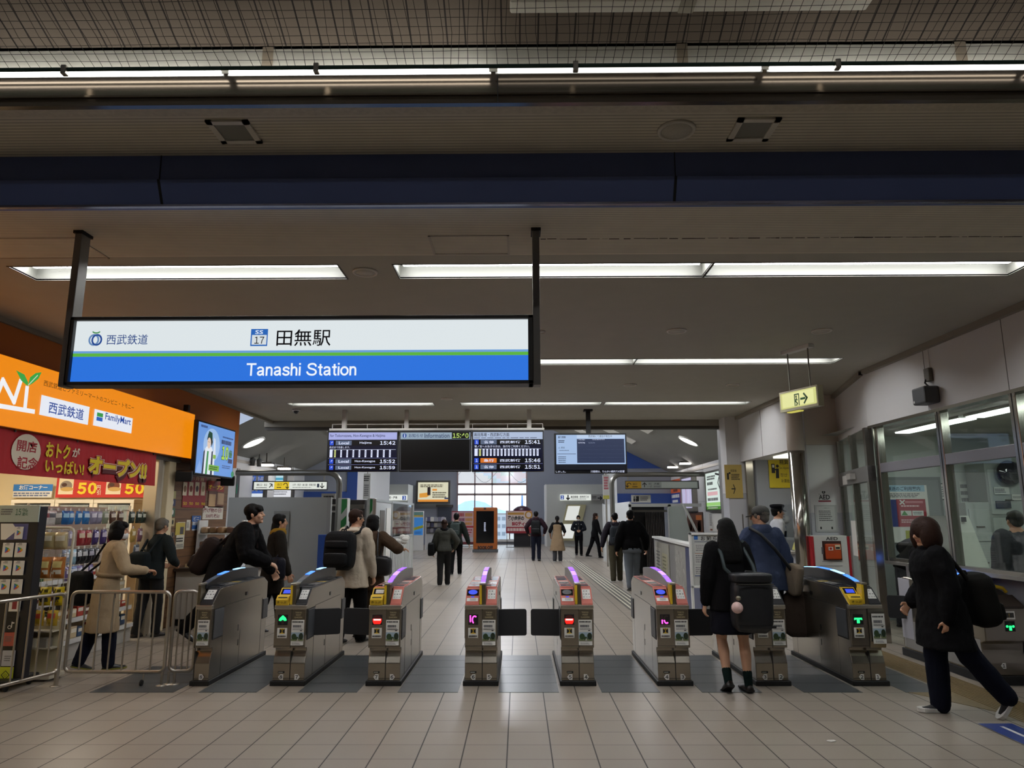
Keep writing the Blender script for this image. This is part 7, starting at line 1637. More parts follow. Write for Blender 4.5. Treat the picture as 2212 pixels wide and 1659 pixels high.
# ---- gabled hall
HG = mat('hall_roof', '#8f8f88', .7, noise=.05, nscale=1.5); HS = mat('hall_roof_strip', '#f2f2ec', .6); HWALL = mat('hall_wall', '#b9babb', .45); HBLU = mat('hall_blue_grey', '#8e939e', .6); BAND = mat('hall_blue_band', '#2f4f96', .5)
EL, ER, EZ, RX_, RZ_ = -6.6, 5.1, 2.98, -.75, 5.9
def roofz(x): return EZ + (RZ_ - EZ) * ((ER - x) / (ER - RX_) if x > RX_ else (x - EL) / (RX_ - EL))
mb = MB(); mb.quad((ER, 14.4, EZ), (RX_, 14.4, RZ_), (RX_, 27.5, RZ_), (ER, 27.5, EZ), HG); mb.quad((EL, 14.4, EZ), (EL, 27.5, EZ), (RX_, 27.5, RZ_), (RX_, 14.4, RZ_), HG)
for y in (15.6, 18.4, 21.2, 24.0):
    for xa, xb in ((ER - 1.6, RX_ + .4), (EL + 1.6, RX_ - .4)):
        za, zb = roofz(xa) - .03, roofz(xb) - .03
        mb.add([V((xa, y, za)), V((xb, y, zb)), V((xb, y + .75, zb)), V((xa, y + .75, za)), V((xa, y, za + .05)), V((xb, y, zb + .05)), V((xb, y + .75, zb + .05)), V((xa, y + .75, za + .05))], [(0, 1, 2, 3), (0, 4, 5, 1), (2, 6, 7, 3), (0, 3, 7, 4)], HS)
        for k in (.25, .7): c = V((xa + (xb - xa) * k, y + .4, 0)); c.z = roofz(c.x) - .034; mb.box(c.x - .12, c.x + .12, c.y - .02, c.y + .02, c.z - .004, c.z, SEAM)
struct('ceiling_hall', mb)
mb = MB(); mb.add([V((EL, 14.4, 3.8)), V((ER, 14.4, 3.8)), V((ER, 14.4, 6.2)), V((EL, 14.4, 6.2))], [(0, 1, 2, 3)], HG); struct('wall_over_ceiling', mb)
mb = MB(); mb.box(ER, ER + .15, 14.4, 24.0, 0, EZ + .05, HWALL); mb.box(ER - .02, ER, 14.4, 24, EZ - .14, EZ - .08, STEEL)
for y in (16.2, 18, 19.8, 21.6): mb.box(ER - .002, ER + .01, y, y + .008, 0, EZ, JOINT)
mb.box(ER - .002, ER + .01, 14.4, 24, 1.95, 1.956, JOINT); struct('wall_hall_right', mb)
mb = MB(); mb.box(EL - .15, EL, 12.5, 22.0, 0, EZ + .05, HWALL); mb.box(EL, EL + .02, 14.4, 22, EZ - .14, EZ - .08, STEEL); mb.quad((EL, 12.55, 0), (XF, 12.55, 0), (XF, 12.55, 3.4), (EL, 12.55, 3.4), HWALL); struct('wall_hall_left', mb)
# cross walls of the stair blocks
mb = MB(); x0 = PY(1334, 1100, 24).x
mb.add([V((x0, 24, 0)), V((ER, 24, 0)), V((ER, 24, EZ)), V((x0, 24, roofz(x0)))], [(0, 1, 2, 3)], HBLU); mb.quad((x0, 24, 0), (x0, 24, roofz(x0)), (x0, 27.5, roofz(x0)), (x0, 27.5, 0), HWALL)
for (a, z0, b, z1) in ((x0, PY(1400, 1090, 24).z, ER, PY(1400, 1066, 24).z),): mb.box(a, b, 23.98, 24.0, z0, z1, BAND)
mb.add([V((x0, 23.985, PY(1400, 1012, 24).z)), V((ER, 23.985, PY(1400, 1012, 24).z)), V((ER, 23.985, EZ)), V((x0, 23.985, roofz(x0)))], [(0, 1, 2, 3)], BAND); struct('wall_stairs_right', mb)
mb = MB(); x1 = PY(770, 1100, 22).x
mb.add([V((EL - .4, 22, 0)), V((x1, 22, 0)), V((x1, 22, roofz(x1))), V((EL - .4, 22, EZ - .2))], [(0, 1, 2, 3)], HBLU); mb.quad((x1, 22, 0), (x1, 27.5, 0), (x1, 27.5, roofz(x1)), (x1, 22, roofz(x1)), HWALL)
mb.box(EL, x1, 21.98, 22.0, PY(700, 1078, 22).z, PY(700, 1062, 22).z, BAND); mb.box(PY(750, 1050, 22).x, x1, 21.97, 22.0, 0, roofz(x1) - .3, BAND); struct('wall_stairs_left', mb)
# far hall with the arched window
YF = 41.0; WX0, WX1 = PY(988, 1100, YF).x, PY(1138, 1100, YF).x; WZ0 = PY(1060, 1168, YF).z; XM = (WX0 + WX1) / 2; WR = (WX1 - WX0) / 2; SPR = 4.6
mb = MB()
mb.quad((-14, YF, 0), (WX0, YF, 0), (WX0, YF, 9), (-14, YF, 9), HBLU); mb.quad((WX1, YF, 0), (14, YF, 0), (14, YF, 9), (WX1, YF, 9), HBLU); mb.quad((WX0, YF, 0), (WX1, YF, 0), (WX1, YF, WZ0), (WX0, YF, WZ0), HBLU)
arc = [(XM + WR * cos(pi * k / 16), SPR + WR * sin(pi * k / 16)) for k in range(17)]
for (xa, za), (xb, zb) in zip(arc, arc[1:]): mb.quad((xb, YF, zb), (xa, YF, za), (xa, YF, 9), (xb, YF, 9), HBLU)
struct('wall_far', mb)
mb = MB(); mb.quad((-14, 27.5, 0), (-14, 27.5, 9), (-14, YF, 9), (-14, YF, 0), HBLU); mb.quad((14, 27.5, 0), (14, YF, 0), (14, YF, 9), (14, 27.5, 9), HBLU); mb.quad((-14, 27.5, 9), (14, 27.5, 9), (14, YF, 9), (-14, YF, 9), HBLU); mb.quad((-14, 27.5, 0), (x1, 27.5, 0), (x1, 27.5, 9), (-14, 27.5, 9), HBLU); mb.quad((x0, 27.5, 0), (14, 27.5, 0), (14, 27.5, 9), (x0, 27.5, 9), HBLU)
mb.add([V((x1, 27.5, roofz(x1))), V((RX_, 27.5, RZ_)), V((x0, 27.5, roofz(x0))), V((x0, 27.5, 9)), V((x1, 27.5, 9))], [(0, 1, 2, 3, 4)], HBLU); struct('wall_far_hall', mb)
MUL = mat('window_mullion', '#a58f8c', .5)
mb = MB()
for k in range(5): x = WX0 + (WX1 - WX0) * k / 4; top = SPR + sqrt(max(0, WR ** 2 - (x - XM) ** 2)); mb.box(x - .035, x + .035, YF - .06, YF + .02, WZ0, top, MUL)
for py in (1068, 1046): z = PY(1060, py, YF).z; mb.box(WX0, WX1, YF - .06, YF + .02, z - .06, z + .06, MUL)
mb.box(WX0, WX1, YF - .1, YF + .02, WZ0 - .05, WZ0 + .08, WHITE)
mb.tube([(x, YF - .02, z) for x, z in arc], .05, MUL, 6); mb.box(WX0, WX1, YF, YF + .01, WZ0, PY(1060, 1046, YF).z, GLASS)
zt = PY(1060, 1046, YF).z
fr = struct('window_1', mb)
# stained glass head
mb = MB()
SGC = [mat('stained_' + n, c, .1, trans=.0, alpha=.75, emit=0) for n, c in (('cream', '#f2ead6'), ('aqua', '#7fc4c0'), ('rose', '#d8a4a0'), ('sky', '#a9cdea'), ('leaf', '#8fb08a'))]
nx, nz = 16, 20
for i in range(nx):
    for j in range(nz):
        xa, xb = WX0 + (WX1 - WX0) * i / nx, WX0 + (WX1 - WX0) * (i + 1) / nx; za, zb = zt + (SPR + WR - zt) * j / nz, zt + (SPR + WR - zt) * (j + 1) / nz
        xm_, zm = (xa + xb) / 2, (za + zb) / 2
        if zm > SPR and (xm_ - XM) ** 2 + (zm - SPR) ** 2 > WR * WR: continue
        f_ = sin(xm_ * 1.3 + 1.1 * sin(zm * 1.5)) + .7 * sin(zm * 2.6 + xm_ * .6)
        mb.quad((xa, YF - .01, za), (xb, YF - .01, za), (xb, YF - .01, zb), (xa, YF - .01, zb), SGC[0] if f_ > .35 else SGC[1] if f_ > .05 else SGC[3] if f_ > -.5 else SGC[2] if f_ > -1.1 else SGC[4])
for ph in (0, 1.3, 2.6): mb.tube([(WX0 + (WX1 - WX0) * k / 24, YF - .03, zt + .5 + ph * .8 + .4 * sin(k * .5 + ph)) for k in range(25)], .008, BLACK, 5)
struct('window_2', mb)
# what lies outside
mb = MB(); rr = random.Random(2); N = 60; HILL = mat('far_hills', '#a9c6e6', .9)
R = [[V((-120 + 240 * k / N, 420, -5)) for k in range(N + 1)], [V((-120 + 240 * k / N, 430, 7 + 2.6 * sin(k * .35) + 1.5 * sin(k * .83 + 1) + rr.uniform(-.6, .6))) for k in range(N + 1)]]
mb.add(R[0] + R[1], [(k, k + 1, N + 2 + k, N + 1 + k) for k in range(N)], HILL); struct('hills', mb)
mb = MB(); mb.quad((-200, 42, -6), (200, 42, -6), (200, 430, -6), (-200, 430, -6), mat('town_ground', '#b9bcc0', .9)); struct('ground_outside', mb)
for i in range(16):
    x = -26 + i * 5.2 + rr.uniform(-.2, .2); y = rr.uniform(120, 220); h_ = rr.uniform(3, 8) + (8 if i in (10,) else 0)
    t = thing('distant_building', 'pale building in the town seen through the far window', 'building', (x, y, -6), 0, 'pale buildings beyond the far window')
    mb = MB(); mb.box(x - 2.2, x + 2.2, y, y + 5, -6, h_ - 4, paint(['#c4c8cc', '#b4bac2', '#cfcdc8'][i % 3], .8)); mb.build('walls', t, world=True)
    mb = MB()
    for k in range(3):
        for j in range(3): mb.box(x - 1.8 + k * 1.35, x - .9 + k * 1.35, y - .05, y, h_ - 5.5 - j * 1.9, h_ - 4.6 - j * 1.9, paint('#7d8894', .4))
    mb.build('windows', t, world=True)
    mb = MB(); mb.box(x - 2.35, x + 2.35, y - .1, y + 5.1, h_ - 4, h_ - 3.7, paint('#8f8a86')); mb.build('roof', t, world=True)
q = PY(1128, 1095, 300); mb = MB(); mb.tube([(q.x, 300, -6), (q.x, 300, PY(1128, 1068, 300).z)], [1.0, .3], paint('#6f8fc0'), 8); tag(mb.build('radio_mast', loc=(q.x, 300, -6), world=True), 'thin bluish mast on the horizon beyond the far window', 'mast')

# ---- far wall furniture
t, mb, S = pposter('light_box_poster', 'glowing cream and orange advert box on the far grey wall', 'poster', 903, 1042, 969, 1084, FRONT, 40.7, glow('#e6e2c4', .85), frame=STEELD, thick=.12, fr=.1)
rp(S, 903, 1079, 969, 1084, glow('#e8963a', .85)); pp(S, [(906, 1066), (924, 1064), (928, 1070), (922, 1074), (906, 1075)], glow('#e8a040', .85)); sp_(S, 908, 1046, 966, 1053, 2, paint('#7a6a4a'), 5); c = L(S, 927, 1062); S.rect(c[0] - .1, c[1] - .2, c[0] + .08, c[1] + .25, paint('#4a3a3a')); rp(S, 934, 1056, 944, 1060, glow('#e8963a', .85)); sp_(S, 934, 1062, 966, 1076, 3, paint('#8a8468'), 8); rp(S, 960, 1075, 968, 1078, paint('#3a55a0')); fin(t, mb, 'lit_face')
mb = MB(); q0, q1 = PY(945, 1150, 40.9), PY(975, 1095, 40.9); mb.box(q0.x, q1.x, 40.85, 41.0, 0, q1.z, mat('opening_dark', '#3f4550', .5)); mb.box(q0.x - .1, q1.x + .1, 40.84, 41, q1.z, q1.z + .12, STEELD); struct('door_4', mb)  # flat dark panel stands in for the unlit opening
def passage(x0, x1, y0, Y, lab, flip):
    a, b = PY(x0, 1100, Y), PY(x1, y0, Y)
    mb = MB(); mb.box(a.x, b.x, Y, Y + 1.5, 0, b.z, mat('passage_panel', '#b4b6b0', .3, .2)); mb.box(a.x - .08, a.x, Y - .02, Y + 1.5, 0, b.z, WHITE); struct(lab, mb)
passage(1181, 1330, 1046, 38.0, 'wall_passage_right', False); passage(806, 882, 1046, 33.0, 'wall_passage_left', True)
t, mb, S = pposter('platform_sign', 'lit white platform sign with down arrow over the right passage', 'sign', 1210, 1068, 1276, 1081, FRONT, 37.9, glow('#e8ece6', .9), thick=.12)
rp(S, 1211, 1070, 1218, 1079, glow('#2f55a8', .7)); tp(S, '2', 1213, 1071, 1216, 1078, TW, .03); lp(S, [(1227, 1070), (1227, 1079)], .06, INK); lp(S, [(1224, 1076), (1227, 1079), (1230, 1076)], .06, INK); tp(S, '高田馬場・西武新宿方', 1233, 1071, 1272, 1076, INK, .02); sp_(S, 1234, 1077, 1268, 1079, 1, GREYINK, 3); fin(t, mb, 'lit_face')
t, mb, S = pposter('platform_sign', 'grey arrow extension beside the lit platform sign', 'sign', 1277, 1068, 1303, 1081, FRONT, 37.9, paint('#8a8a86'), thick=.12); lp(S, [(1292, 1076), (1300, 1076)], .06, INK); lp(S, [(1297, 1073), (1300, 1076), (1297, 1079)], .06, INK); sp_(S, 1279, 1071, 1289, 1077, 2, INK, 4); fin(t, mb)
t, mb, S = pposter('platform_sign', 'lit white platform sign numbered 3 over the left passage', 'sign', 800, 1069, 880, 1081, FRONT, 32.9, glow('#e8ece6', .9), thick=.1)
rp(S, 869, 1071, 877, 1080, glow('#2f55a8', .7)); tp(S, '3', 871, 1072, 875, 1079, TW, .03); tp(S, '小平・所沢・本川越・拝島', 803, 1072, 858, 1078, INK, .02); fin(t, mb, 'lit_face')
q = [PY(px, py, 37.98) for px, py in ((1206, 1168), (1247, 1168), (1266, 1090), (1224, 1090))]
mb = MB(); mb.prism([(p.x, max(p.z, .02)) for p in q], 'y', 37.86, 38.0, mat('cream_frame', '#a8a27e', .5))
for (ya, yb, sh) in ((1093, 1124, 0), (1132, 1163, 0)):
    k = lambda y: (1168 - y) / 78.0
    q2 = [PY(1209 + 19 * k(yb), yb, 37.85), PY(1236 + 18 * k(yb), yb, 37.85), PY(1236 + 18 * k(ya), ya, 37.85), PY(1209 + 19 * k(ya), ya, 37.85)]
    mb.prism([(p.x, p.z) for p in q2], 'y', 37.84, 37.87, glow('#e9ebe6', .85))
struct('window_3', mb)
# kiosk
a, b = PZ(1022, 1193), PZ(1074, 1193); Yk = a.y
t = thing('advert_kiosk', 'tall orange advertising kiosk with black screen in the hall', 'kiosk', ((a.x + b.x) / 2, Yk, 0))
zt_ = PY(1048, 1096, Yk).z; KO = mat('kiosk_orange', '#b8621c', .4)
mb = MB(); mb.box(a.x, b.x, Yk, Yk + .35, .12, zt_, KO, bev=.04); S = Sheet(mb, (a.x, Yk - .001, 0), **FRONT); S.k = 2
tp(S, 'BOOK·OFF', 1032, 1179, 1065, 1187, INK, .05); rp(S, 1045, 1096.5, 1050, 1101, paint('#3a2010')); mb.build('body', t, world=True)
mb = MB(); mb.box(a.x - .03, b.x + .03, Yk - .08, Yk + .43, 0, .12, mat('kiosk_foot', '#5c5e60', .5), bev=.01); mb.build('foot', t, world=True)
mb = MB(); S = Sheet(mb, (a.x, Yk - .004, 0), **FRONT); S.k = 4; mb.box(PY(1029, 1100, Yk).x, PY(1067, 1100, Yk).x, Yk - .01, Yk + .01, PY(1048, 1173, Yk).z, PY(1048, 1104, Yk).z, mat('kiosk_screen', '#101216', .12)); S = Sheet(mb, (a.x, Yk - .011, 0), **FRONT)
sp_(S, 1045.5, 1128, 1050, 1148, 7, TW, 5, .5); mb.build('screen', t, world=True)
# banners, leaflet rack, panels
def stand_banner(lab, x0, y0, x1, y1, Y, base, draw, leg=True):
    a, b = PY(x0, y1, Y), PY(x1, y0, Y)
    t = thing('standing_banner', lab, 'banner', ((a.x + b.x) / 2, Y, 0)); mb = MB(); mb.box(a.x, b.x, Y, Y + .02, a.z, b.z, base); S = Sheet(mb, (a.x, Y - .001, a.z), **FRONT); draw(S); mb.build('face', t, world=True)
    for x in (a.x + .05, b.x - .05): q = MB(); q.tube([(x, Y + .04, 0), (x, Y + .04, b.z)], .015, STEELD); q.build('pole', t, world=True)
    q = MB(); q.box(a.x, b.x, Y - .1, Y + .25, 0, .03, STEELD); q.build('base', t, world=True)
rd = paint('#9c2430'); rd2 = paint('#b0303a')
def dl(S):
    rp(S, 976, 1106, 1024, 1174, paint('#c9a8ac'))
    for y0, y1, c in ((1108, 1116, '#a83a3a'), (1119, 1126, '#7a3a5a'), (1128, 1134, '#6a4a7a')): sp_(S, 983, y0, 1004, y1, 1, paint(c), y0, .9); sp_(S, 1005, y0, 1023, y1, 1, paint('#c88a3a'), y0 + 1, .9)
    rp(S, 976, 1136, 1024, 1140, rd2); sp_(S, 982, 1142, 1022, 1158, 3, rd, 4, .5); rp(S, 976, 1161, 1024, 1170, paint('#c4c0c4')); rp(S, 976, 1171, 1024, 1174, paint('#6a1a22'))
stand_banner('tall red and white sale banner left of the orange kiosk', 975, 1104, 1025, 1175, 38.2, rd, dl)
def dr(S):
    rp(S, 1094, 1104, 1148, 1150, paint('#d6c4bc')); rp(S, 1097, 1107, 1132, 1112, paint('#c08a3a')); tp(S, '花小金井の', 1097, 1114, 1132, 1125, INK, .05); tp(S, 'BIGティー', 1106, 1127, 1142, 1136, rd, .06); rp(S, 1094, 1138, 1148, 1150, rd); sp_(S, 1096, 1140, 1144, 1148, 1, paint('#e0c8c0'), 5, .8); c = L(S, 1142, 1112); S.disc(c[0], c[1], .2, .2, paint('#b8862c'), 14); S.disc(c[0], c[1], .13, .13, paint('#d6c4bc'), 14)
stand_banner('slanted white and red shop banner right of the orange kiosk', 1093, 1103, 1149, 1152, 37.0, rd, dr)
a, b = PY(1110, 1172, 37.6), PY(1146, 1150, 37.6); mb = MB(); mb.box(a.x, b.x, 37.5, 38.0, 0, b.z, paint('#2c2c30'), bev=.02); tag(mb.build('dark_plinth', loc=((a.x + b.x) / 2, 37.7, 0), world=True), 'dark box under the white and red banner', 'box')
p = PY(1128, 1108, 37.9); mb = MB(); mb.lathe([(.01, .38), (.25, .33), (.45, .2), (.53, 0)], paint('#3a1a2c', .4), (p.x, 37.9, p.z), 24); mb.lathe([(.03, -1.0), (.03, 0)], STEELD, (p.x, 37.9, p.z), 10); tag(mb.build('parasol_top', loc=(p.x, 37.9, p.z), world=True), 'dark purple parasol top showing behind the banner', 'parasol')
a, b = PY(893, 1165, 33.5), PY(915, 1104, 33.5)
t = thing('poster_stand', 'blue and yellow poster stand by the left passage', 'poster', ((a.x + b.x) / 2, 33.5, 0)); mb = MB(); mb.box(a.x, b.x, 33.5, 33.7, 0, b.z, WHITE, bev=.01); S = Sheet(mb, (a.x, 33.498, 0), **FRONT); rp(S, 894, 1106, 914, 1114, paint('#6f9a92')); rp(S, 894, 1113, 914, 1116, paint('#c8b04a')); rp(S, 894, 1118, 914, 1156, glow('#3f86d0', .6)); pp(S, [(894, 1140), (914, 1134), (914, 1140), (894, 1146)], paint('#b8b83a')); sp_(S, 896, 1148, 912, 1154, 2, paint('#2a5aa0'), 5); mb.build('board', t, world=True)
a, b = PY(920, 1165, 34.5), PY(960, 1118, 34.5)
t = thing('leaflet_rack', 'white leaflet rack filled with magazines against the far wall', 'rack', ((a.x + b.x) / 2, 34.6, 0)); mb = MB(); mb.box(a.x, b.x, 34.6, 34.9, 0, .75, HWALL); mb.box(a.x, b.x, 34.85, 34.9, .75, b.z, HWALL); mb.box(a.x - .03, a.x, 34.5, 34.9, 0, b.z, WHITE); mb.box(b.x, b.x + .03, 34.5, 34.9, 0, b.z, WHITE); mb.build('body', t, world=True)
for j in range(3):
    z = .78 + j * .26; mb = MB(); mb.box(a.x, b.x, 34.55, 34.85, z, z + .02, STEELD); mb.build('shelf', t, world=True)
    for k in range(5):
        w_ = (b.x - a.x) / 5; mb = MB(); mb.box(-w_ * .42, w_ * .42, 0, .03, 0, .22, paint(['#6a6a7a', '#a8a4b0', '#4a4a6a', '#c4c0b8', '#8a8a90'][(k + j) % 5]), M=Matrix.Rotation(radians(-12), 4, 'X'))
        tag(mb.build('magazine', loc=(a.x + (k + .5) * w_, 34.66, z + .02)), ['slate', 'pale violet', 'indigo', 'cream', 'grey'][(k + j) % 5] + ' magazine on the %s tier of the leaflet rack' % ['lowest', 'middle', 'top'][j], 'magazine', 'magazines in the leaflet rack')

# ---- left side: hoarding, lift posts, glass screen, gantry sign
HO = mat('hoarding_grey', '#a3a39e', .6, noise=.03, nscale=2)
a, b = PY(486, 1200, 15), PY(714, 1074, 15)
t = thing('hoarding', 'plain grey temporary hoarding wall left of the hall', 'partition', ((a.x + b.x) / 2, 15, 0)); mb = MB(); mb.box(a.x, b.x, 15, 15.06, 0, b.z, HO); mb.build('panel', t, world=True)
mb = MB(); mb.box(b.x - .06, b.x + .02, 14.98, 15.08, 0, b.z, mat('hoarding_edge', '#9a9a96', .5)); mb.build('end_post', t, world=True)
t, mb, S = pposter('wall_notice', 'clear sleeve notice sheet on the grey hoarding', 'notice', 588, 1104, 626, 1181, FRONT, 14.985, paint('#86857f')); sp_(S, 592, 1108, 620, 1130, 5, GREYINK, 3, .35); sp_(S, 592, 1136, 620, 1160, 5, GREYINK, 9, .4); rp(S, 618, 1170, 621, 1177, INK); fin(t, mb, 'paper')
LP = mat('lift_post', '#cfd0ca', .4); GS = paint('#2f8a48')
for i, (x0_, x1_) in enumerate(((724, 751), (788, 810))):
    a, b = PY(x0_, 1230, 15.6), PY(x1_, 1076, 15.6)
    t = thing('striped_post', ['pale post with green diagonal stripes, left one of the pair', 'pale post with green diagonal stripes, right one of the pair'][i], 'post', ((a.x + b.x) / 2, 15.7, 0)); mb = MB(); mb.box(a.x, b.x, 15.6, 15.85, 0, b.z, LP, bev=.01); mb.build('post', t, world=True)
    mb = MB(); S = Sheet(mb, (a.x, 15.598, 0), **FRONT); w_ = b.x - a.x
    for k in range(6):
        z = b.z - .05 - k * .36; S.poly([(w_ * .38, z - .30), (w_ * .95, z - .14), (w_ * .95, z + .04 if k else z + .03), (w_ * .38, z - .08 if k else z + .03)], GS, False)
    mb.build('green_stripes', t, world=True)
mb = MB(); a, b = PY(694, 1200, 16.4), PY(726, 1078, 16.4); LD = mat('lift_door', '#4a4746', .25, .6)
mb.box(a.x, b.x, 16.4, 16.5, 0, b.z, LD); mb.box(a.x, b.x, 16.3, 16.42, b.z - .16, b.z - .12, STEEL); mb.box(a.x, b.x, 16.3, 16.42, b.z - .3, b.z - .26, STEEL); a2, b2 = PY(752, 1200, 16.4), PY(788, 1080, 16.4); mb.box(a2.x, b2.x, 16.4, 16.5, 0, b2.z, LD); mb.box(a2.x, b2.x, 16.3, 16.42, b2.z - .2, b2.z - .1, STEELD); mb.box(a.x, PY(890, 1080, 16.4).x - 1, 16.5, 16.55, 0, 1.95, HWALL)
struct('door_5', mb)
t, mb, S = pposter('lift_sign', 'small white lift sign above the dark doors behind the hoarding', 'sign', 695, 1066, 726, 1078, FRONT, 16.35, PAPER, thick=.03); sp_(S, 699, 1070, 722, 1076, 1, INK, 3, .7); fin(t, mb)
a, b = PY(683, 1245, 14.6), PY(706, 1155, 14.6); mb = MB(); mb.box(a.x, b.x, 14.6, 14.75, 0, b.z, mat('blue_panel', '#2a4f9c', .4), bev=.01); tag(mb.build('blue_panel', loc=((a.x + b.x) / 2, 14.6, 0), world=True), 'blue upright panel at the right end of the grey hoarding', 'panel')
t = thing('glass_screen', 'glass and white slat screen around the left stairs', 'screen', (-2.9, 17.1, 0))
FR = mat('screen_frame', '#b9bcba', .3, .5); zs = 1.92
mb = MB()
for y in (14.5, 16.4, 19.7): mb.box(-2.94, -2.87, y - .04, y + .04, 0, zs, FR, bev=.005)
mb.box(-2.93, -2.88, 14.5, 19.7, zs - .05, zs, FR); mb.box(-2.93, -2.88, 16.4, 19.7, 1.06, 1.10, FR); mb.box(-2.93, -2.88, 14.5, 19.7, .02, .08, FR); mb.build('frame', t, world=True)
mb = MB(); mb.box(-2.91, -2.90, 16.44, 19.66, 1.1, zs - .05, GLASS); mb.build('glass', t, world=True)
mb = MB(); mb.box(-2.92, -2.89, 16.44, 19.66, .08, 1.06, WHITE)
for k in range(14): y = 16.6 + k * .22; mb.box(-2.885, -2.87, y, y + .06, .08, 1.06, HWALL)
mb.build('slat_panel', t, world=True)
mb = MB(); mb.box(-2.92, -2.89, 14.54, 16.36, .08, zs - .05, mat('screen_white', '#c4c8c8', .3)); mb.box(-2.885, -2.875, 15.0, 15.5, .4, 1.7, STEEL); mb.box(-2.885, -2.875, 15.7, 16.2, .5, 1.75, PAPER); mb.build('side_panel', t, world=True)
t = thing('book_shelf', 'grey shelf of goods seen through the left glass screen', 'shelf', (-3.25, 18.0, 0))
mb = MB(); mb.box(-3.45, -3.05, 16.8, 19.4, 0, 1.7, paint('#7c7d80')); mb.build('body', t, world=True)
for j in range(3):
    mb = MB(); z = 1.12 + j * .2
    for k in range(9): y = 16.9 + k * .27; mb.box(-3.06, -3.0, y, y + .22, z, z + .15, paint(['#5a5c60', '#8f8a80', '#c0bcb0', '#6f6a50'][(k + j) % 4]))
    mb.build('goods_row', t, world=True)['kind'] = 'stuff'
def gantry(lab, xp, Y, xe, zt_, zb, flip):
    t = thing('sign_gantry', lab, 'gantry', (xp, Y, 0)); s = -1 if flip else 1; r = .25; m_ = mat('gantry_steel', '#8a8883', .3, .8)
    mb = MB(); P = [(xp, Y, zb)] + [(xp + s * (r - r * cos(radians(a))), Y, zt_ - r + r * sin(radians(a))) for a in (0, 22, 45, 68, 90)] + [(xe, Y, zt_)]
    mb.tube(P, .065, m_, 14); mb.build('pipe', t, world=True); return t
ga = gantry('bent steel pipe gantry holding the left direction sign', PY(735, 1060, 16.0).x, 15.9, -6.3, PY(735, 1021, 15.9).z, 0, True)
gb = gantry('bent steel pipe gantry holding the right direction sign', PY(1322, 1060, 19.5).x, 19.5, 5.05, PY(1322, 1025, 19.5).z, 0, False)
def hang_sign(lab, x0, y0, x1, y1, Y, zt_):
    a, b = PY(x0, y1, Y), PY(x1, y0, Y); t = thing('direction_sign', lab, 'sign', ((a.x + b.x) / 2, Y, a.z))
    mb = MB(); mb.box(a.x - .02, b.x + .02, Y - .05, Y + .05, a.z - .02, b.z + .02, paint('#2e2e30', .4), bev=.006); mb.build('casing', t, world=True)
    for x in (a.x + .06, b.x - .06): mb = MB(); mb.box(x - .015, x + .015, Y - .01, Y + .01, b.z, zt_ - .05, STEEL); mb.build('hanger', t, world=True)
    mb = MB(); return t, mb, Sheet(mb, (a.x, Y - .052, a.z), **FRONT)
t, mb, S = hang_sign('lit white and yellow direction sign under the left gantry', 548, 1041, 706, 1057, 15.9, PY(735, 1021, 15.9).z)
wg = glow('#e6ebe2', .9); rp(S, 548, 1041, 706, 1057, wg); rp(S, 592, 1041, 625, 1057, glow('#e8c62a', .9)); lp(S, [(582, 1053), (588, 1046)], .018, INK); lp(S, [(583, 1045), (588, 1046), (588, 1051)], .018, INK)
tp(S, '北口', 570, 1045, 577, 1050, INK, .02); tp(S, '東口', 554, 1045, 566, 1050, INK, .01); sp_(S, 553, 1052, 578, 1055, 1, GREYINK, 4); tp(S, '出口', 599, 1044, 609, 1049, INK, .01); sp_(S, 598, 1051, 610, 1055, 1, INK, 6); c = L(S, 617, 1048); S.ring(c[0], c[1], .05, .05, .016, INK, 12, 0, 180); S.line([(c[0] + .042, c[1]), (c[0] + .042, c[1] - .06)], .016, INK); S.line([(c[0] + .01, c[1] - .04), (c[0] + .042, c[1] - .075), (c[0] + .075, c[1] - .04)], .016, INK)
tp(S, '小平・所沢・本川越・拝島方面', 632, 1045, 682, 1050, INK, .01); sp_(S, 632, 1052, 680, 1054, 1, GREYINK, 5); rp(S, 685, 1045, 690, 1053, paint('#5a6a86')); lp(S, [(696, 1044), (696, 1054)], .018, INK); lp(S, [(692, 1050), (696, 1054), (700, 1050)], .018, INK); mb.build('lit_face', t, world=True)
t, mb, S = hang_sign('yellow and grey direction sign under the right gantry', 1352, 1040, 1507, 1055, 19.5, PY(1322, 1025, 19.5).z)
rp(S, 1352, 1040, 1507, 1055, paint('#9aa09c')); rp(S, 1352, 1040, 1385, 1055, paint('#b58f2c')); c = L(S, 1359, 1047); S.ring(c[0], c[1], .06, .05, .018, INK, 12, 0, 200); S.line([(c[0] - .05, c[1]), (c[0] - .05, c[1] - .06)], .018, INK); S.line([(c[0] - .085, c[1] - .03), (c[0] - .05, c[1] - .07), (c[0] - .015, c[1] - .03)], .018, INK); tp(S, '出口', 1367, 1043, 1376, 1048, INK, .01); sp_(S, 1366, 1050, 1378, 1053, 1, INK, 4)
lp(S, [(1392, 1052), (1392, 1043)], .02, INK); lp(S, [(1388, 1047), (1392, 1043), (1396, 1047)], .02, INK); tp(S, '北口', 1401, 1043, 1407, 1047, INK, .01); tp(S, '1・2番', 1399, 1049, 1409, 1053, INK, .01); tp(S, '方面', 1413, 1043, 1424, 1047, INK, .01); sp_(S, 1412, 1049, 1428, 1053, 2, GREYINK, 8); rp(S, 1429, 1041, 1506, 1054, paint('#b4bbb6')); mb.build('face', t, world=True)
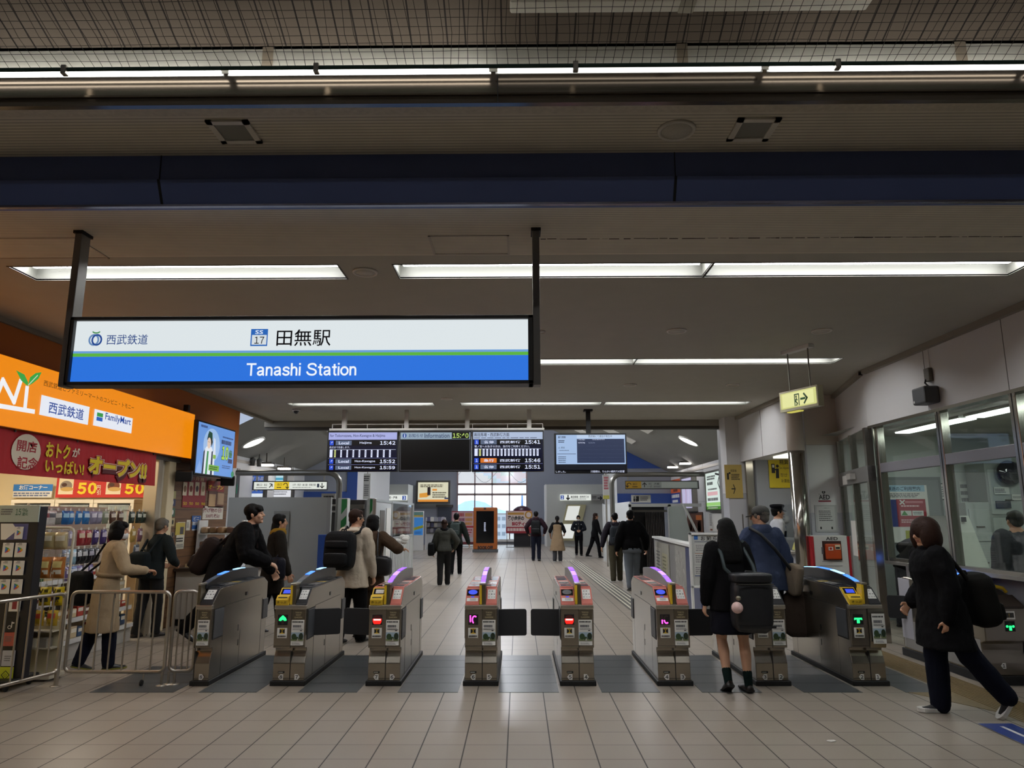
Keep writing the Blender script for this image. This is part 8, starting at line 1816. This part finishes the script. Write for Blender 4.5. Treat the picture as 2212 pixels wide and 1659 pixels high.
a, b = PY(784, 1078, 19.8), PY(801, 1023, 19.8); t = thing('hanging_notice', 'tall white notice hanging beside the blue column on the left', 'notice', ((a.x + b.x) / 2, 19.8, a.z)); mb = MB(); mb.box(a.x, b.x, 19.8, 19.86, a.z, b.z, paint('#b9bbb8')); S = Sheet(mb, (a.x, 19.798, a.z), **FRONT); sp_(S, 786, 1027, 799, 1040, 3, INK, 3); sp_(S, 786, 1046, 799, 1072, 6, GREYINK, 5); mb.build('board', t, world=True); mb = MB(); mb.tube([((a.x + b.x) / 2, 19.83, b.z), ((a.x + b.x) / 2, 19.83, roofz((a.x + b.x) / 2))], .012, STEEL); mb.build('rod', t, world=True)
a, b = PY(1303, 1078, 23.0), PY(1316, 1026, 23.0); t = thing('hanging_notice', 'white and pink upright notice on the column at the right gantry', 'notice', ((a.x + b.x) / 2, 23, a.z)); mb = MB(); mb.box(a.x, b.x, 23, 23.06, a.z, b.z, paint('#b9bbb8')); S = Sheet(mb, (a.x, 22.998, a.z), **FRONT); sp_(S, 1305, 1029, 1314, 1058, 5, paint('#b8606c'), 3, .7); rp(S, 1303, 1070, 1316, 1078, paint('#a8a44a')); mb.build('board', t, world=True); mb = MB(); mb.tube([((a.x + b.x) / 2, 23.08, 0), ((a.x + b.x) / 2, 23.08, roofz((a.x + b.x) / 2))], .03, STEEL); mb.build('post', t, world=True)
# left wall adverts
for x0_, y0_, x1_, y1_, lab, c, f_ in ((490, 1017, 513, 1074, 'green and white lit advert at the left end of the hall wall', '#e4efe6', 'g'), (536, 1024, 574, 1074, 'blue and white lit advert on the left hall wall', '#dfe8f2', 'b'), (586, 1018, 616, 1040, 'pale blue lit window box above the white lit advert', '#bfe4ee', 's'), (586, 1056, 632, 1074, 'plain white lit advert low on the left hall wall', '#e6e8ee', 'w')):
    t, mb, S = pposter('light_box_poster', lab, 'poster', x0_, y0_, x1_, y1_, FRONT, {'g': 16.8, 'b': 17.8, 's': 19.5, 'w': 19.4}[f_], glow(c, .9), frame=STEELD, thick=.1, fr=.05)
    if f_ == 'g': rp(S, x0_, 1046, x1_, 1066, glow('#2a8a6a', .8)); tp(S, '総合保険', x0_ + 2, 1050, x1_ - 2, 1062, PAPER, .03); sp_(S, x0_ + 2, 1022, x1_ - 2, 1030, 2, GREYINK, 3)
    if f_ == 'b': rp(S, x0_, 1024, x1_, 1066, glow('#3a62b8', .8)); tp(S, '不用品', x0_ + 6, 1030, x1_ - 4, 1038, PAPER, .02); tp(S, '買取', x0_ + 8, 1044, x1_ - 6, 1062, PAPER, .04)
    if f_ == 's': rp(S, x0_, 1032, x1_, 1037, glow('#4aa8c8', .8))
    if f_ == 'w': sp_(S, x0_ + 4, 1060, x1_ - 10, 1070, 2, paint('#b0b4c0'), 3)
    fin(t, mb, 'lit_face')
    if f_ in 'sw': mb = MB(); q = PY(x1_, y1_, 19.6); mb.box(PY(x0_, y1_, 19.6).x, q.x, 19.6, 19.7, 0, 2.9, HWALL); struct('pillar_hall_left' if f_ == 's' else 'wall_hall_bay', mb)
for k, (px, py) in enumerate(((527, 995), (546, 997), (560, 999))):
    p = PY(px, py, 17.5); mb = MB()
    if k == 0: mb.lathe([(.12, .08), (.12, .03), (.08, -.03), (.01, -.05)], paint('#4a4a48'), tuple(p), 16); mb.tube([p + V((0, 0, .06)), p + V((0, 0, roofz(p.x) - p.z))], .02, STEELD)
    else: mb.lathe([(.05, -.1), (.07, .06), (.02, .1)], paint('#5c5c5a'), tuple(p), 16); mb.tube([p + V((0, 0, .08)), p + V((0, 0, roofz(p.x) - p.z))], .015, STEELD)
    tag(mb.build(['security_camera', 'spotlight', 'spotlight'][k], loc=tuple(p), world=True), ['dark dome camera under the left eave of the hall', 'small grey spotlight next to the dome camera', 'small grey spotlight, second from the dome camera'][k], ['camera', 'spotlight', 'spotlight'][k])
# eave lamps and round roof lamps
for px, py, X_, lab in ((576, 1003, EL + .35, 'lit eave lamp on the left hall side, nearer one'), (614, 1011, EL + .35, 'lit eave lamp on the left hall side, farther one'), (1480, 1000, ER - .3, 'lit eave lamp on the right hall side, nearer one'), (1453, 1008, ER - .3, 'lit eave lamp on the right hall side, farther one')):
    p = PX(px, py, X_); t = thing('eave_lamp', lab, 'lamp', tuple(p), 0, 'eave lamps of the hall'); mb = MB(); mb.box(p.x - .16, p.x + .16, p.y - .12, p.y + .12, p.z, p.z + .05, STEELD); mb.tube([p, V((p.x, p.y, roofz(p.x) - .03))], .02, STEELD); mb.build('housing', t, world=True); mb = MB(); mb.box(p.x - .14, p.x + .14, p.y - .1, p.y + .1, p.z - .04, p.z, glow('#fff6f0', 14.0)); mb.build('lens', t, world=True)
for px, py, sg, lab in ((547, 955, -1, 'round lamp in the left roof slope of the hall'), (1488, 952, 1, 'round lamp in the right roof slope of the hall')):
    d = _ray(px, py); k = (RZ_ - EZ) / ((ER - RX_) if sg > 0 else (RX_ - EL)); e0 = ER if sg > 0 else EL
    tt = (EZ + sg * k * e0 - EYE) / (d.z + sg * k * d.x); p = V((0, 0, EYE)) + d * tt
    nrm = V((-sg * k, 0, -1)).normalized(); ax = V((0, 1, 0)); bx = nrm.cross(ax)
    t = thing('roof_lamp', lab, 'lamp', tuple(p), 0, 'round roof lamps'); mb = MB(); mb.rings([[p + nrm * dd + (ax * cos(2 * pi * j / 28) + bx * sin(2 * pi * j / 28)) * r_ for j in range(28)] for r_, dd in ((.27, 0), (.27, .03), (.235, .03))], HS, cap=False); mb.build('rim', t, world=True)
    mb = MB(); mb.add([p + nrm * .025 + (ax * cos(2 * pi * j / 28) + bx * sin(2 * pi * j / 28)) * .235 for j in range(28)], [tuple(range(28))], glow('#fffbee', 6.0)); mb.build('lens', t, world=True)
for i, (x, y) in enumerate(((-.75, 16.6), (-.75, 20.2), (-.75, 24), (-3, 31), (1.5, 31), (-.75, 36))):  # lamps out of view, added to brighten the hall and its roof
    z = 5.0 if y < 27 else 8.6; t = thing('added_hall_lamp', ['added unseen pendant lamp under the near end of the ridge', 'added unseen pendant lamp under the middle of the ridge', 'added unseen pendant lamp under the far end of the ridge', 'added unseen ceiling lamp of the far hall, left one', 'added unseen ceiling lamp of the far hall, right one', 'added unseen ceiling lamp of the far hall by the window'][i], 'lamp', (x, y, z), 0, 'added hall lamps')
    mb = MB(); mb.box(x - .06, x + .06, y - .9, y + .9, z, z + .05, WHITE, bev=.01); mb.tube([(x, y, z + .05), (x, y, 5.86 if y < 27 else 8.98)], .02, STEEL); mb.build('housing', t, world=True); mb = MB(); mb.box(x - .3, x + .3, y - .85, y + .85, z - .10, z, glow('#f6f8ff', 40.0 if y < 27 else 46.0)); mb.build('lens', t, world=True)

# ---- right side: stairs enclosure, posters, low wall, notice stand
def wallp(name, x0_, y0_, x1_, y1_, lab, base, cat='poster', **k): return pposter(name, lab, cat, x0_, y0_, x1_, y1_, RIGHTW, ER - .02, base, **k)
def rposter(name, x0_, y0_, x1_, y1_, lab, base, X_=ER - .015, **k):
    """board on the right wall: x0 is its far (left) edge in view, x1 its near edge"""
    a = PX(x0_, y1_, X_); b = PX(x1_, y1_, X_); top = PX(x1_, y0_, X_); w_ = a.y - b.y; o = V((X_, a.y, b.z)); h_ = top.z - b.z
    return poster(name, lab, k.pop('cat', 'poster'), o, w_, h_, RIGHTW, base, **k) + (w_, h_)
t, mb, S, w_, h_ = rposter('light_box_poster', 1534, 1016, 1566, 1100, 'tall white and green lit poster on the right hall wall', glow('#dfeee6', .85), frame=STEELD, thick=.08, fr=.05)
S.scribble(.1 * w_, .8 * h_, .7 * w_, .93 * h_, 2, INK, .7, 3); S.scribble(.1 * w_, .66 * h_, .6 * w_, .76 * h_, 1, INK, .8, 6); S.line([(.7 * w_, .95 * h_), (.98 * w_, .9 * h_), (.85 * w_, .7 * h_), (.98 * w_, .5 * h_)], .05, INK); S.rect(.1 * w_, .38 * h_, .8 * w_, .48 * h_, glow('#e6b4b8', .8)); S.scribble(.15 * w_, .52 * h_, .8 * w_, .58 * h_, 1, GREYINK, .7, 4); S.scribble(.1 * w_, .22 * h_, .9 * w_, .33 * h_, 1, GREYINK, .7, 12); S.rect(0, .1 * h_, w_, .19 * h_, glow('#9fd878', .8)); S.rect(0, 0, w_, .09 * h_, glow('#4a8a2c', .8)); S.scribble(.1 * w_, .02 * h_, .8 * w_, .07 * h_, 1, PAPER, .7, 4); fin(t, mb, 'lit_face')
t, mb, S, w_, h_ = rposter('light_box_poster', 1482, 1030, 1505, 1097, 'pale lilac lit poster with grey frame on the right hall wall', glow('#c9c4e6', .8), frame=STEEL, thick=.1, fr=.09)
S.rect(.1 * w_, .86 * h_, .9 * w_, .92 * h_, paint('#8a88a8')); S.line([(.35 * w_, .1 * h_), (.4 * w_, .5 * h_), (.33 * w_, .8 * h_)], .06, glow('#b88aa8', .7)); S.line([(.6 * w_, .1 * h_), (.65 * w_, .45 * h_), (.6 * w_, .8 * h_)], .06, glow('#e0d4f0', .8)); S.scribble(.1 * w_, .03 * h_, .9 * w_, .09 * h_, 1, paint('#5a5a88'), .6, 3); fin(t, mb, 'lit_face')
t, mb, S, w_, h_ = rposter('wall_poster', 1451, 1033, 1471, 1088, 'orange and navy poster on the right hall wall', paint('#c85a2a')); S.rect(0, 0, w_, .45 * h_, paint('#2c3f86')); S.scribble(.08 * w_, .24 * h_, .95 * w_, .4 * h_, 1, PAPER, .8, 3); S.scribble(.15 * w_, .05 * h_, .85 * w_, .18 * h_, 1, PAPER, .8, 5); S.rect(.3 * w_, .5 * h_, .75 * w_, .6 * h_, paint('#6a2a1a')); S.rect(0, .78 * h_, w_, h_, paint('#c4562a')); fin(t, mb)
t, mb, S, w_, h_ = rposter('wall_poster', 1486, 1106, 1520, 1150, 'brown and gold poster below the lilac lit poster', paint('#4a2a16')); rr = random.Random(4)
for k in range(10): x = rr.uniform(.05, .85) * w_; S.poly([(x, .05 * h_), (x + .1 * w_, .05 * h_), (x + .06 * w_, rr.uniform(.5, .9) * h_)], paint(['#8a6a2a', '#6a3a1a', '#a8862c', '#3a2412'][k % 4]), False)
S.rect(.6 * w_, .6 * h_, .95 * w_, .85 * h_, paint('#a85a1a')); fin(t, mb)
t, mb, S, w_, h_ = rposter('wall_notice', 1533, 1108, 1562, 1150, 'white notice sheet below the green lit poster', paint('#c0bfba'), cat='notice'); S.scribble(.08 * w_, .3 * h_, .3 * w_, .95 * h_, 6, GREYINK, .5, 3); S.rect(.1 * w_, .05 * h_, .28 * w_, .14 * h_, paint('#8a4a2a')); fin(t, mb)
t = thing('stair_enclosure', 'white framed stair enclosure with black folding gate on the right', 'enclosure', (3.6, 20.2, 0))
EF = mat('enclosure_white', '#c6c8c6', .35)
a, b = PY(1365, 1165, 19.8), PY(1442, 1090, 19.8); zt_ = b.z
mb = MB(); mb.box(a.x - .06, 5.0, 19.75, 19.85, zt_ - .06, zt_ + .03, EF); mb.box(a.x - .06, a.x, 19.75, 19.85, 0, zt_, EF); mb.box(b.x, b.x + .08, 19.75, 19.85, 0, zt_, EF); mb.build('frame', t, world=True)
mb = MB(); mb.box(3.05, 3.1, 19.85, 26.0, 0, 1.96, EF); mb.box(3.02, 3.1, 25.9, 26.05, 0, 2.0, EF); mb.build('side_panel', t, world=True)
mb = MB(); mb.box(a.x, b.x, 20.3, 20.35, 0, zt_ - .05, paint('#17181a')); mb.box(a.x, b.x, 19.9, 20.0, zt_ - .2, zt_ - .14, STEELD); mb.build('dark_opening', t, world=True)
for k in range(11):
    x = a.x + .45 + k * (b.x - a.x - .5) / 11; mb = MB(); mb.box(x, x + .025, 20.1, 20.16, .05, zt_ - .2, mat('gate_slat', '#4d4744', .4, .3)); mb.build('gate_slat', t, world=True)
c0, c1 = PY(1448, 1165, 19.6), PY(1493, 1094, 19.6)
mb = MB(); mb.prism([(c0.x, .9), (c1.x, .9), (PY(1476, 1092, 19.6).x, zt_ - .05), (c0.x, zt_ - .05)], 'y', 19.6, 19.62, mat('frosted_glass', '#b4bdb8', .25, alpha=.7)); mb.build('glass', t, world=True)
mb = MB(); mb.tube([PY(1476, 1090, 19.55), PY(1506, 1150, 19.55)], .035, EF, 8); mb.build('sloping_rail', t, world=True)
t, mb, S = pposter('toilet_sign', 'white toilet and lift sign over the stair enclosure', 'sign', 1364, 1069, 1405, 1086, FRONT, 19.78, PAPER, thick=.03)
for k in range(2): c = L(S, 1370 + 5 * k, 1074); S.disc(c[0], c[1], .022, .022, INK, 10); S.rect(c[0] - .025, c[1] - .12, c[0] + .025, c[1] - .03, INK)
rp(S, 1376, 1072, 1380, 1083, INK); sp_(S, 1383, 1072, 1401, 1082, 3, GREYINK, 4); fin(t, mb)
# low wall with posters
A_, B_ = V((3.08, 16.6, 0)), V((2.72, 10.9, 0)); e_ = (B_ - A_).normalized(); nn_ = V((e_.y, -e_.x, 0)); Lw = (B_ - A_).length
if nn_.x > 0: nn_ = -nn_
t = thing('low_wall', 'low wall covered with map posters and a navy panel right of the lane', 'partition', tuple((A_ + B_) / 2))
def wl(mb, s0, s1, z0, z1, d0, d1, m):
    q = [A_ + e_ * s + nn_ * d + V((0, 0, z)) for z in (z0, z1) for s, d in ((s0, d0), (s1, d0), (s1, d1), (s0, d1))]
    mb.add(q, [(0, 3, 2, 1), (4, 5, 6, 7), (0, 1, 5, 4), (1, 2, 6, 5), (2, 3, 7, 6), (3, 0, 4, 7)], m)
mb = MB(); wl(mb, 0, Lw, 0, 1.08, -.12, 0, paint('#7d7c7a')); mb.build('wall', t, world=True)
mb = MB(); wl(mb, -.02, Lw + .02, 1.08, 1.12, -.16, .04, WHITE); mb.build('coping', t, world=True)
mb = MB(); wl(mb, .3, Lw * .42, .2, 1.02, 0, .012, paint('#9a988c')); S = Sheet(mb, A_ + e_ * .3 + nn_ * .013 + V((0, 0, .2)), e_, nn_); S.rect(.1, .05, .9, .7, paint('#b4b3a6')); S.rect(1.1, .1, 1.9, .62, paint('#a8a486')); S.scribble(.15, .1, .85, .65, 8, GREYINK, .4, 3); S.scribble(1.2, .15, 1.8, .58, 6, paint('#6a6850'), .4, 5); mb.build('map_poster', t, world=True)
mb = MB(); wl(mb, Lw * .56, Lw * .76, .05, 1.05, 0, .012, paint('#8f8d86')); S = Sheet(mb, A_ + e_ * Lw * .56 + nn_ * .013 + V((0, 0, .05)), e_, nn_); rr = random.Random(6)
for k in range(40): x = rr.uniform(.05, Lw * .2 - .1); z = rr.uniform(.05, .9); S.line([(x, z), (x + rr.uniform(-.08, .08), z + rr.uniform(.03, .1))], .012, paint('#3f3f3c') if k % 2 else PAPER); S.k = 1
mb.build('patterned_panel', t, world=True)
mb = MB(); wl(mb, Lw * .78, Lw, .02, 1.06, -.01, .03, mat('navy_panel', '#1f2c5c', .35)); mb.build('navy_panel', t, world=True)
a, b = PY(1494, 1290, 10.6), PY(1572, 1151, 10.6)
t = thing('notice_stand', 'white framed notice board on legs beside the schoolgirl', 'notice board', ((a.x + b.x) / 2, 10.6, 0))
zb = PY(1520, 1270, 10.6).z
mb = MB()
for q in ((a.x, a.x + .035, 0, b.z), (b.x - .035, b.x, 0, b.z), (a.x, b.x, b.z - .03, b.z), (a.x, b.x, zb, zb + .03)): mb.box(q[0], q[1], 10.58, 10.63, q[2], q[3], WHITE, bev=.004)
mb.build('frame', t, world=True)
mb = MB(); mb.box(a.x + .035, b.x - .035, 10.60, 10.61, zb + .03, b.z - .03, paint('#b9bab6')); S = Sheet(mb, (a.x, 10.599, 0), **FRONT)
rp(S, 1499, 1157, 1507, 1166, paint('#2f62a8')); tp(S, 'お 知 ら せ', 1514, 1158, 1562, 1168, INK, .02); rp(S, 1500, 1170, 1566, 1171, paint('#2a2f5a'))
for y0_, y1_, k in ((1174, 1193, 3), (1196, 1218, 5), (1222, 1242, 8)): rp(S, 1501, y0_, 1545, y1_, paint('#c6c6c2')); sp_(S, 1503, y0_ + 2, 1542, y1_ - 2, 4, GREYINK, k, .4)
rp(S, 1501, 1195, 1545, 1196, paint('#a86a4a')); rp(S, 1501, 1243, 1545, 1244.5, paint('#2f4a8a')); mb.build('board', t, world=True)
# ================================================================ CAMERA, WORLD, COLOUR
cam = bpy.data.cameras.new('camera'); co = bpy.data.objects.new('camera', cam); COL.objects.link(co)
cam.sensor_width = 36.0; cam.sensor_fit = 'HORIZONTAL'; cam.lens = 36.0 * F / 2212.0; cam.clip_start = .05; cam.clip_end = 3000
R3 = Matrix((CR, CU, -CF)).transposed().to_4x4(); co.matrix_world = Matrix.Translation((0, 0, EYE)) @ R3
SC.camera = co
w = bpy.data.worlds.new('world'); SC.world = w; w.use_nodes = True
bg = w.node_tree.nodes['Background']
sky = w.node_tree.nodes.new('ShaderNodeTexSky'); sky.sky_type = 'HOSEK_WILKIE'; sky.turbidity = 6; sky.ground_albedo = .4; sky.sun_direction = (-.5, -.3, .55)
mixn = w.node_tree.nodes.new('ShaderNodeMix'); mixn.data_type = 'RGBA'; mixn.inputs['Factor'].default_value = .75; mixn.inputs['B'].default_value = (.80, .88, 1, 1)
w.node_tree.links.new(sky.outputs[0], mixn.inputs['A']); w.node_tree.links.new(mixn.outputs['Result'], bg.inputs['Color'])
bg.inputs['Strength'].default_value = 3.0
SC.view_settings.view_transform = 'Standard'; SC.view_settings.look = 'None'; SC.view_settings.exposure = 0.0; SC.view_settings.gamma = 1.0; SC.view_settings.use_curve_mapping = False
try:
    SC.cycles.max_bounces = 8; SC.cycles.diffuse_bounces = 4; SC.cycles.glossy_bounces = 4; SC.cycles.transparent_max_bounces = 12; SC.cycles.caustics_reflective = False; SC.cycles.caustics_refractive = False
except Exception: pass
